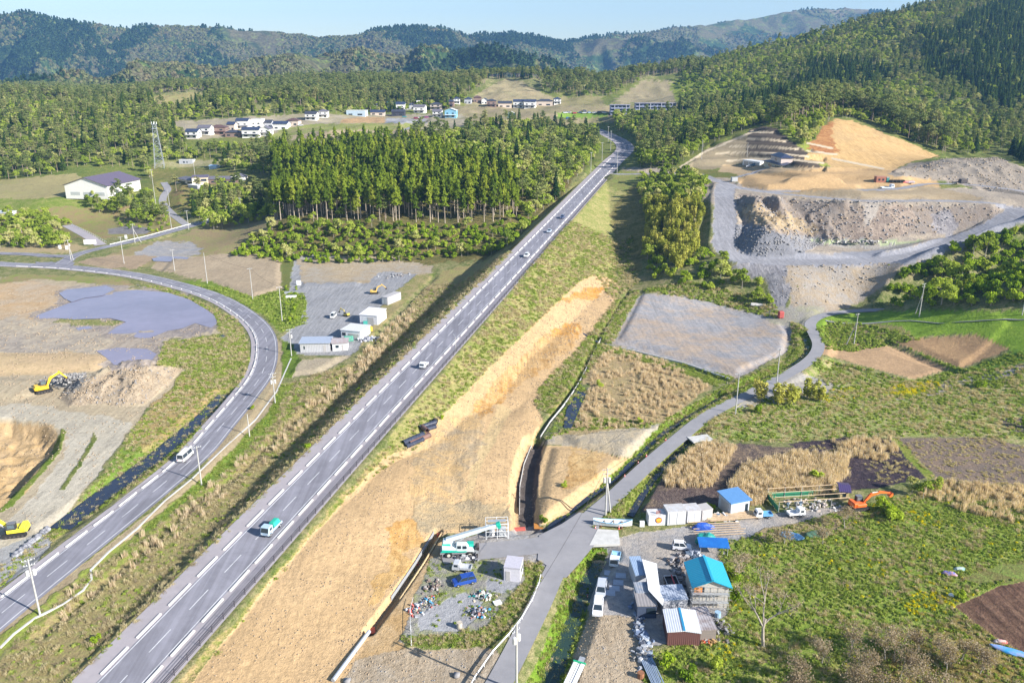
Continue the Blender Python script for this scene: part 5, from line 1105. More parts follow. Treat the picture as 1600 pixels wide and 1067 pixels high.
m_wwall = mat('white_wall', (.80,.78,.74), (.74,.72,.68), .8, 0, .6, .04); m_rust = mat('rusty_steel', (.30,.13,.06), (.2,.09,.05), .85, 0, 2, .25); m_ctr = mat('container_grey', (.60,.60,.60), (.5,.48,.46), .6, 0, .7, .08)
# ---------------- buildings ----------------
def bld(name, label, cat, a, b, depth, h, roof, rh, wm, rm, over=.35, ridge='x', wins=(), doors=(), group=None, base=.4, sunk=0, trim=None, roofname='roof'):
    """a, b: left and right ends of the front foot (pixels or points); roof gable/hip/flat/mono"""
    A = at(*a) if len(a) == 2 else Vector(a); B = at(*b) if len(b) == 2 else Vector(b)
    z = min(A.z, B.z)-sunk; d = B-A; W = math.hypot(d.x, d.y); rz = math.atan2(d.y, d.x)
    r = empty(name, (A.x, A.y, z), rz, label, cat, group); D_ = depth; o = over
    mb = MB(); mb.box((W/2, D_/2, (h-base)/2), (W, D_, h+base))
    if roof == 'gable':
        if ridge == 'x':
            for x in (0.001, W-.001): mb.add([(x, 0, h), (x, D_, h), (x, D_/2, h+rh)], [(0, 1, 2)])
        else:
            for y in (0.001, D_-.001): mb.add([(0, y, h), (W, y, h), (W/2, y, h+rh)], [(0, 1, 2)])
    mb.build('wall', wm, r)
    mb = MB(); t = .16
    if roof == 'flat': mb.box((W/2, D_/2, h+.13), (W+2*o, D_+2*o, .25))
    elif roof == 'mono':
        q = [(-o, h+.02), (D_+o, h+rh), (D_+o, h+rh+t), (-o, h+.02+t)]; mb.prof(q, -o, W+o, ax='yz')
    elif roof == 'hip':
        k = min(W, D_)/2; 
        if W >= D_: r1, r2 = (k, D_/2), (W-k, D_/2)
        else: r1, r2 = (W/2, k), (W/2, D_-k)
        e = h-rh*o/k*.0; v = [(-o,-o,h),(W+o,-o,h),(W+o,D_+o,h),(-o,D_+o,h),(-o,-o,h+t),(W+o,-o,h+t),(W+o,D_+o,h+t),(-o,D_+o,h+t),(r1[0],r1[1],h+rh+t),(r2[0],r2[1],h+rh+t)]
        if W >= D_: f = [(0,1,2,3),(0,1,5,4),(1,2,6,5),(2,3,7,6),(3,0,4,7),(4,5,9,8),(5,6,9),(6,7,8,9),(7,4,8)]
        else: f = [(0,1,2,3),(0,1,5,4),(1,2,6,5),(2,3,7,6),(3,0,4,7),(4,5,8),(5,6,9,8),(6,7,9),(7,4,8,9)]
        mb.add(v, f)
    else:
        L_, span = (W, D_) if ridge == 'x' else (D_, W); sl = rh/(span/2)
        q = [(-o, h-o*sl+.03), (span/2, h+rh+.03), (span+o, h-o*sl+.03), (span+o, h-o*sl+t+.03), (span/2, h+rh+t+.03), (-o, h-o*sl+t+.03)]
        if ridge == 'x': mb.prof(q, -o, L_+o, ax='yz')
        else: mb.prof(q, -o, L_+o, ax='xz')
    rf = mb.build(roofname, rm, r)
    if trim and roof == 'gable': MB().box((W/2, D_/2, h+rh+t+.06) , (W+2*o, .35, .08) if ridge == 'x' else (.35, D_+2*o, .08)).build('ridge_cap', trim, rf)
    def opening(nm, L, mtl, proud):
        for face, u0, u1, z0, z1 in L:
            mb = MB(); c = (u0+u1)/2; w_ = abs(u1-u0); hh = z1-z0; zc = (z0+z1)/2
            if face == 'f': mb.box((c*W, -.02, zc), (w_*W, proud, hh))
            elif face == 'r': mb.box((W+.02, c*D_, zc), (proud, w_*D_, hh))
            elif face == 'l': mb.box((-.02, c*D_, zc), (proud, w_*D_, hh))
            mb.build(nm, mtl, r)
    opening('window', wins, m_glass, .08); opening('door', doors, MATS.get('door_paint') or paint('door_paint', (.45,.43,.42)), .07)
    KIDS.clear(); return r
R_navy = corr('navy_roof', (.05,.065,.12), .5, 0, .4, .1); R_brown = corr('brown_roof', (.13,.075,.07), .5, 0, .5); R_grey = corr('grey_roof', (.16,.15,.18), .5, 0, .5); R_black = mat('black_tiles', (.04,.045,.06), (.07,.07,.09), .4, 0, 1); R_teal = corr('teal_roof', (.10,.22,.22), .5); R_purple = corr('purple_roof', (.135,.105,.15), .6, 1, .45, .0, .05)
R_white = corr('white_sheet_roof', (.72,.74,.80), .35, 0, .35, .1, .08); R_blue = corr('blue_sheet_roof', (.12,.28,.55), .3, 0, .4, 0, .08); R_turq = corr('turquoise_roof', (.03,.36,.54), .45, 1, .35, 0, .05); R_lgrey = corr('pale_metal_roof', (.45,.50,.60), .4, 0, .4, .2, .08); R_dbl = corr('dark_violet_roof', (.07,.05,.14), .4)
W_cream = mat('cream_wall', (.66,.57,.42), None, .8); W_white = m_wwall; W_brown = mat('brown_wall', (.25,.17,.14), None, .8); W_grey = mat('grey_wall', (.45,.46,.50), None, .8); W_beige = mat('beige_wall', (.60,.50,.42), None, .8); W_maroon = corr('maroon_cladding', (.15,.065,.06), .3, 0, .6); W_corr = corr('corrugated_grey_wall', (.55,.55,.57), .5, 0, .5, .2); W_blue = mat('pale_blue_wall', (.45,.56,.66), None, .8); W_apt = mat('apartment_wall', (.24,.27,.38), (.22,.25,.35), .7)
DOOR = [('f', .42, .52, 0, 2.0)]
# foreground lot and lane
bld('storage_shed', 'small white box shed with flat grey roof on the gravel lot', 'shed', (787.5,906.5), (812.5,909), 3.4, 2.5, 'flat', 0, mat('shed_panel', (.62,.60,.66), None, .7), mat('shed_roof', (.50,.48,.54), None, .6), over=.06, wins=[('r', .3, .8, 1.2, 1.8)], doors=[('f', .1, .38, .0, 1.9)])
# left yard
bld('storage_building', 'long grey corrugated store with pale blue metal roof in the left yard', 'shed', (469.5,550.5), (515.5,549.8), 5.2, 2.9, 'mono', .35, W_corr, R_lgrey, wins=[('f', .12, .16, 1.0, 2.0)], doors=[('f', .78, .88, 0, 2.1)])
bld('site_hut', 'small white hut with grey gabled roof beside the long grey store', 'shed', (520,548.6), (543.5,547.2), 4.8, 2.6, 'gable', .7, m_white, mat('dull_grey_roof', (.36,.34,.36), (.3,.24,.24), .7, 0, 1), ridge='x', wins=[('f', .2, .42, 1.0, 1.9)], doors=[('f', .6, .74, 0, 2.0)])
bld('workshop', 'white flat roofed workshop with open front and tools at its foot', 'workshop', (533.5,529), (563.5,531.5), 7.2, 2.9, 'flat', 0, m_white, mat('pale_flat_roof', (.62,.62,.63), None, .7), over=.2, wins=[('f', .06, .24, 1.2, 2.2)], doors=[('f', .38, .92, 0, 2.1)])
bld('warehouse', 'tall white sheet clad warehouse with white roof in the left yard', 'warehouse', (562.5,506), (590,508), 7.6, 3.3, 'mono', .5, corr('white_cladding', (.72,.72,.76), .5), mat('white_roof', (.78,.77,.82), None, .6), over=.15, doors=[('f', .45, .8, 0, 2.6)])
# school side
def gym():
    A = at(102, 308); z = 12.0
    A = Vector(pixz(103.5, 308, z)); B = Vector(pixz(170, 309.5, z)); C = Vector(pixz(216.5, 291, z)); W = (B-A).length; D_ = 34
    r = bld('gymnasium', 'large white gymnasium with broad purple gabled roof beside the brown playing field', 'gymnasium', (A.x, A.y, z), (B.x, B.y, z), D_, 7.4, 'gable', 4.6, W_white, R_purple, over=.9, ridge='y', base=1.0,
        wins=[('r', .06, .94, 5.0, 6.6), ('f', .12, .34, 1.2, 3.2), ('f', .42, .62, 1.2, 3.2), ('f', .7, .92, 1.2, 3.2)], doors=[('l', .4, .5, 0, 3)])
    for c in r.children:
        if c.name.startswith('window'): c.data.materials[0] = mat('pale_gym_glass', (.42,.45,.46), (.5,.5,.48), .3, 0, .4)
    return r
gym()
bld('school_building', 'low school wing with long purple grey roof below the lattice tower', 'school', (275,287), (312,291), 10, 3.4, 'hip', 1.4, W_cream, R_grey, wins=[('f', .1, .4, 1, 2.4), ('f', .5, .9, 1, 2.4)])
bld('school_building', 'two storey cream school block with flat purple roof edge, tallest of the school', 'school', (301,291), (326,288), 9, 5.4, 'mono', .6, W_cream, R_purple, wins=[('f', .15, .4, 3, 4.4), ('f', .55, .9, 3, 4.4), ('f', .2, .8, .8, 2.0)])
bld('school_building', 'long low school wing reaching right behind the trees', 'school', (326,288), (372,285), 9, 3.2, 'gable', 1.4, W_brown, R_grey, wins=[('f', .1, .9, 1, 2)])
bld('annex', 'small pale gabled annex at the right end of the school', 'annex', (360,284), (382,283), 7, 3, 'gable', 1.5, W_white, R_grey, ridge='y')
bld('portable_cabin', 'grey and white portable cabin on the grass above the school', 'cabin', (280,256.5), (301.5,256), 5, 3, 'flat', 0, W_grey, m_white, wins=[('f', .3, .42, .8, 2), ('f', .55, .62, .8, 2)], over=.1)
bld('garden_shed', 'small blue shed at the edge of the school trees', 'shed', (327,265), (338,264), 4, 2.4, 'gable', .8, W_blue, mat('pale_blue_roof', (.35,.5,.65), None, .5))
bld('bus_shelter', 'white roofed entrance canopy in front of the school', 'canopy', (294,293), (309,296), 5, 2.2, 'flat', 0, W_grey, m_white, over=.4)
bld('utility_building', 'low lilac building beside the track at the left picture edge', 'building', (-30,340), (14,341), 7, 3, 'flat', 0, mat('lilac_wall', (.60,.58,.70), None, .7), m_white)
# quarry house
bld('farmhouse', 'two storey cream house with dark blue roof on the terrace above the quarry', 'house', (1193,260), (1221,262), 9, 3.2, 'hip', 1.2, W_cream, R_navy, over=.9, wins=[('f', .25, .45, 1, 2.2), ('f', .65, .85, .4, 2.2)])
_up = bld('upper_storey', '', '', (1199,260), (1215,261), 6.5, 6.4, 'hip', 1.9, mat('cream_upper', (.68,.56,.50), None, .8), R_navy, over=.6, wins=[('f', .4, .6, 4.2, 5.4)])
bld('garage', 'long white garage with three roller doors left of the terrace house', 'garage', (1160,258), (1187,259), 6, 3.0, 'flat', 0, m_white, m_white, over=.1, doors=[('f', .08, .34, .1, 2.4), ('f', .38, .64, .1, 2.4), ('f', .68, .94, .1, 2.4)])
# join the upper storey to the farmhouse
_f = bpy.data.objects['farmhouse']
for c in list(_up.children):
    mw = Matrix.Translation(_up.location) @ Matrix.Rotation(_up.rotation_euler.z, 4, 'Z'); fw = Matrix.Translation(_f.location) @ Matrix.Rotation(_f.rotation_euler.z, 4, 'Z')
    c.data.transform(fw.inverted() @ mw @ Matrix.Translation((0, 1.6, .02))); c.parent = _f
bpy.data.objects.remove(_up)
bld('quarry_office', 'rust brown container office at the quarry bench', 'container office', (1369,285.5), (1384,285.5), 3.5, 2.8, 'flat', 0, mat('brick_red_panel', (.36,.14,.09), None, .7), mat('brick_red_top', (.40,.20,.14), None, .7), over=.05, wins=[('f', .2, .4, 1, 2), ('f', .6, .8, 1, 2)])
bld('quarry_hut', 'small teal cabin between the brown office and the tyre row', 'cabin', (1385,285.5), (1389,285.5), 2.5, 2.4, 'flat', 0, mat('teal_panel', (.05,.26,.24), None, .6), m_steel, over=.05)
# right works yard
bld('tool_shed', 'grey panel shed with blue roof and open dark doorway by the reeds', 'shed', (1141,807), (1169.5,801), 4.2, 2.9, 'mono', .35, mat('pale_panel', (.55,.57,.60), None, .6), R_blue, doors=[('l', .2, .8, 0, 2.3)], wins=[('f', .78, .93, .3, 2.2)])
bld('playhouse_hut', 'small cream hut with dark violet roof behind the orange excavator', 'hut', (1311.5,782), (1325,783.5), 3.4, 2.2, 'gable', .5, mat('cream_panel', (.70,.55,.28), None, .7), R_dbl, ridge='x', wins=[('f', .35, .68, 1.0, 1.7)])
bld('house_under_repair', 'tall shed house with turquoise gabled roof and scaffold on its front', 'house', (1082,949), (1136,949), 6.3, 4.1, 'gable', 1.15, mat('bare_board_wall', (.50,.47,.42), (.42,.38,.33), .8, 0, 1), R_turq, over=.45, ridge='y', wins=[('f', .08, .3, 2.9, 4.0)], trim=R_turq)
bld('corrugated_shed', 'low shed with white sheet roof and dark maroon walls at the yard bottom', 'shed', (1042,1008), (1093,1008.5), 5.2, 2.4, 'gable', .3, W_maroon, R_white, ridge='y', over=.12, trim=mat('blue_ridge', (.03,.25,.45), None, .5))
bld('lean_to', 'open lean-to with grey sheet roof beside the maroon shed', 'lean-to', (1093.5,1002), (1118,1000), 5.2, 2.0, 'mono', .2, mat('open_bay_wall', (.22,.19,.17), None, .9), corr('patchy_grey_sheet', (.42,.40,.42), .4, 0, .6, .1, .06, .02, (.27,.22,.21)), over=.1)
bld('store', 'small store with pale blue metal roof behind the maroon shed', 'store', (1036,960), (1073,957.5), 3.6, 2.6, 'mono', .2, W_grey, R_lgrey, over=.1)
bld('machine_shed', 'shed with blue grey ribbed roof at the top of the left hut row', 'shed', (992,919), (1009,918), 5.2, 2.5, 'mono', .15, W_grey, corr('blue_grey_sheet', (.30,.40,.56), .3), over=.08)
bld('machine_shed', 'shed with patched grey roof in the middle of the left hut row', 'shed', (994,947), (1021,946), 2.6, 2.5, 'mono', .1, W_grey, corr('dull_sheet', (.34,.34,.36), .4, 0, .6, 0, .06, .02, (.2,.25,.33)), over=.08)
bld('machine_shed', 'dark walled shed with brown grey roof at the bottom of the left hut row', 'shed', (995,966), (1025,965.5), 3.4, 2.3, 'mono', .15, mat('navy_wall', (.05,.07,.12), None, .7), corr('brown_grey_sheet', (.30,.28,.28), .5), over=.08, wins=[('f', .5, .95, .9, 2.0)])
# village houses
V_ = [ # x, foot y, width px, depth m, height, roof kind, roof, wall, label, storeys lower roof
 (300,217,19,8,5.6,'gable','x',R_navy,W_white,'white house with navy roof at the left end of the near hamlet'),
 (319,211,20,8,5.8,'gable','x',R_grey,W_white,'white house with grey purple roof second from left in the near hamlet'),
 (341,211,24,9,6.0,'hip','x',R_brown,W_brown,'brown two storey house with brown hipped roof in the near hamlet'),
 (361,204,12,7,5.0,'gable','x',R_navy,W_beige,'small house with navy roof behind the long low dark house'),
 (379,202,19,8,7.0,'gable','x',R_navy,W_white,'tall white house with small navy roof and row of windows'),
 (364,214.5,24,7,3.6,'hip','x',R_black,W_brown,'long low dark house with black tiled hipped roof'),
 (401,201,17,8,7.6,'flat','x',m_white,W_white,'tall white flat roofed house at the back of the near hamlet'),
 (392,215.5,27,8,6.4,'gable','x',R_navy,W_white,'large white house with navy roof at the front of the near hamlet'),
 (414,213,16,8,5.8,'gable','y',R_grey,W_white,'white house with lilac grey roof facing the camera gable first'),
 (419,200,11,7,4.6,'gable','x',R_black,W_grey,'small dark roofed house between two white houses'),
 (438,203,23,9,5.0,'gable','x',R_navy,W_white,'white house with big steep navy roof near the hamlet right end'),
 (457,197,19,8,4.4,'hip','x',R_brown,W_beige,'beige house with brown hipped roof at the hamlet right end'),
 (486,188.5,18,8,5.8,'gable','x',R_black,W_white,'dark roofed farmhouse at the left end of the spoil terrace'),
 (505,184.5,15,8,5.6,'hip','x',R_grey,W_white,'pale house with lilac hipped roof beside the dark roofed farmhouse'),
 (556,181.5,30,10,5.0,'flat','x',m_white,W_blue,'long pale blue grey warehouse with flat roof behind the spoil heap'),
 (592,173,15,8,5.8,'hip','x',R_grey,W_white,'grey roofed white house directly right of the warehouse'),
 (590,181,22,7,3.4,'gable','x',R_navy,W_beige,'low navy roofed house in front of the grey roofed house'),
 (613,173,15,8,6.6,'gable','x',R_teal,W_blue,'pale blue house with teal roof in the far hamlet'),
 (626,173.5,14,8,6.6,'gable','x',R_navy,W_white,'tall white house with navy roof right of the teal roofed one'),
 (622,181.5,20,8,4.0,'gable','x',R_black,mat('black_wall', (.05,.05,.07), None, .7),'black walled house with black roof in the far hamlet'),
 (642,171.5,13,7,4.6,'hip','x',R_navy,W_grey,'grey house with navy hipped roof behind the big white one'),
 (655,177.5,18,9,6.4,'gable','x',R_grey,W_white,'big white house with grey roof in the middle of the far hamlet'),
 (657,167,12,8,6.0,'flat','x',m_white,W_white,'white flat roofed block at the back of the far hamlet'),
 (681,172,18,8,5.4,'hip','x',R_black,W_beige,'beige house with black hipped roof right of the big white one'),
 (683,183.5,14,8,5.4,'gable','x',R_grey,W_white,'white and grey house left of the blue fronted workshop'),
 (704,184.5,18,9,6.8,'gable','y',m_white,mat('sky_blue_front', (.22,.46,.62), None, .7),'workshop with sky blue front and white gable'),
 (702,168,14,8,5.8,'hip','x',R_navy,W_brown,'brown house with navy hipped roof above the blue fronted workshop'),
 (714,163,10,7,5.4,'hip','x',R_navy,W_white,'white house with navy roof just above the dark tree clump'),
 (731,162.5,11,7,4.8,'hip','x',R_navy,W_grey,'navy roofed house at the left of the row below the cut slope'),
 (746,160.5,12,7,5.0,'hip','x',R_brown,W_brown,'brown roofed house second in the row below the cut slope'),
 (768,168,15,8,6.4,'hip','x',R_black,W_brown,'dark brown house with black hipped roof below the cut slope'),
 (757,163,9,7,4.4,'gable','y',R_navy,W_white,'small white gabled house left of the dark brown one'),
 (789,168.5,21,8,4.6,'gable','x',R_black,W_beige,'house with large black solar panel roof below the cut slope'),
 (810,169,16,8,6.6,'gable','x',R_navy,W_white,'white two storey house with navy roof, left of a matching pair'),
 (828,169.5,18,8,6.8,'gable','x',R_navy,W_white,'white two storey house with navy roof, right of a matching pair'),
 (851,166,25,9,5.0,'hip','x',R_black,W_beige,'wide house with stacked black hipped roofs right of the pair'),
 (871,163.5,11,7,5.4,'hip','x',R_navy,W_white,'white house with navy roof at the right end of the row'),
 (799,184,12,6,3.4,'gable','y',m_white,R_teal,'small white gabled barn alone below the terrace of houses'),
]
for i, (x, y, wpx, dp, hh, rf, rg, rm, wm, lb) in enumerate(V_):
    c = at(x, y); m = mpp(c); W = wpx*m; a = random.uniform(-.12, .12)
    A = c+Vector((-W/2*math.cos(a), -W/2*math.sin(a), 0)); B = c+Vector((W/2*math.cos(a), W/2*math.sin(a), 0)); A.z = B.z = c.z
    two = hh > 5.2; ws = [('f', .12, .32, .9, 2.1), ('f', .6, .84, .6, 2.1)]
    if two: ws += [('f', .15, .3, 3.6, 4.7), ('f', .62, .8, 3.6, 4.7), ('r', .35, .6, 3.6, 4.7)]
    r = bld('house', lb, 'house', (A.x, A.y, A.z), (B.x, B.y, B.z), dp, hh, rf, 1.9 if rf != 'flat' else 0, wm, rm, over=.55 if rf != 'flat' else .1, ridge=rg, wins=ws, group='houses of the hillside hamlets', base=2.5)
    if two and rf != 'flat':
        MB().box((W*.5, -.9, 2.85), (W*.96, 1.8, .18), rx=.16).build('porch_roof', rm, r)
def apartments(x0, x1, y, fl, label, sections):
    A = at(x0, y); z = A.z; B = Vector(pixz(x1, y, z)); W = (B-A).length; rz = math.atan2(B.y-A.y, B.x-A.x); r = empty('apartment_building', (A.x, A.y, z), rz, label, 'apartment block')
    H_ = fl*3.0+.6; mb = MB(); mb.box((W/2, 6, H_/2-1), (W, 9, H_+2)).build('wall', W_apt, r)
    MB().prof([(-.5, H_), (W+.5, H_), (W+.5, H_+.25), (-.5, H_+.25)], 0, 11.2).build('roof', mat('lilac_grey_roof', (.34,.33,.42), None, .6), r)
    n = sections
    for f in range(fl):
        b = MB(); b.box((W/2, .85, f*3.0+.75), (W, 1.3, 1.2)); b.build('balcony', mat('balcony_front', (.25,.28,.40), None, .7), r)
        for k in range(n):
            MB().box(((k+.5)*W/n, 1.46, f*3.0+1.75), (W/n*.72, .08, 1.7)).build('window', m_glass, r)
    for k in range(1, n, 3): MB().box((k*W/n, .8, H_/2), (.5, 1.7, H_)).build('pillar', W_grey, r)
    return r
apartments(954, 984, 180.5, 3, 'grey blue three storey apartment block, the nearer and shorter one', 5)
apartments(993, 1056, 177.5, 3, 'long grey blue apartment block behind the short one', 11)
# ---------------- lattice tower ----------------
def tower(px, py, top):
    p = at(px, py); h = 0
    for q in np.arange(5, 70, .25):
        if proj(p.x, p.y, p.z+q)[1] <= top: h = q; break
    r = empty('lattice_tower', p, .3, 'tall white steel lattice tower rising behind the school', 'tower'); a0, a1 = 3.4, 1.1
    def co(i, t): s = a0+(a1-a0)*t; return Vector(((-1, 1, 1, -1)[i]*s, (-1, -1, 1, 1)[i]*s, h*t))
    m = mat('tower_steel', (.34,.37,.42), None, .5)
    for i in range(4): MB().tube(co(i, 0), co(i, 1), .14, .10, 6).build('leg', m, r)
    b = MB(); n = 9
    for k in range(n):
        t0, t1 = k/n, (k+1)/n
        for i in range(4):
            j = (i+1) % 4; b.tube(co(i, t0), co(j, t1), .06, None, 4); b.tube(co(j, t0), co(i, t1), .06, None, 4); b.tube(co(i, t1), co(j, t1), .06, None, 4)
    b.build('bracing', m, r); b = MB(); b.box((0, 0, h), (3.4, 3.4, .2)); b.box((0, 0, h-3.2), (3.8, 3.8, .2)); b.build('platform', m, r)
    for i in range(4): MB().tube((math.cos(i*1.57)*1.7, math.sin(i*1.57)*1.7, h), (math.cos(i*1.57)*1.7, math.sin(i*1.57)*1.7, h+1.8), .22, None, 6).build('antenna', m_white, r)
tower(250, 263, 195)
# ---------------- utility poles ----------------
POLES = {}
def hgt(p, top):
    for q in np.arange(2, 40, .1):
        if proj(p.x, p.y, p.z+q)[1] <= top: return float(q)
    return 12.0
def pole(key, px, py, top, label, arms=1, trans=0, second=None, lamp=False, rot=.5, r0=.17):
    p = at(px, py); h = hgt(p, top) if top is not None else 11; r = empty('utility_pole' if not lamp else 'street_lamp', p, rot, label, 'utility pole' if not lamp else 'street lamp', 'utility poles' if not lamp else None)
    MB().tube((0, 0, -.4), (0, 0, h), r0, r0*.62, 10).build('pole', m_pole, r)
    for k in range(arms):
        z = h-.35-k*.9; MB().box((0, .12, z), (1.9-.3*k, .09, .09)).build('crossarm', m_steel, r)
        b = MB()
        for q in (-.85, -.4, .4, .85): b.tube((q*(1-.15*k), .12, z+.05), (q*(1-.15*k), .12, z+.25), .05, .03, 6)
        b.build('insulators', m_white, r)
    for k in range(trans):
        s = -1 if k else 1; b = MB(); b.tube((s*.48, 0, h-3.0), (s*.48, 0, h-2.05), .27, None, 12); b.tube((s*.48, 0, h-2.05), (s*.48, 0, h-1.95), .27, .12, 12); b.build('transformer', m_ctr, r); MB().box((s*.2, 0, h-2.5), (.4, .12, .12)).build('bracket', m_steel, r)
    if second:
        q = at(*second); d = q-p; d.rotate(Matrix.Rotation(-rot, 3, 'Z')); MB().tube((d.x, d.y, d.z-.3), (.1, .05, h*.72 if not lamp else h), r0*.9, r0*.7, 8).build('stay_pole', m_pole, r)
    if lamp: b = MB(); b.tube((0, 0, h), (1.2, 0, h+.4), .05, .04, 6); b.build('arm', m_steel, r); MB().box((1.45, 0, h+.4), (.6, .22, .12)).build('lamp_head', m_steel, r)
    POLES[key] = (p, h); return r
pole('a', 63, 962, 873, 'concrete utility pole with transformers, nearest to the camera beside the curved road', 2, 2)
pole('b', 315, 757.5, 697, 'plain concrete pole beside the curved road near the white van', 1)
pole('c', 430, 630, 583, 'concrete pole carrying transformers and arms where the curved road bends back', 2, 2)
pole('d', 390, 682, 647, 'slim pole on the grass verge between the van and the bend', 0)
pole('e', 455.5, 556, 514, 'utility pole at the corner of the long grey store', 2, 1)
pole('f', 441, 502, 448, 'utility pole on the overgrown green corner left of the yard', 1)
pole('g', 395, 468, 419, 'utility pole in front of the flat brown field', 1)
pole('h', 324, 443, 395, 'utility pole at the left edge of the flat brown field', 0)
pole('i', 273, 423, 390, 'utility pole by the small grey puddle', 1)
pole('j', 194, 412, 370, 'utility pole on the brown plot near the road junction', 1)
pole('k', 111, 407, 375, 'braced utility pole at the road junction', 1, 1, second=(115, 406.5))
pole('l', 211, 380, 350, 'braced utility pole beside the small dark parking patch', 1, 0, second=(221, 379))
pole('m', 245, 331, 265, 'very tall pole on the slope below the school path', 1)
pole('n', 295, 359, 329, 'pole where the school path meets the embanked road', 1)
pole('o', 265, 322, 298, 'short pole right of the school path bend', 0)
pole('p', 306, 286, 253, 'pole in front of the school roofs', 1)
pole('q', 377, 334, 309, 'pole along the embanked side road under the trees', 1)
pole('r', 268, 357, 332, 'pole left of the foot of the school path', 0)
pole('t', 923, 270.5, 238, 'left lower pole beside the far highway under the trees', 1)
pole('u', 940.5, 252, 223, 'pole at the start of the far highway bend', 1)
pole('v', 964, 270.5, 237, 'pole with small signs at the highway side road', 0)
pole('w', 950, 222, 198, 'pole on the inside of the far highway bend', 1)
pole('x', 954, 236, 205, 'pole with lamp on the inside of the far highway bend', 1)
pole('y', 946, 806, 732, 'tall pole with stay and transformers beside the boat', 3, 2, second=(954, 801), rot=.1, r0=.2)
pole('z', 1149, 647, 584, 'slim pole at the left of the yellow bamboo shrubs', 1, rot=.05)
pole('aa', 1213, 601, 545, 'slim pole beside the grey lay-by on the lane', 1, rot=.05)
pole('ab', 1334, 539, 490, 'braced pole pair at the corner of the ploughed field', 1, second=(1322, 538))
pole('ac', 1436, 495, 443, 'braced pole pair beside the lane under the bushy hill', 2, second=(1430, 490))
pole('ad', 807, 1082, 975, 'tall pole with transformers on the lane at the bottom of the picture', 3, 2, rot=.9, r0=.2)
pole('ae', 1096, 249, 219, 'pole left of the terraced cut slope', 0)
pole('af', 1167, 246, 223, 'pole behind the white garage', 0)
pole('ag', 1597, 492, 455, 'pole at the right picture edge on the lane', 1)
pole('ah', 712, 546, 527, 'slim lamp post at the right kerb of the highway', 0, lamp=True, rot=2.0, r0=.09)
def wire(a, b, sag=.6, off=0, dz=-.2):
    (p, h), (q, g) = POLES[a], POLES[b]; A = p+Vector((off, 0, h+dz)); B = q+Vector((off, 0, g+dz)); pts = []
    for i in range(13): t = i/12; v = A.lerp(B, t); v.z -= sag*4*t*(1-t); pts.append(v)
    return MB().path(pts, .03, 4).build('cable', m_dsteel)
for i, (a, b, o, lb) in enumerate([('a','b',-.7,'thin cable between the nearest pole and the van pole'),('a','b',.7,'second thin cable between the nearest pole and the van pole'),('b','c',-.6,'thin cable from the van pole up to the bend pole'),
   ('c','e',.4,'thin cable over the curved road from bend pole to the store'),('e','f',.4,'thin cable along the left side of the yard'),('y','ad',-.4,'thin cable along the lane above the gravel lot'),('y','z',.4,'thin cable from the boat pole up the lane'),('z','aa',.3,'thin cable over the yellow bamboo shrubs'),('g','f',.3,'thin cable over the green corner'),('h','g',.3,'thin cable over the flat brown field')]):
    w_ = wire(a, b, .9, o); tag(w_, lb, 'cable', 'power cables')
# ---------------- kerb blocks and guard fence ----------------
def kerbs(Lw, off, s0, s1, ln, per, label, group):
    me = None; s = s0; k = 0
    while s+ln < s1:
        p, a = pt_at(Lw, s+ln/2, off)
        if me is None:
            o = MB().box((0, 0, .1), (ln, .38, .26), taper=(.99, .75)).build('kerb_block', m_kerb, bevel=.02); me = o.data
        else: o = link('kerb_block', me)
        p0, _ = pt_at(Lw, s, off); p1, _ = pt_at(Lw, s+ln, off); o.location = p; o.rotation_euler = (0, -math.atan2(p1.z-p0.z, ln), a); tag(o, label, 'kerb block', group); s += per; k += 1
    return k
sM = seglen(MAIN)
kerbs(MAINALL, -3.75, 8, sM+10, 5.6, 7.5, 'long low white kerb block in the row along the left side of the highway', 'left kerb row of the highway')
kerbs(MAINALL, 3.75, 6, sM-20, 5.6, 7.5, 'long low white kerb block in the row along the fenced side of the highway', 'right kerb row of the highway')
sLl = seglen(LEFT); kerbs(LEFT, 3.0, sLl*.32, sLl-4, 5.6, 7.5, 'long low white kerb block in the row along the curved road', 'kerb row of the curved road')
def fence_main():
    r = empty('guard_fence', (0, 0, 0), 0, 'long dark rail fence on the right edge of the highway', 'fence'); s = 6.0; n = 0; far = MB(); m = mat('fence_paint', (.06,.055,.07), None, .6)
    while s < sM-70:
        p, a = pt_at(MAINALL, s, 6.6); b = MB() if n < 98 else far; b.box((p.x, p.y, p.z+.55), (.10, .10, 1.2), rz=a)
        if n < 98: b.build('post', m, r)
        s += 3.0; n += 1
    if far.v: q = far.build('post_row', m, r); q['kind'] = 'stuff'
    for z in (.3, .58, .86, 1.14):
        b = MB(); pr = None; s = 6.0
        while s < sM-70:
            p, a = pt_at(MAINALL, s, 6.6); p.z += z
            if pr is not None: b.tube(pr, p, .05, None, 4)
            pr = p; s += 9.0
        b.build('rail', m, r)
fence_main()
def rail(name, L, label, cat, m, hh=.7, step=3.0, thick=.05, band=.3, group=None, z=None):
    P = [at(*q) for q in L]; r = empty(name, (0, 0, 0), 0, label, cat, group); b = MB()
    for i in range(1, len(P)):
        a, c = P[i-1], P[i]; d = c-a; L_ = math.hypot(d.x, d.y); rz = math.atan2(d.y, d.x)
        b.box(((a.x+c.x)/2, (a.y+c.y)/2, (a.z+c.z)/2+hh), (L_+.03, thick, band), rz=rz, ry=-math.atan2(d.z, L_)); n = max(1, int(L_/step))
        for k in range(n): q = a.lerp(c, k/n); MB().box((q.x, q.y, q.z+hh/2), (.1, .1, hh+.2), rz=rz).build('post', m, r)
    b.build('beam', m, r); return r
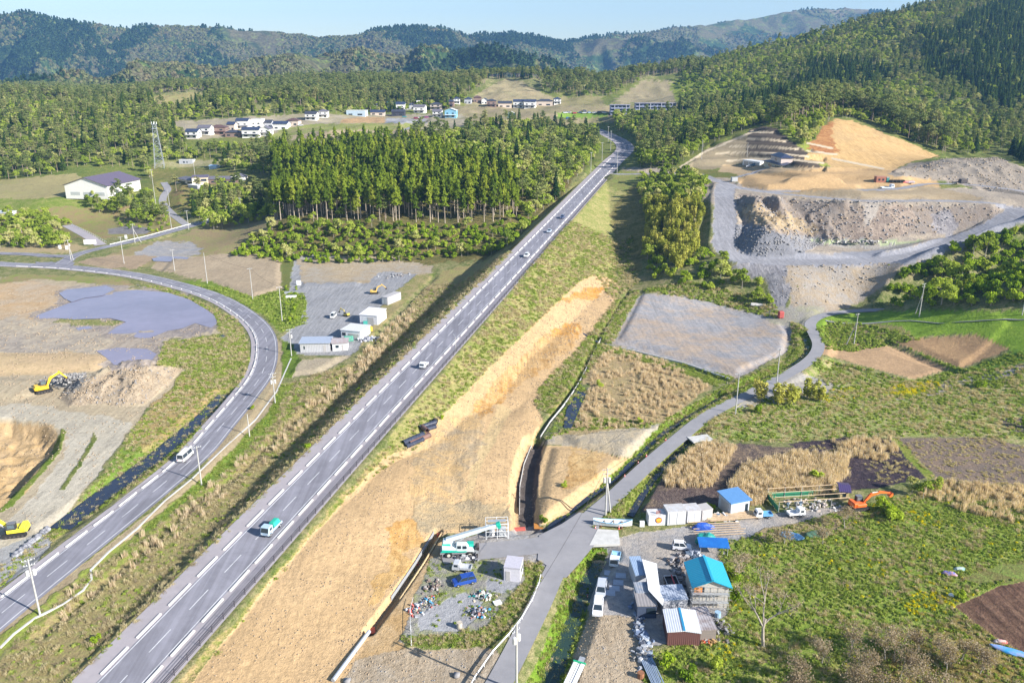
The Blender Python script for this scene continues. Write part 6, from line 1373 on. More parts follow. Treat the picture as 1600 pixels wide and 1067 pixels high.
rail('guard_rail', [(845,902),(842,915),(832,940),(816,968),(795,995),(770,1022),(742,1062),(730,1085)], 'white guard rail curving down the edge of the gravel lot', 'guard rail', m_white, .6, 2.5)
rail('guard_rail', [(172,384),(230,370.5),(310,348.5),(372,333),(428,317)], 'white guard rail on the near side of the embanked side road', 'guard rail', m_white, .7, 4)
rail('boundary_fence', [(643,1008),(642,985),(641,958),(646,940)], 'thin white rail at the left edge of the gravel lot', 'fence', m_white, .9, 2.5, .04, .06)
rail('guard_rail', [(112,352),(140,365),(167,380)], 'pale rail along the ramp above the junction', 'guard rail', m_white, .7, 3)
# concrete channel walls
def wall_line(L, label, m, h=.5, t=.25, z0=None, name='channel_wall', cat='wall', group=None):
    P = [Vector(q) for q in L]; b = MB()
    for i in range(1, len(P)):
        a, c = P[i-1], P[i]; d = c-a; L_ = math.hypot(d.x, d.y)
        if L_ < .01: continue
        b.box(((a.x+c.x)/2, (a.y+c.y)/2, (a.z+c.z)/2+h/2-.3), (L_+.05, t, h+.6), rz=math.atan2(d.y, d.x), ry=-math.atan2(d.z, L_))
    o = b.build(name, m); tag(o, label, cat, group); return o
def offs(Lw, a, z=0): T, N = frame(Lw); return [(p[0]+n[0]*a, p[1]+n[1]*a, p[2]+z) for p, n in zip(Lw, N)][::3]
wall_line(offs(CHAN, -.7), 'pale concrete channel wall running down beside the orange spoil strip', m_cpale, .2, .18)
m_liner = mat('black_liner', (.035,.035,.05), None, .5); wall_line([(x, y, z-1.5) for x, y, z in offs(CHAN2, .9)], 'grey drain wall inside the dark channel', m_cpale, .45, .12)
wall_line(offs(CHANB, -.8), 'timber shoring board along the left of the dark trench', mat('shoring_board', (.62,.47,.26), (.5,.38,.22), .8), .25, .14, name='shoring', cat='shoring')
wall_line(offs(CHANB, .8), 'pale metal edge along the right of the dark trench', m_steel, .2, .08, name='shoring', cat='shoring')
_PP = PIPE.copy(); b = MB(); b.path([(p[0], p[1], p[2]+.25) for p in _PP[::3]], .32, 10); tag(b.build('drain_pipe', mat('grey_pvc', (.40,.43,.47), None, .4)), 'grey drain pipe laid over the dirt from the red cover', 'pipe')
wall_line([tuple(at(*q)) for q in [(0,1012),(22,990),(55,965),(100,943),(130,922),(143,905),(142,890),(170,862),(215,825),(258,782),(300,748),(350,700),(400,655),(432,612),(455,560)]], 'narrow pale concrete gutter winding along the verge between the two roads', m_cpale, .1, .35, name='gutter', cat='gutter')
wall_line([tuple(at(*q)) for q in [(946,538),(1010,553),(1070,568),(1140,592)]], 'grey block kerb along the lower edge of the gravel pad', m_ctr, .25, .3, name='block_kerb', cat='kerb')
# ---------------- vehicles ----------------
def wheels(r, xs, w, rad, wid=.2):
    for x in xs:
        for s in (-1, 1):
            t = MB().tube((x, s*(w/2-wid*.9), rad), (x, s*(w/2+.02), rad), rad, None, 14).build('wheel', m_tyre, r); MB().tube((x, s*(w/2+.015), rad), (x, s*(w/2+.04), rad), rad*.55, None, 10).build('rim', m_rim, t)
def car(px, py, rz, col, label, L=3.9, W=1.65, Hh=1.5, kind='hatch', p=None, group=None, cat='car', name='parked_car'):
    p = at(px, py) if p is None else p; r = empty(name, p, rz, label, cat, group); m = paint('paint_%d_%d_%d' % tuple(int(c*100) for c in col), col, .3); x = L/2
    if kind == 'van': lo = [(-x, .35), (x, .35), (x, .8), (x-.08, .98), (x-.55, 1.02), (-x, 1.02)]; cab = [(-x+.03, 1.0), (x-.3, 1.0), (x-.85, Hh), (-x+.12, Hh)]
    elif kind == 'sedan': lo = [(-x, .3), (x, .3), (x, .65), (x-.15, .78), (x-1.15, .9), (-x+.8, .92), (-x, .85)]; cab = [(-x+.45, .88), (x-1.1, .88), (x-1.85, Hh), (-x+1.05, Hh)]
    else: lo = [(-x, .3), (x, .3), (x, .68), (x-.12, .82), (x-.95, .95), (-x, .98)]; cab = [(-x+.05, .93), (x-.85, .93), (x-1.5, Hh), (-x+.3, Hh)]
    b = MB(); b.prof(lo, -W/2, W/2); b.build('body', m, r, bevel=.05)
    n = len(cab); yi = W/2-.06; yo = W/2-.2; vs = [(a, -yi if z < 1.05 else -yo, z) for a, z in cab]+[(a, yi if z < 1.05 else yo, z) for a, z in cab]
    MB().add(vs, [tuple(range(n)), tuple(range(2*n-1, n-1, -1))]+[(i, n+i, n+(i+1) % n, (i+1) % n) for i in range(n)]).build('window', m_glass, r)
    b = MB(); x0, x1 = cab[3][0], cab[2][0]; b.box(((x0+x1)/2, 0, Hh+.02), (x1-x0+.12, yo*2+.06, .07))
    zb = cab[0][1]
    for s in (-1, 1):
        for (xa, xb) in ((cab[1][0], cab[2][0]), ((cab[0][0]+cab[1][0])/2, (x0+x1)/2), (cab[0][0], cab[3][0])): b.tube((xa, s*(yi+.01), zb), (xb, s*(yo+.01), Hh), .05, None, 4)
    b.build('roof', m, r, bevel=.02)
    wheels(r, (x-.75, -x+.7), W, .29)
    for s in (-1, 1): MB().box((x-.02, s*(W/2-.28), .62), (.08, .32, .16)).build('headlight', m_lamp, r); MB().box((-x+.01, s*(W/2-.2), .72), (.06, .2, .2)).build('tail_light', mat('tail_red', (.4,.02,.02), None, .3), r)
    return r
def kei_truck(px, py, rz, col, label, p=None, load=None, L=3.4, W=1.48, name='kei_truck', bed=None, Hh=1.75):
    p = at(px, py) if p is None else p; r = empty(name, p, rz, label, 'truck'); m = paint('paint_%d_%d_%d' % tuple(int(c*100) for c in col), col, .3); x = L/2; cl = min(1.35+max(0, (L-3.4))*.12, 1.7)
    b = MB(); b.prof([(x-cl, .4), (x, .4), (x, .95), (x-.28, Hh), (x-cl, Hh)], -W/2, W/2); b.build('cab', m, r, bevel=.05)
    MB().add([(x+.01, -W/2+.1, 1.0), (x+.01, W/2-.1, 1.0), (x-.25, W/2-.14, Hh-.12), (x-.25, -W/2+.14, Hh-.12)], [(0, 1, 2, 3)]).build('windscreen', m_glass, r)
    for s in (-1, 1): MB().box((x-cl*.55, s*(W/2+.005), Hh*.75), (cl*.5, .03, Hh*.25)).build('side_window', m_glass, r); MB().box((x, s*(W/2-.25), .65), (.06, .28, .16)).build('headlight', m_lamp, r)
    b = MB(); bl = L-cl-.05; bx = -x+bl/2; b.box((bx, 0, .66), (bl, W, .12))
    for s in (-1, 1): b.box((bx, s*(W/2-.03), .86), (bl, .05, .32))
    b.box((-x+.03, 0, .86), (.05, W-.02, .32)); b.box((-x+bl-.03, 0, 1.0), (.05, W-.02, .6)); b.build('bed', bed or m, r)
    MB().box((-.1, 0, .45), (L-.8, W*.5, .25)).build('chassis', m_dsteel, r); wheels(r, (x-.6, -x+.75), W, .27 if L < 4 else .38)
    return r
SMAIN = np.concatenate([[0], np.cumsum(np.linalg.norm(np.diff(MAINALL[:, :2], axis=0), axis=1))])
def on_line(Lw, px, py, off):
    x, y, z = Lw[:, 0], Lw[:, 1], Lw[:, 2]; X, Y, D = proj(x, y, z); i = int(np.argmin(np.abs(Y-py)+np.where((np.abs(X-px) > 120), 500, 0))); ss = np.concatenate([[0], np.cumsum(np.linalg.norm(np.diff(Lw[:, :2], axis=0), axis=1))]); j = min(max(i, 1), len(Lw)-2); t = (py-Y[j-1])/(Y[j+1]-Y[j-1]+1e-9)
    return pt_at(Lw, ss[j-1]+(ss[j+1]-ss[j-1])*min(max(t, 0), 1), off)
def onroad(Lw, px, py, off, flip): p, a = on_line(Lw, px, py, off); p.z += .012; return p, a+(PI if flip else 0)
p, a = onroad(MAINALL, 436, 828, 1.5, True); tk = kei_truck(0, 0, a, (.42,.55,.68), 'pale blue pickup with a green tarpaulin load on the highway', p=p, L=4.7, W=1.7, Hh=2.0, name='pickup_truck')
b = MB(); b.box((-1.0, 0, 1.25), (2.2, 1.6, .95), taper=(.85, .6)); tag(b.build('tarpaulin', mat('green_tarp', (.02,.42,.30), (.02,.34,.25), .6, 0, 3, .1, .03), bevel=.12), 'bright green tarpaulin bulging over the pickup bed', 'tarpaulin'); bpy.data.objects['tarpaulin'].matrix_world = Matrix.Translation(p) @ Matrix.Rotation(a, 4, 'Z')
p, a = onroad(MAINALL, 671, 573, 1.5, True); kei_truck(0, 0, a, (.78,.79,.82), 'white kei truck driving down the middle stretch of the highway', p=p)
for px, py, col, lb, kd in ((827, 401, (.74,.75,.78), 'small white car on the highway, nearest of the three distant cars', 'hatch'), (863, 363, (.45,.52,.62), 'silver blue car on the highway between a white and a dark car', 'sedan'), (883, 341, (.06,.09,.20), 'dark blue car on the highway, farthest of the cars', 'hatch')):
    p, a = onroad(MAINALL, px, py, 1.5, True); car(0, 0, a, col, lb, kind=kd, p=p, name='car', Hh=1.5 if kd == 'hatch' else 1.42)
p, a = onroad(LEFT, 287, 717, 1.3, True); car(0, 0, a, (.80,.80,.80), 'white van driving along the curved road', L=4.7, W=1.7, Hh=1.98, kind='van', p=p, cat='van', name='van')
car(725, 911, 2.85+PI, (.02,.07,.34), 'shiny blue hatchback parked on the gravel lot', 4.0, 1.68, 1.52)
bpy.data.objects['parked_car'].rotation_euler.z = math.radians(200)
kei_truck(722, 891, math.radians(172), (.50,.52,.56), 'silver kei truck parked above the blue hatchback')
kei_truck(961, 878, math.radians(-104), (.76,.78,.84), 'white flatbed with blue side boards parked by the canal bridge', L=4.2, W=1.6, Hh=1.9, bed=paint('bed_blue', (.35,.6,.8)))
car(939, 925, math.radians(-101), (.50,.53,.60), 'silver car parked behind the white car on the yard track', 4.3, 1.68, 1.55)
car(934, 953, math.radians(-99), (.76,.76,.80), 'white car parked at the front of the pair on the yard track', 4.2, 1.66, 1.55)
car(1065, 858, math.radians(-8), (.74,.75,.80), 'small white car parked beside the blue tarpaulin pile', 3.4, 1.48, 1.6)
car(521, 496.5, math.radians(-95), (.78,.78,.78), 'small white box van parked in the left yard', 3.4, 1.5, 1.9, 'van', cat='van', name='van')
def flatbed():
    r = kei_truck(1054, 928, math.radians(-86), (.80,.80,.82), 'white truck with red folding crane lying along its long dark bed', L=7.2, W=2.1, Hh=2.3, bed=m_dsteel, name='crane_truck')
    b = MB(); b.tube((1.4, .1, 1.3), (-2.9, .1, 1.75), .13, .1, 6); b.box((1.5, .1, 1.2), (.4, .5, 1.1)); b.build('crane_arm', mat('crane_red', (.55,.04,.05), None, .4), r)
    b = MB()
    for s in (-1, 1): b.box((-.95, s*1.03, 1.25), (4.9, .06, .08))
    b.box((-3.45, 0, 1.25), (.08, 2.1, .08)); b.box((1.5, 0, 1.9), (.08, 2.0, .5)); b.build('bed_rail', m_white, r)
flatbed()
def frame_truck():
    p = at(896, 1062); r = empty('flatbed_trailer', p, math.radians(68), 'long white trailer frame with green tail bar at the bottom of the yard track', 'trailer')
    b = MB()
    for s in (-1, 1): b.box((0, s*.55, .8), (5.6, .6, .12))
    b.box((0, 0, .72), (5.6, .3, .1)); b.build('deck', m_white, r); MB().box((2.85, 0, .85), (.25, 1.9, .28)).build('tail_bar', mat('green_paint', (.02,.42,.2), None, .5), r); wheels(r, (-1.6, 1.4), 1.7, .35); MB().box((0, 0, .55), (5.2, .5, .25)).build('chassis', m_dsteel, r)
    MB().box((3.9, 0, .45), (1.4, .9, .1)).build('drawbar', m_steel, r)
frame_truck()
kei_truck(1192, 808, math.radians(185), (.76,.77,.80), 'white kei truck with blue sheet on its bed by the timber stack', bed=paint('bed_blue2', (.15,.38,.66)))
kei_truck(1243, 806, math.radians(10), (.78,.78,.80), 'white kei truck parked in front of the greenhouse frame')
kei_truck(1386, 295.5, math.radians(5), (.70,.76,.84), 'white dump truck standing on the quarry road', L=6.5, W=2.2, Hh=2.5, name='dump_truck')
car(1170.5, 261.5, math.radians(175), (.75,.76,.8), 'white car parked between garage and terrace house', 3.9)
car(1177, 259.5, math.radians(175), (.1,.2,.3), 'dark teal car parked in the terrace house forecourt', 3.9)
for i, (x, y, col, lb) in enumerate([(883,177.5,(.7,.7,.75),'pale car at the left end of the apartment car park'),(889,177,(.75,.75,.78),'second pale car in the apartment car park'),(898,178,(.45,.04,.05),'red car in the apartment car park'),(906,177,(.1,.15,.25),'navy car beside the red one in the apartment car park'),(913,177.5,(.78,.78,.8),'white car in the middle of the apartment car park'),(921,177,(.4,.55,.7),'light blue car in the apartment car park'),(929,177.5,(.75,.75,.78),'white car right of the light blue car'),(937,177,(.06,.07,.1),'black car near the right end of the apartment car park'),(944,177.5,(.75,.75,.78),'white car at the right end of the apartment car park'),(914,174.5,(.2,.2,.24),'dark grey car in the back row of the car park'),
   (888,186,(.02,.17,.55),'bright blue car standing alone below the car park'),(650,186,(.5,.06,.12),'dark red car in front of the far hamlet'),(657,185,(.75,.75,.78),'white car in front of the far hamlet'),(667,184.5,(.5,.1,.3),'pink car in front of the far hamlet'),(632,184,(.08,.25,.25),'teal car beside the black walled house'),(470,197,(.7,.7,.7),'pale car at the right end of the near hamlet'),(467,195,(.05,.05,.06),'black car at the right end of the near hamlet'),(240,325,(.2,.3,.5),'blue car')][:17]):
    car(x, y, random.choice([0, PI, .3, -.2]), col, lb, 4.4, 1.75, 1.6, random.choice(['hatch', 'van', 'sedan']), group=None)
# ---------------- excavators ----------------
def excavator(px, py, rz, col, label, s=1.0, boom=(.9, 38, -75, -100), house=0.0, cat='excavator', zoff=0):
    """boom: (_, boom angle, arm angle, bucket angle) in degrees"""
    p = at(px, py); p.z += zoff; r = empty('excavator', p, rz, label, cat); m = paint('paint_%d_%d_%d' % tuple(int(c*100) for c in col), col, .4); S = lambda *v: tuple(q*s for q in v)
    for sd in (-1, 1):
        b = MB(); pts = [(-1.75, .0), (1.75, .0), (2.1, .25), (2.1, .6), (1.8, .85), (-1.8, .85), (-2.1, .6), (-2.1, .25)]; b.prof([(x*s, z*s) for x, z in pts], (sd*1.05-.28)*s, (sd*1.05+.28)*s); t = b.build('track', m_tyre, r)
        b = MB()
        for x in (-1.4, -.7, 0, .7, 1.4): b.tube(S(x, sd*1.05-.3, .3), S(x, sd*1.05+.3, .3), .22*s, None, 8)
        b.build('rollers', m_dsteel, t)
    MB().box(S(0, 0, .6), S(2.2, 1.7, .5)).build('undercarriage', m_dsteel, r)
    R = Matrix.Rotation(house, 4, 'Z'); 
    def part(nm, b, mm, par=r, bev=0):
        b.v = [tuple(R @ Vector(v)) for v in b.v]; return b.build(nm, mm, par, bevel=bev)
    b = MB(); b.box(S(-.35, 0, 1.35), S(3.1, 2.5, .75)); b.box(S(-1.55, 0, 1.6), S(1.0, 2.5, 1.1)); part('house', b, m, bev=.08*s)
    b = MB(); b.box(S(-2.05, 0, 1.45), S(.5, 2.3, .9), taper=(.8, .9)); part('counterweight', b, m, bev=.1*s)
    b = MB(); b.prof([(x*s, z*s) for x, z in [(-.5, 1.5), (1.15, 1.5), (1.2, 2.2), (.85, 2.95), (-.5, 2.95)]], .3*s, 1.2*s); cb = part('cab', b, mat('cab_frame', (.05,.05,.055), None, .5))
    b = MB(); b.box(S(.3, .75, 2.4), S(1.2, .94, .75)); part('cab_window', b, glass('cab_glass', (.10,.14,.16)), cb); b = MB(); b.box(S(.17, .75, 3.0), S(1.4, 1.0, .08)); part('cab_roof', b, m if col[0] < .5 else mat('cab_top', (.18,.18,.2), None, .5), cb)
    A = Vector(S(1.0, -.25, 1.7)); a1 = math.radians(boom[1]); a2 = math.radians(boom[2]); a3 = math.radians(boom[3])
    M1 = A+Vector((math.cos(a1+.35)*2.3, 0, math.sin(a1+.35)*2.3))*s; M2 = M1+Vector((math.cos(a1-.35)*2.6, 0, math.sin(a1-.35)*2.6))*s; E = M2+Vector((math.cos(a2)*2.6, 0, math.sin(a2)*2.6))*s
    def beam(b, p, q, w, t0, t1):
        d = (q-p).normalized(); n = Vector((-d.z, 0, d.x)); y = Vector((0, w/2, 0)); b.add([p-n*t0-y, p+n*t0-y, p+n*t0+y, p-n*t0+y, q-n*t1-y, q+n*t1-y, q+n*t1+y, q-n*t1+y], [(0,1,2,3),(4,7,6,5),(0,4,5,1),(1,5,6,2),(2,6,7,3),(3,7,4,0)])
    b = MB(); beam(b, A, M1, .42*s, .2*s, .36*s); beam(b, M1, M2, .40*s, .36*s, .2*s); part('boom', b, m)
    b = MB(); beam(b, M2-(E-M2).normalized()*.5*s, E, .34*s, .24*s, .15*s); part('arm', b, m)
    b = MB(); b.tube(A+Vector((.4*s, .3*s, -.1*s)), M1+Vector((0, .3*s, -.2*s)), .09*s, .06*s, 6); b.tube(M1+Vector((.4*s, 0, .5*s)), M2-(E-M2).normalized()*.45*s, .09*s, .06*s, 6); part('hydraulic_ram', b, m_steel)
    q = []; 
    for k in range(6): t = a3+math.radians(-70+k*36); q.append((E.x/1+math.cos(t)*.62*s, E.z+math.sin(t)*.62*s-.25*s))
    b = MB(); b.prof(q, E.y-.5*s, E.y+.5*s); part('bucket', b, m_dsteel if boom[0] < 1 else m)
    return r
YEL = (.80,.50,.03)
excavator(69, 613, math.radians(40), YEL, 'yellow excavator digging at the grey rock heap left of the earth mound', 1.0, (.9, 42, -52, -100), zoff=.2)
excavator(26, 835, math.radians(195), (.85,.72,.05), 'yellow excavator with black cab near the row of bags at the left', 1.0, (1, 22, -18, -80))
excavator(585, 459, math.radians(5), (.72,.47,.12), 'small yellow excavator beside the grey trailer in the yard', .75, (.9, 45, -40, -100))
excavator(541, 494, math.radians(150), (.62,.50,.10), 'small yellow and black loader parked by the white box van', .55, (.9, 40, -60, -100))
excavator(1341, 795, math.radians(12), (.85,.16,.03), 'orange excavator with raised arm beside the cream hut', .85, (1, 30, -12, -60), zoff=.1)
# ---------------- rough-terrain crane ----------------
def crane():
    p = at(718, 866); r = empty('mobile_crane', p, math.radians(3), 'white and green mobile crane with boom lowered to the right', 'crane'); wg = paint('crane_white', (.58,.66,.68)); gg = paint('crane_green', (.02,.45,.33))
    b = MB(); b.box((0, 0, .95), (6.4, 1.9, .5)); b.box((-3.2, 0, .8), (.5, 2.5, .6)); b.box((3.2, 0, .8), (.5, 2.5, .6)); b.build('chassis', mat('chassis_grey', (.28,.29,.30), None, .5), r)
    for x in (-1.9, 1.9):
        for s in (-1, 1): t = MB().tube((x, s*.75, .62), (x, s*1.22, .62), .62, None, 18).build('wheel', m_tyre, r); MB().tube((x, s*1.2, .62), (x, s*1.25, .62), .3, None, 12).build('rim', mat('rim_cream', (.6,.58,.5), None, .5), t)
    for x in (-3.2, 3.2):
        for s in (-1, 1): b = MB(); b.box((x, s*1.35, .75), (.3, .5, .3)); b.tube((x, s*1.5, .1), (x, s*1.5, .9), .1, None, 8); b.tube((x, s*1.5, .0), (x, s*1.5, .1), .25, None, 8); b.build('outrigger', m_dsteel, r)
    b = MB(); b.prof([(-3.1, 1.2), (2.6, 1.2), (2.6, 1.45), (.6, 1.6), (-1.2, 2.2), (-3.1, 2.4)], -1.15, 1.15); b.build('deck', wg, r, bevel=.06); b = MB(); b.prof([(-3.1, 1.2), (.8, 1.2), (-.6, 1.55), (-3.1, 1.75)], -1.18, -1.15); b.box((-1.0, -1.17, 1.32), (4.6, .04, .22)); b.build('stripe', gg, r); MB().box((-2.3, -.66, 2.35), (1.5, .06, .6)).build('stripe', gg, r); MB().box((2.0, .6, 1.75), (1.2, 1.0, .6)).build('engine_cover', gg, r)
    b = MB(); b.prof([(-.6, 1.5), (1.7, 1.5), (1.7, 2.0), (1.25, 2.75), (-.5, 2.75)], -1.2, -.1); cb = b.build('cab', wg, r, bevel=.06); b = MB(); b.box((.0, -1.21, 2.25), (.7, .03, .6)); b.box((.95, -1.21, 2.2), (.75, .03, .6)); b.build('cab_window', m_glass, cb)
    MB().box((-2.3, .2, 2.5), (1.5, 1.6, 1.0), taper=(.8, .9)).build('counterweight', wg, r, bevel=.06)
    A = Vector((-2.3, .35, 2.9)); d = Vector((math.cos(.30), 0, math.sin(.30))); n = Vector((-d.z, 0, d.x)); b = MB()
    for k, (s0, s1, w_) in enumerate(((0, 6.5, .36), (6.4, 8.2, .30), (8.1, 9.6, .25))):
        q0, q1 = A+d*s0, A+d*s1; y = Vector((0, w_, 0)); b.add([q0-n*w_-y, q0+n*w_-y, q0+n*w_+y, q0-n*w_+y, q1-n*w_-y, q1+n*w_-y, q1+n*w_+y, q1-n*w_+y], [(0,1,2,3),(4,7,6,5),(0,4,5,1),(1,5,6,2),(2,6,7,3),(3,7,4,0)])
    b.build('boom', wg, r); q = A+d*9.8; b = MB(); b.box(tuple(q), (.7, .6, .8), ry=-.3); b.tube(q-n*.5-Vector((0, .3, 0)), q-n*.5+Vector((0, .3, 0)), .3, None, 10); b.build('boom_head', gg, r)
    b = MB(); b.tube(A+Vector((1.2, 0, -.9)), A+d*4.2-n*.3, .16, .11, 8); b.build('hydraulic_ram', m_steel, r); b = MB(); b.box((3.3, .2, 1.3), (.5, 1.6, .7)); b.tube((3.2, -.6, 1.5), (3.2, .6, 1.5), .4, None, 10); b.build('hook_block', m_dsteel, r)
crane()
# ---------------- people ----------------
def person(px, py, rz, shirt, label, trousers=(.05,.06,.09), arm=.3, p=None):
    p = at(px, py) if p is None else p
    V = [(0,0,.95),(0,0,1.2),(0,0,1.42),(0,0,1.52),(0,0,1.64),(0,.2,1.4),(.05,.28,1.15),(.2,.26,.95),(0,-.2,1.4),(.03,-.29,1.14),(arm,-.26,.98),(0,.1,.88),(.03,.12,.48),(0,.13,.07),(.14,.13,.04),(0,-.1,.88),(.05,-.12,.48),(-.04,-.13,.07),(.1,-.13,.04)]
    E = [(0,1),(1,2),(2,3),(3,4),(2,5),(5,6),(6,7),(2,8),(8,9),(9,10),(0,11),(11,12),(12,13),(13,14),(0,15),(15,16),(16,17),(17,18)]
    Rr = [.15,.16,.13,.06,.10,.075,.05,.038,.075,.05,.038,.095,.07,.05,.04,.095,.07,.05,.04]
    me = bpy.data.meshes.new('person'); me.from_pydata(V, E, []); o = link('person', me); md = o.modifiers.new('skin', 'SKIN'); 
    sv = me.skin_vertices[0].data if me.skin_vertices else None
    if sv is None:
        import bmesh
        bm = bmesh.new(); bm.from_mesh(me); bm.verts.layers.skin.verify(); bm.to_mesh(me); bm.free(); sv = me.skin_vertices[0].data
    for i, q in enumerate(Rr): sv[i].radius = (q, q)
    sv[0].use_root = True; o.modifiers.new('sub', 'SUBSURF').levels = 1; me.materials.append(mat('trousers_%s' % label[:8], trousers, None, .9)); o.location = p; o.rotation_euler = (0, 0, rz); tag(o, label, 'person')
    b = MB(); b.box((0, 0, 1.22), (.3, .46, .46), taper=(1, 1.0)); b.build('jacket', mat('jacket_%s' % label[:12], shirt, None, .9), o, bevel=.08)
    b = MB(); b.tube((0, 0, 1.56), (0, 0, 1.77), .085, .085, 10); b.build('head', mat('skin_tone', (.45,.30,.22), None, .7), o, bevel=.03); b = MB(); b.tube((0, 0, 1.69), (0, 0, 1.8), .11, .07, 10); b.build('cap', m_white, o, bevel=.02); return o
person(1230.5, 795, 1.6, (.45,.55,.62), 'person in pale blue work clothes standing at the greenhouse frame', (.3,.4,.5), .15)
person(1250, 793, -1.2, (.05,.07,.12), 'person in dark clothes standing right of the pale blue worker')
# ---------------- yard objects ----------------
def container(a, b_, depth, h, col, label, name='storage_container', logo=False, door=True):
    m = corr('ctr_%d_%d_%d' % tuple(int(c*100) for c in col), col, .3, 0, .5, .0, .03); A = at(*a); B = at(*b_); d = B-A; W = math.hypot(d.x, d.y); r = empty(name, A, math.atan2(d.y, d.x), label, 'container'); MB().box((W/2, depth/2, h/2+.1), (W, depth, h)).build('body', m, r, bevel=.03)
    b = MB(); b.box((W/2, depth/2, h+.13), (W+.06, depth+.06, .1)); b.build('roof', mat('ctr_top_%d' % int(col[0]*100), tuple(c*.9 for c in col), (.45,.42,.4), .6, 0, 1), r)
    if door:
        for k in (0, 1): MB().box((W*(.3+.4*k), -.03, h/2+.1), (W*.34, .05, h*.82)).build('door', mat('ctr_door', (.66,.66,.67), (.6,.6,.6), .5), r)
    return r, W
rw, W = container((1013,822), (1041,820.5), 2.4, 2.2, (.76,.75,.76), 'white container with round orange and purple emblem', door=False)
def disc(r, x, z, rad, m, y): b = MB(); b.tube((x, y, z), (x, y-.02, z), rad, None, 24); return b.build('emblem', m, r)
disc(rw, W*.56, 1.3, .66, mat('emblem_purple', (.10,.04,.16), None, .5), -.02); disc(rw, W*.56, 1.3, .56, mat('emblem_orange', (.75,.25,.03), None, .5), -.045); b = MB(); b.box((W*.56, -.075, 1.42), (.95, .02, .22)); b.box((W*.56, -.075, 1.02), (.7, .02, .14)); b.build('emblem', mat('emblem_yellow', (.85,.6,.08), None, .5), rw)
b = MB()
for k in range(4): b.tube((W*.45+k*.22, .5+k*.1, 2.35), (W*.45+k*.22, .5, 3.1), .06, None, 6)
b.build('vent_pipes', mat('pipe_red', (.4,.12,.08), None, .6), rw)
container((1042,821.5), (1071,819), 2.8, 2.9, (.56,.57,.60), 'large grey steel container with cluttered roof, left of the three')
container((1073,818.5), (1094.5,816), 2.8, 2.6, (.60,.60,.63), 'pale grey container with white door between two others')
container((1096,816), (1112.5,812.5), 2.4, 2.4, (.50,.47,.46), 'brownish grey container at the right end of the container row')
A = at(1003, 822); b = MB(); b.box((0, 0, .55), (.9, .5, 1.1)); b.build('x', m_white).name = 'electric_cabinet'; tag(bpy.data.objects['electric_cabinet'], 'small white cabinet left of the emblem container', 'cabinet'); bpy.data.objects['electric_cabinet'].location = A
container((596.5,476), (606,477.2), 9.0, 2.9, (.45,.44,.46), 'long grey box trailer beside the small excavator', 'box_trailer', door=True)
def sheet_roof():
    A = at(1008, 878); r = empty('tarpaulin_cover', A, math.radians(-4), 'long bright white tarpaulin stretched over the hut row', 'tarpaulin'); b = MB(); z = 3.3
    pts = [((1003,873),3.3),((1026,880),3.35),((1032,926),3.25),((1037,936),3.1),((1036,946),3.0),((1013,921),3.2),((1011,905),3.3)]
    P = []
    for q, zz in pts: a = Vector(pixz(*q, zz)); P.append(a-A)
    b.add([tuple(Matrix.Rotation(math.radians(4), 3, 'Z') @ v) for v in P]+[tuple(Matrix.Rotation(math.radians(4), 3, 'Z') @ (v-Vector((0, 0, .12)))) for v in P], [tuple(range(7)), tuple(range(13, 6, -1))]+[(i, 7+i, 7+(i+1) % 7, (i+1) % 7) for i in range(7)]); b.build('sheet', mat('white_tarp', (.82,.81,.82), None, .8), r)
    for k in (0, 1, 3, 5): v = Matrix.Rotation(math.radians(4), 3, 'Z') @ P[k]; MB().tube((v.x*.97+.1, v.y*.97, -.1), (v.x*.97+.1, v.y*.97, v.z-.12), .06, None, 6).build('post', m_steel, r)
sheet_roof()
def scaffold():
    A = at(1080, 956); B = at(1137, 956); d = B-A; W = math.hypot(d.x, d.y); r = empty('scaffold', A, math.atan2(d.y, d.x), 'steel pipe scaffold across the front of the turquoise roofed house', 'scaffold'); n = 6
    for k in range(n):
        for y in (0, .9): MB().tube((W*k/(n-1), y, -.2), (W*k/(n-1), y, 4.2), .035, None, 6).build('upright', m_steel, r)
    for z in (1.6, 3.2): MB().box((W/2, .45, z), (W, .7, .06)).build('deck', m_steel, r)
    b = MB()
    for z in (.7, 2.4, 4.1):
        for y in (0, .9): b.tube((-.4, y, z), (W+.4, y, z), .03, None, 5)
    b.tube((0, -.03, 0), (W/2, -.03, 3.2), .03, None, 5); b.tube((W, -.03, 0), (W/2, -.03, 3.2), .03, None, 5); b.build('rails', m_steel, r)
    MB().box((W*.19, 1.15, 3.3), (W*.22, .15, 1.5)).build('orange_sheet', mat('orange_board', (.75,.25,.05), (.6,.3,.1), .7), r)
scaffold()
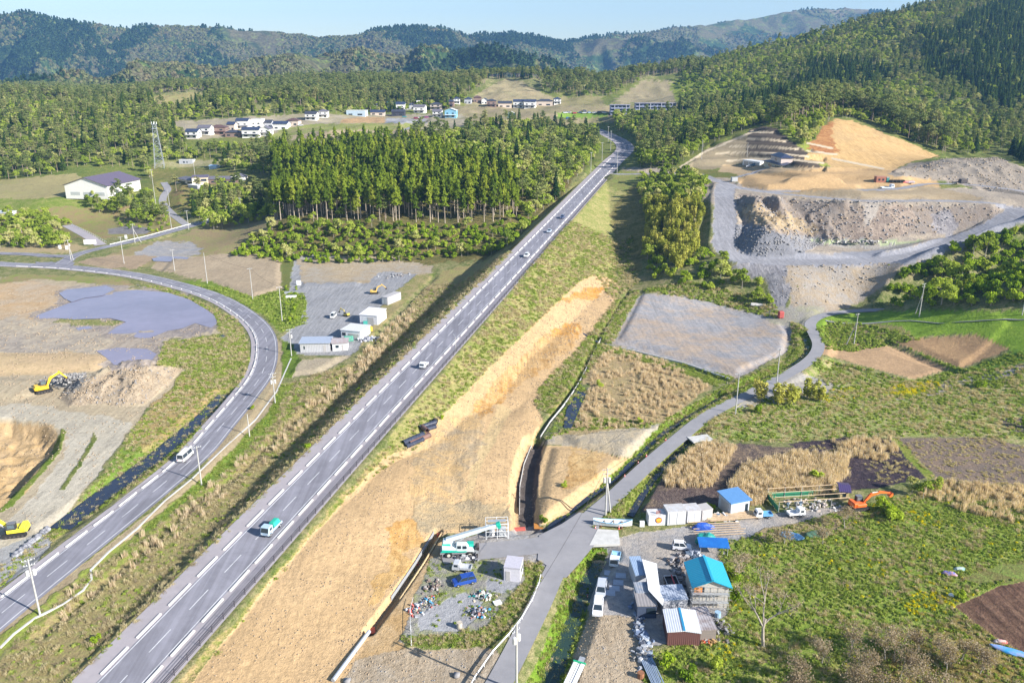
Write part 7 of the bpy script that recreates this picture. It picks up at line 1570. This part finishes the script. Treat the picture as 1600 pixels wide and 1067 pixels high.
def boat():
    p = at(957, 823); r = empty('fishing_boat', p, math.radians(-6), 'long narrow white fishing boat with pale blue trim on trestles', 'boat'); n = 13; vs = []; L = 7.4
    for i in range(n):
        t = i/(n-1); x = -L/2+L*t; w = .85*math.sin(min(1, .25+t*1.25 if t < .6 else (1-t)*2.3+.06)*PI/2); sh = .75+.35*(2*t-1)**2+.25*t**4; vs += [(x, -w, sh+.45), (x, -w*.65, .45+.1*t**3), (x, 0, .33+.25*t**4), (x, w*.65, .45+.1*t**3), (x, w, sh+.45), (x, w*.82, sh+.40), (x, 0, sh-.15), (x, -w*.82, sh+.40)]
    fs = []
    for i in range(n-1):
        for k in range(8): a = i*8+k; c = i*8+(k+1) % 8; fs.append((a, c, c+8, a+8))
    fs += [tuple(range(8)), tuple(range((n-1)*8+7, (n-1)*8-1, -1))]; MB().add(vs, fs).build('hull', mat('boat_white', (.72,.76,.80), None, .4), r)
    b = MB()
    for i in range(n-1):
        for k in (0, 4): b.tube(Vector(vs[i*8+k])+Vector((0, 0, .02)), Vector(vs[i*8+8+k])+Vector((0, 0, .02)), .07, None, 5)
    b.build('gunwale', mat('boat_blue', (.22,.48,.66), None, .5), r)
    for x in (-1.5, .2, 1.8): MB().box((x, 0, 1.12), (.3, 1.4, .06)).build('thwart', m_dwood, r)
    for x in (-2.2, 1.8): b = MB(); b.box((x, 0, .2), (.2, 1.4, .45)); b.tube((x, -.6, 0), (x, -.3, .6), .06, None, 5); b.tube((x, .6, 0), (x, .3, .6), .06, None, 5); b.build('trestle', m_rust, r)
boat()
def white_frame():
    p = at(777, 842); r = empty('equipment_rack', p, math.radians(4), 'white pipe rack stacked with tanks and ladders behind the crane', 'rack'); b = MB(); W, D_, Hh = 4.2, 2.6, 3.1
    for x in (-W/2, 0, W/2):
        for y in (0, D_): b.tube((x, y, 0), (x, y, Hh), .05, None, 6)
    for z in (.6, 1.6, 2.4, Hh):
        for y in (0, D_): b.tube((-W/2, y, z), (W/2, y, z), .045, None, 6)
        for x in (-W/2, 0, W/2): b.tube((x, 0, z), (x, D_, z), .045, None, 6)
    b.tube((-W/2, 0, 0), (0, 0, Hh), .03, None, 5); b.tube((W/2, 0, 0), (0, 0, Hh), .03, None, 5); b.build('frame', m_white, r)
    MB().tube((-.9, 1.2, .1), (-.9, 1.2, 1.5), .55, None, 14).build('tank', m_ctr, r); MB().box((1.0, 1.3, .8), (1.4, 1.5, 1.5)).build('generator', mat('gen_grey', (.4,.42,.44), None, .6), r); MB().box((0, 1.3, Hh+.06), (W*.8, .8, .08)).build('ladder', m_steel, r)
white_frame()
def slab(px, py, size, rz, m, label, name, cat, z=0, group=None, bev=.02):
    p = at(px, py); o = MB().box((0, 0, size[2]/2), size).build(name, m, bevel=bev); o.location = p+Vector((0, 0, z)); o.rotation_euler = (0, 0, rz); tag(o, label, cat, group); return o
slab(577, 987, (1.9,1.5,.12), .25, mat('red_plate', (.62,.13,.08), (.5,.12,.08), .7), 'red steel cover plate at the lower end of the trench', 'cover_plate', 'plate', .1)
slab(841, 822, (1.7,2.0,.15), 0, mat('rust_plate', (.50,.20,.03), (.4,.17,.04), .8), 'rust orange steel plate beside the dark channel end', 'steel_plate', 'plate')
slab(812, 828, (2.2,.7,.5), .1, mat('red_barrier', (.55,.10,.07), (.45,.12,.1), .7), 'low red barrier closing the lower end of the dark channel', 'barrier', 'barrier')
slab(688, 838, (1.2,.4,.8), .6, mat('red_barrier2', (.6,.13,.07), None, .7), 'small red barrier at the head of the dark trench', 'barrier', 'barrier')
slab(777, 942, (1.3,1.0,.25), .4, m_white, 'white board lying in the grass of the lot', 'board', 'board')
slab(426+41, 445.5, (1.9,.2,2.0), .0, m_white, 'white signboard standing at the upper left of the yard', 'signboard', 'sign')
slab(455, 465, (4.0,1.4,.8), .1, m_white, 'white upturned skip beside the yard entrance bushes', 'skip', 'skip')
slab(449, 459.5, (2.2,1.4,.9), .1, m_steel, 'grey machine part heap at the yard upper corner', 'machine_part', 'machine part')
slab(578, 517, (1.7,1.2,1.5), .4, mat('yellow_box', (.72,.48,.06), None, .6), 'yellow machine box behind the flat roofed workshop', 'generator', 'machine')
slab(571, 507.5, (1.4,1.0,1.3), .2, mat('teal_box', (.05,.35,.3), None, .6), 'teal drum crate between workshop and warehouse', 'crate', 'crate')
slab(545, 533, (3.0,1.6,1.7), .2, mat('green_canopy', (.03,.3,.22), (.2,.4,.3), .6), 'green tarpaulin canopy in front of the flat roofed workshop', 'canopy', 'canopy', bev=.2)
slab(1206, 478, (.1,.1,.1), 0, m_rust, 'x', 'tmp', 'x'); bpy.data.objects.remove(bpy.data.objects['tmp'])
slab(1219.5, 497, (2.0,1.6,2.6), .1, mat('red_tank', (.42,.08,.07), None, .6), 'dull red tank standing where the quarry ramp meets the lane', 'fuel_tank', 'tank', bev=.3)
slab(1184, 478, (5.5,2.2,.9), -.25, mat('white_sheet', (.66,.62,.58), (.3,.3,.3), .8, 0, .8), 'crumpled white sheet over scrap on the overgrown bank', 'covered_scrap', 'scrap', bev=.3)
slab(1147, 283.5, (3.2,2.2,2.2), .1, m_steel, 'small grey box on the verge of the quarry road', 'crate', 'crate'); 
slab(1418, 286, (6.5,2.4,1.0), .05, mat('red_machine', (.5,.06,.05), (.4,.4,.42), .6, 0, .5), 'red and grey machine at the right end of the tyre row', 'crusher', 'machine', bev=.2)
slab(1504, 286.5, (4,2.6,2.2), .1, m_dsteel, 'dark machine standing at the foot of the grey spoil bank', 'loader', 'machine', bev=.3)
slab(141, 382, (6,.3,2.4), .1, m_white, 'white notice board at the foot of the ramp', 'notice_board', 'sign')
for x, y, lb in ((94,389,'small white box beside the junction pole, left one'), (104.5,390,'small white box beside the junction pole, right one'), (197,373,'small white sign at the dark parking patch')): slab(x, y, (1.1,.6,1.9), 0, m_white, lb, 'control_box', 'box')
slab(926, 853, (5.0,1.2,.35), .05, m_cpale, 'concrete parapet of the small canal bridge, near side', 'parapet', 'parapet', .1)
def bridge():
    A = Vector(pixz(921, 851, .25)); B = Vector(pixz(969, 849, .25)); C = Vector(pixz(966, 828, .25)); Dd = Vector(pixz(934, 826, .25)); b = MB(); V = [A, B, C, Dd]
    b.add([tuple(v) for v in V]+[tuple(v-Vector((0, 0, .5))) for v in V], [(0,1,2,3),(7,6,5,4),(0,4,5,1),(1,5,6,2),(2,6,7,3),(3,7,4,0)]); tag(b.build('footbridge', m_cpale), 'pale concrete slab bridge over the canal into the works yard', 'bridge')
bridge()
slab(1094, 688, (5.4,3.2,.3), .3, m_cpale, 'small concrete slab bridge over the ditch beside the reeds', 'slab_bridge', 'bridge', .3)
# steel plates on the ground
for i, (x, y, lb) in enumerate([(952,895,'upper left steel plate of the sheet on the yard gravel'),(970,899,'upper right steel plate of the sheet on the yard gravel'),(948,905,'middle left steel plate of the sheet on the yard gravel'),(966,910,'middle right steel plate of the sheet on the yard gravel'),(944,914,'lower left steel plate of the sheet on the yard gravel'),(960,919,'lower right steel plate of the sheet on the yard gravel'),(953,926,'lowest steel plate of the sheet, half under the silver car')]):
    slab(x, y, (1.75,1.5,.03), -.12, mat('plate_steel', (.42,.46,.54), (.36,.38,.44), .5, .2, 1), lb, 'ground_plate', 'plate', .02, bev=0)
# tyre / bag rows
def lump(name, px, py, size, m, label, cat, rz=0, group=None, seed=0, p=None, z=0):
    rs = np.random.RandomState(seed); import bmesh
    bm = bmesh.new(); bmesh.ops.create_icosphere(bm, subdivisions=3, radius=.5)
    for v in bm.verts:
        q = v.co*3+Vector((seed*1.7, 0, 0)); k = 1+.35*(float(fbm(np.array([q.x+q.z]), np.array([q.y-q.z]), seed, 3)[0])-.5)*2; v.co = Vector((v.co.x*size[0]*k, v.co.y*size[1]*k, max(v.co.z, -.1)*size[2]*k*1.6))
    me = bpy.data.meshes.new(name); bm.to_mesh(me); bm.free(); me.materials.append(m); o = link(name, me); o.location = (at(px, py) if p is None else p)+Vector((0, 0, z)); o.rotation_euler = (0, 0, rz); tag(o, label, cat, group); return o
m_bag = mat('dark_bag', (.07,.075,.10), (.35,.35,.38), .7, 0, 1.2, .2)
for i in range(12):
    t = i/11; lump('sandbag', 24+(72-24)*t+(i % 2)*2, 868-(868-828)*t, (1.5,1.3,1.0), m_bag, 'big dark ton bag in the row by the left excavator', 'bag', i, 'row of dark ton bags', i+3)
for i in range(11): o = MB().tube((-.35, 0, .8), (.35, 0, .8), .8, None, 14).build('old_tyre', m_tyre); o.location = at(1391+i*2.0, 286); o.rotation_euler = (0, 0, 1.3+.3*(i % 3)); tag(o, 'big black tyre in the row at the quarry office', 'tyre', 'tyres in a row at the quarry')
lump('tarpaulin_pile', 1103, 845, (4.2,3.4,2.2), mat('green_sheet', (.02,.30,.25), (.02,.22,.2), .5, 0, 1.2, .1, .05), 'green tarpaulin thrown over a stack beside the containers', 'tarpaulin', .4, seed=5)
lump('tarpaulin_pile', 1098, 826, (4.6,1.5,1.6), mat('deep_blue_sheet', (.02,.10,.50), (.02,.07,.35), .5, 0, 1.2, .1, .05), 'deep blue tarpaulin pile at the top of the yard corner', 'tarpaulin', .05, seed=6)
def canopy():
    A = at(1092, 868); r = empty('tarpaulin_canopy', A, -.08, 'flat deep blue tarpaulin canopy behind the turquoise roofed house', 'canopy')
    b = MB(); b.box((2.6, 1.2, 2.1), (5.4, 2.9, .1), rx=.1); b.build('sheet', mat('blue_sheet2', (.015,.12,.42), (.02,.16,.5), .45, 0, .8, .1), r)
    for x in (.2, 5.0):
        for y in (0, 2.5): MB().tube((x, y, 0), (x, y, 2.1), .05, None, 6).build('post', m_steel, r)
canopy()
lump('tarpaulin_pile', 1238, 838, (4.6,2.4,.9), mat('bright_blue_sheet', (.06,.30,.60), (.25,.45,.65), .5, 0, 1.0, .1, .05), 'bright blue crumpled tarpaulin in the weeds below the timber', 'tarpaulin', -.4, seed=8)
lump('tarpaulin_pile', 1275, 836, (5.0,1.8,1.2), mat('green_net', (.04,.13,.09), (.1,.14,.08), .8, 0, 1.0, .1, .05), 'dark green net heap right of the crumpled blue tarpaulin', 'net heap', .1, seed=9)
lump('tarpaulin_pile', 1483, 897, (2.4,1.2,.7), mat('blue_bags', (.03,.13,.55), (.6,.3,.2), .5, 0, 2.0, .1), 'blue and red rubbish bags at the edge of the vegetable strip', 'rubbish bags', -.5, seed=10)
lump('tarpaulin_pile', 1500, 889, (2.2,1.0,.5), mat('pale_bags', (.6,.6,.55), (.1,.3,.3), .7, 0, 2.0, .1), 'pale sacks beside the blue rubbish bags', 'sacks', 0, seed=11)
lump('tarpaulin_pile', 1588, 1020, (7.0,1.6,.6), mat('pool_blue', (.04,.35,.70), (.3,.35,.6), .5, 0, 1.0, .1), 'long blue tarpaulin strip along the lower right ploughed plot', 'tarpaulin', -.55, seed=12)
lump('tarpaulin_pile', 1563, 1003, (1.9,.9,.6), mat('red_bags', (.65,.6,.55), (.5,.08,.06), .7, 0, 2.0, .1), 'white and red sacks at the corner of the lower right plot', 'sacks', -.3, seed=13)
lump('rubbish_sack', 1486, 931, (1.0,.8,.6), m_white, 'single white sack in the meadow left of the dark plot', 'sack', 0, seed=14)
def scraps(name, label, cat, px, py, spread, n, cols, smin=.2, smax=.7, seed=1, hgt_=.5, rz=0, kind='stuff'):
    rs = np.random.RandomState(seed); p = at(px, py); b = MB(); ms = []
    for c in cols: ms.append(mat('scrap_%d_%d_%d' % tuple(int(q*100) for q in c), c, None, .7))
    for i in range(n):
        x, y = rs.normal(0, spread[0]/2), rs.normal(0, spread[1]/2); z = max(0, hgt_*(1-(x/spread[0])**2-(y/spread[1])**2))*rs.uniform(.2, 1); s = rs.uniform(smin, smax)
        b.box((x, y, z+s*.2), (s*rs.uniform(.5, 1.6), s*rs.uniform(.4, 1.2), s*rs.uniform(.2, .9)), rz=rs.uniform(0, 3), ry=rs.uniform(-.5, .5), mi=rs.randint(len(ms)), taper=(rs.uniform(.6, 1), rs.uniform(.6, 1)))
    o = b.build(name, ms); o.location = p; o.rotation_euler = (0, 0, rz); tag(o, label, cat)
    if kind: o['kind'] = kind
    return o
JC = [(.62,.62,.64),(.35,.36,.4),(.5,.12,.1),(.05,.3,.55),(.12,.12,.14),(.6,.5,.35),(.2,.25,.3)]
scraps('rubbish', None, None, 668, 942, (2.2,1.9), 70, JC, .12, .4, 1); scraps('rubbish', None, None, 648, 953, (1.6,1.6), 34, JC, .2, .5, 2); scraps('rubbish', None, None, 674, 917, (1.4,2.4), 30, [(.2,.15,.13),(.12,.1,.1),(.4,.36,.34)], .2, .6, 3)
scraps('rubbish', None, None, 755, 932, (2.0,1.5), 70, [(.62,.62,.6),(.6,.48,.34),(.03,.35,.33),(.3,.3,.34),(.12,.12,.14)], .15, .5, 4); scraps('rubbish', None, None, 746, 958, (1.9,1.8), 80, [(.05,.35,.6),(.6,.62,.66),(.1,.1,.13),(.45,.2,.15),(.35,.36,.4)], .12, .42, 5)
scraps('scrap_metal', None, None, 730, 872, (2.6,1.0), 34, [(.06,.06,.07),(.5,.5,.52),(.2,.2,.22)], .3, .7, 6)
scraps('scrap_timber', None, None, 1065, 880, (2.2,3.2), 60, [(.25,.2,.17),(.15,.13,.12),(.32,.3,.3)], .3, 1.1, 7); scraps('scrap_metal', None, None, 1062, 900, (1.2,4.0), 36, [(.2,.17,.16),(.12,.12,.13),(.3,.3,.33)], .3, .9, 8)
scraps('scrap_metal', None, None, 1085, 868, (1.6,1.8), 30, [(.1,.14,.2),(.3,.33,.4),(.5,.5,.5)], .3, 1.0, 9); scraps('building_rubble', None, None, 1275, 790, (7,3.0), 110, [(.52,.44,.38),(.40,.34,.3),(.58,.56,.54),(.28,.24,.2)], .15, .7, 10, .3)
scraps('scrap_metal', None, None, 1128, 808, (3.0,1.6), 46, [(.2,.3,.42),(.5,.52,.55),(.08,.08,.1),(.6,.6,.6)], .3, .9, 11); scraps('scrap_metal', None, None, 1003, 990, (1.1,6.0), 130, [(.16,.21,.32),(.24,.30,.40),(.40,.42,.46),(.08,.09,.12)], .2, .8, 12, .5)
scraps('scrap_metal', None, None, 1005, 1025, (1.3,2.6), 90, [(.48,.48,.5),(.3,.32,.36),(.2,.19,.18)], .2, .7, 13, .5); scraps('scrap_timber', None, None, 1128, 985, (1.6,3.0), 50, [(.12,.11,.11),(.2,.19,.18),(.3,.3,.3)], .15, .6, 14, .3)
scraps('scrap_metal', None, None, 1106, 1004, (1.6,.8), 30, [(.6,.12,.05),(.5,.5,.5),(.4,.25,.1)], .15, .5, 15, .5); scraps('building_rubble', None, None, 620, 432, (8,4), 30, [(.42,.42,.42),(.3,.3,.32),(.22,.2,.19)], .25, .9, 16); scraps('building_rubble', None, None, 570, 530, (5,2.4), 60, [(.5,.52,.55),(.12,.14,.2),(.3,.3,.34)], .3, 1.0, 17)
scraps('broken_rock', None, None, 120, 592, (7,3.6), 420, [(.36,.35,.34),(.28,.27,.26),(.2,.19,.19)], .25, .7, 18, 1.2); scraps('broken_rock', None, None, 1350, 379, (14,3), 70, [(.45,.43,.4),(.35,.33,.32),(.25,.22,.2)], .4, 1.4, 19, .6)

# timber and frames
def timber(px, py, rz, n, L, label, name='timber_stack', m=None, w=.12, gap=.34, z=0, lay=1):
    p = at(px, py); r = empty(name, p, rz, label, 'timber'); m = m or m_wood
    for k in range(n): MB().box((random.uniform(-.3, .3), k*gap, z+.12+(k % lay)*.14), (L*random.uniform(.9, 1.02), w, .1), rz=random.uniform(-.02, .02)).build('beam', m, r)
    return r
timber(1147, 815, .14, 8, 11, 'long pale timber beams stacked in front of the white kei trucks', z=.5)
timber(1128, 838, .1, 7, 10, 'pale timber poles laid out over the yard above the weeds', z=.3, gap=.8)
timber(1008, 1048, math.radians(-82), 8, 6.5, 'bundle of bluish steel pipes at the bottom of the scrap line', 'pipe_bundle', mat('blue_steel', (.32,.40,.52), None, .5, .3), .16, .24, .3)
def gframe():
    A = at(1216, 800); r = empty('greenhouse_frame', A, .10, 'open timber greenhouse frame with green netting along its back', 'frame'); m = m_wood
    W = 14.5
    for y in (0, 1.8, 3.6, 5.4): MB().tube((0, y, 2.3), (W, y, 2.45), .07, None, 5).build('purlin', m, r)
    for x in (0, 3.6, 7.2, 10.8, W):
        for y in (0, 5.4): MB().tube((x, y, 0), (x, y, 2.35), .06, None, 5).build('post', m_steel, r)
    MB().box((W/2-1, 5.5, .7), (W-2, .06, 1.3)).build('netting', mat('green_mesh', (.03,.22,.12), None, .8), r); MB().box((-.05, 2.7, .6), (.06, 5.2, 1.1)).build('netting', mat('green_mesh', (.03,.22,.12), None, .8), r)
gframe()
def cone(px, py, label):
    p = at(px, py); r = empty('traffic_cone', p, 0, label, 'traffic cone'); MB().tube((0, 0, .04), (0, 0, .7), .17, .04, 10).build('cone', mat('cone_red', (.65,.10,.06), None, .6), r); MB().box((0, 0, .03), (.42, .42, .06)).build('foot', mat('cone_red', (.65,.10,.06), None, .6), r); MB().tube((0, 0, .32), (0, 0, .45), .121, .098, 10).build('band', m_white, r)
for x, y, lb in ((918,934,'red cone beside the two parked cars'),(997,724,'red cone at the ditch edge halfway up the lane'),(1010,713,'red cone right above another at the ditch edge'),(976,745,'lowest red cone along the ditch edge of the lane'),(930,826,'red cone left of the boat'),(967,826,'red cone under the boat stern'),(643,961,'red cone at the left edge of the rubbish lot'),(652,882,'red cone on the brink of the dark trench'),(1040,688,'red cone at the upper ditch edge of the lane')): cone(x, y, lb)
o = MB().tube((0, 0, 0), (0, 0, 1.1), .42, .46, 14).build('oil_drum', mat('beige_drum', (.62,.55,.44), (.35,.3,.25), .7, 0, 2)); o.location = at(718, 981); tag(o, 'beige drum standing alone on the grey gravel circle', 'drum')
o = MB().tube((0, 0, 0), (0, 0, .9), .5, .5, 14).build('oil_drum', m_rust); o.location = at(1001, 1058); tag(o, 'rusty open drum at the foot of the pipe bundle', 'drum')
o = MB().tube((0, 0, 0), (0, 0, .9), .5, .5, 14).build('oil_drum', mat('blue_drum', (.3,.45,.6), None, .5)); o.location = at(1121, 963); tag(o, 'pale blue tub behind the lean-to', 'tub')
# culvert pipes stacked on the spoil
def pipes():
    m = mat('black_pipe', (.022,.026,.05), (.06,.07,.1), .25, 0, 2); mr = mat('brown_pipe', (.20,.10,.08), (.12,.08,.07), .6)
    for i, (x, y, L, rad, rz, mm, z, lb) in enumerate([(646,689,6.0,.62,.86,m,.6,'long black culvert pipe, upper left of the pipe heap'),(656,690,6.0,.60,.86,mr,.6,'long rusty brown culvert pipe at the lower edge of the heap'),(648,695,5.0,.5,.86,m,.5,'black culvert pipe with open near end at the bottom of the heap'),(668,667,4.6,.55,.72,m,.55,'black culvert pipe at the upper end of the heap'),(672,672,3.0,.5,.75,m,.5,'short black pipe below the upper culvert'),(664,676,2.4,.55,.0,mr,1.0,'short brown pipe lying across the heap with its mouth to the front')]):
        p = at(x, y); d = Vector((math.cos(rz), math.sin(rz), 0)) if i < 5 else Vector((.5, -.8, 0)).normalized(); r = empty('culvert_pipe', p, 0, lb, 'pipe', None); b = MB(); n = 20; a = -d*L/2+Vector((0, 0, z)); c = d*L/2+Vector((0, 0, z)); u = Vector((-d.y, d.x, 0)); w_ = Vector((0, 0, 1)); vs = []
        for pnt, rr in ((a, rad), (c, rad), (c, rad*.86), (a, rad*.86)):
            for k in range(n): t = 2*PI*k/n; vs.append(pnt+(u*math.cos(t)+w_*math.sin(t))*rr)
        fs = []
        for s in range(4):
            for k in range(n): fs.append((s*n+k, s*n+(k+1) % n, ((s+1) % 4)*n+(k+1) % n, ((s+1) % 4)*n+k))
        b.add(vs, fs); b.build('barrel', mm, r)
        for e in (a, c): MB().tube(e-d*.12, e+d*.12, rad*1.1, None, 18, caps=False).build('collar', mm, r)
    b = MB(); b.tube((0, 0, .9), (.0, .7, .9), .75, None, 16); o = b.build('culvert_ring', m_tyre); o.location = at(681, 664); o.rotation_euler = (0, 0, .8); tag(o, 'upright black ring at the upper end of the pipe heap', 'ring')
pipes()
# ---------------- special trees and shrubs ----------------
def bare_tree(px, py, h, seed, label, m=None, spread=.55, group=None, name='bare_tree', tw=True, r0=.28):
    rs = random.Random(seed); p = at(px, py); r = empty(name, p, rs.uniform(0, 6), label, 'tree', group); b = MB(); tips = []
    def br(a, d, L, rad, lev):
        q = a; 
        for i in range(3): d2 = (d+Vector((rs.gauss(0, .13), rs.gauss(0, .13), rs.gauss(.02, .06)))).normalized(); n = q+d2*L/3; b.tube(q, n, rad*(1-i*.12), rad*(1-(i+1)*.12), 5 if lev else 8, caps=False); q = n; d = d2
        if lev < 4:
            for k in range(3 if lev < 3 else 4):
                e = (d*1.0+Vector((rs.gauss(0, spread), rs.gauss(0, spread), rs.uniform(-.05, .45)))).normalized(); br(q-d*L*rs.uniform(0, .35), e, L*rs.uniform(.52, .8), rad*.52, lev+1)
        else: tips.append(q)
    br(Vector((0, 0, -.2)), Vector((0, 0, 1)), h*.36, r0, 0); b.build('trunk', m or m_gbark, r)
    if tw:
        C = np.array([tuple(t) for t in tips]); rs2 = np.random.RandomState(seed); C = np.repeat(C, 8, 0)+rs2.normal(0, .35, (len(C)*8, 3)); link('crown', leafmesh('crown', C, rs2.normal(0, 1, C.shape), rs2.uniform(.04, .1, len(C)), G_twig, rs2, 1.6), r)
m_pale = mat('pale_bark', (.38,.33,.27), (.28,.24,.2), .85, 0, 2, .1)
bare_tree(1193, 1010, 13, 5, 'tall leafless tree with pale bark in the meadow right of the yard', m_pale, .38)
bare_tree(1157, 905, 6.5, 6, 'low leafless tree spreading beside the turquoise roofed house', m_pale, .75, r0=.16)
bare_tree(1320, 825, 5.5, 7, 'twiggy leafless shrub in front of the orange excavator', spread=.8, r0=.1, name='bare_shrub')
bare_tree(1285, 850, 4.0, 8, 'low twiggy shrub below the green net heap', spread=.8, r0=.1, name='bare_shrub'); bare_tree(1225, 850, 4.5, 9, 'twiggy shrub left of the crumpled blue tarpaulin', spread=.8, r0=.1, name='bare_shrub')
L_olive = leaf('budding_twigs', (.26,.22,.10), (.36,.30,.13), (.42,.34,.10), scale=1.0)
for i in range(26):
    x = random.uniform(1215, 1570); y = random.uniform(1015, 1100)
    if y < 1000+abs(x-1400)*.12: y += 30
    bare_tree(x, y, random.uniform(4, 6.5), 30+i, 'leafless thicket tree in the budding scrub at the lower right', None, .8, 'scrub thicket at the lower right', 'scrub_tree', True, .1)
def shrub(px, py, kind, s, label, sz=None): 
    p = at(px, py); return tree(kind, random.randrange(len(PRO[kind])), p, random.uniform(0, 6), s, sz or (s*.62 if kind == 'bamboo' else None), label, False)
for x, y, k, s, lb in [(1274,752,'bush',.75,'round yellow green bush in the tall reeds'),(1143,786,'bush',.5,'small bush at the dark pool left of the blue roofed shed'),(1110,795,'bush',.45,'small bush behind the brown grey container'),(1190,625,'bamboo',1.0,'yellow bamboo shrub, left of the three by the lane'),(1215,632,'bamboo',1.1,'yellow bamboo shrub, middle of the three by the lane'),(1235,630,'bamboo',1.0,'yellow bamboo shrub, centre right by the lane'),(1262,622,'bamboo',1.05,'yellow bamboo shrub, right end of the lane cluster'),(1282,628,'bamboo',.8,'small yellow bamboo shrub at the lay-by'),
   (1185,645,'bush',.6,'dark green bush under the yellow bamboo shrubs'),(1425,770,'broadleaf',.42,'large dark bush behind the orange excavator, left part'),(1442,778,'broadleaf',.46,'large dark bush behind the orange excavator, middle'),(1462,768,'broadleaf',.4,'bush at the right of the dark clump behind the excavator'),(1385,800,'bush',.9,'pale green bush touched by the excavator bucket'),(1395,812,'bush',.8,'bush below the excavator bucket'),(1530,606,'bush',.7,'round green bush in the middle of the right meadow'),
   (937,604,'bush',.55,'yellow green bush in the reed field'),(1000,640+22,'bush',.45,'low bush along the lower edge of the reed field'),(1150,940,'bush',.7,'bush beside the scaffold'),(1142,905,'bush',.8,'dark bush right of the turquoise roofed house'),(1500,935,'bush',.4,'small bush at the dark plot corner'),(1600,668,'bush',.6,'bush at the right edge ditch'),(1040,1040,'bush',.6,'bush below the maroon shed'),(1120,1045,'bush',.55,'bush right below the maroon shed'),(1075,1060,'bush',.6,'bush at the bottom edge under the maroon shed'),
   (850,815,'bush',.4,'bush at the end of the ditch beside the lane'),(882,760,'bush',.35,'small bush on the fan of orange dirt'),(480,700,'bush',.4,'small bush in the median grass'),(560,612,'bush',.35,'small bush in the upper median'),(150,1002,'bush',.35,'small bush in the lower median'),(395,640,'bush',.35,'small bush on the curved road verge'),(690,655,'bush',.3,'small bush on the embankment'),(815,345,'bush',.9,'bush at the end of the mown patch beside the highway')]:
    shrub(x, y, k, s, lb)
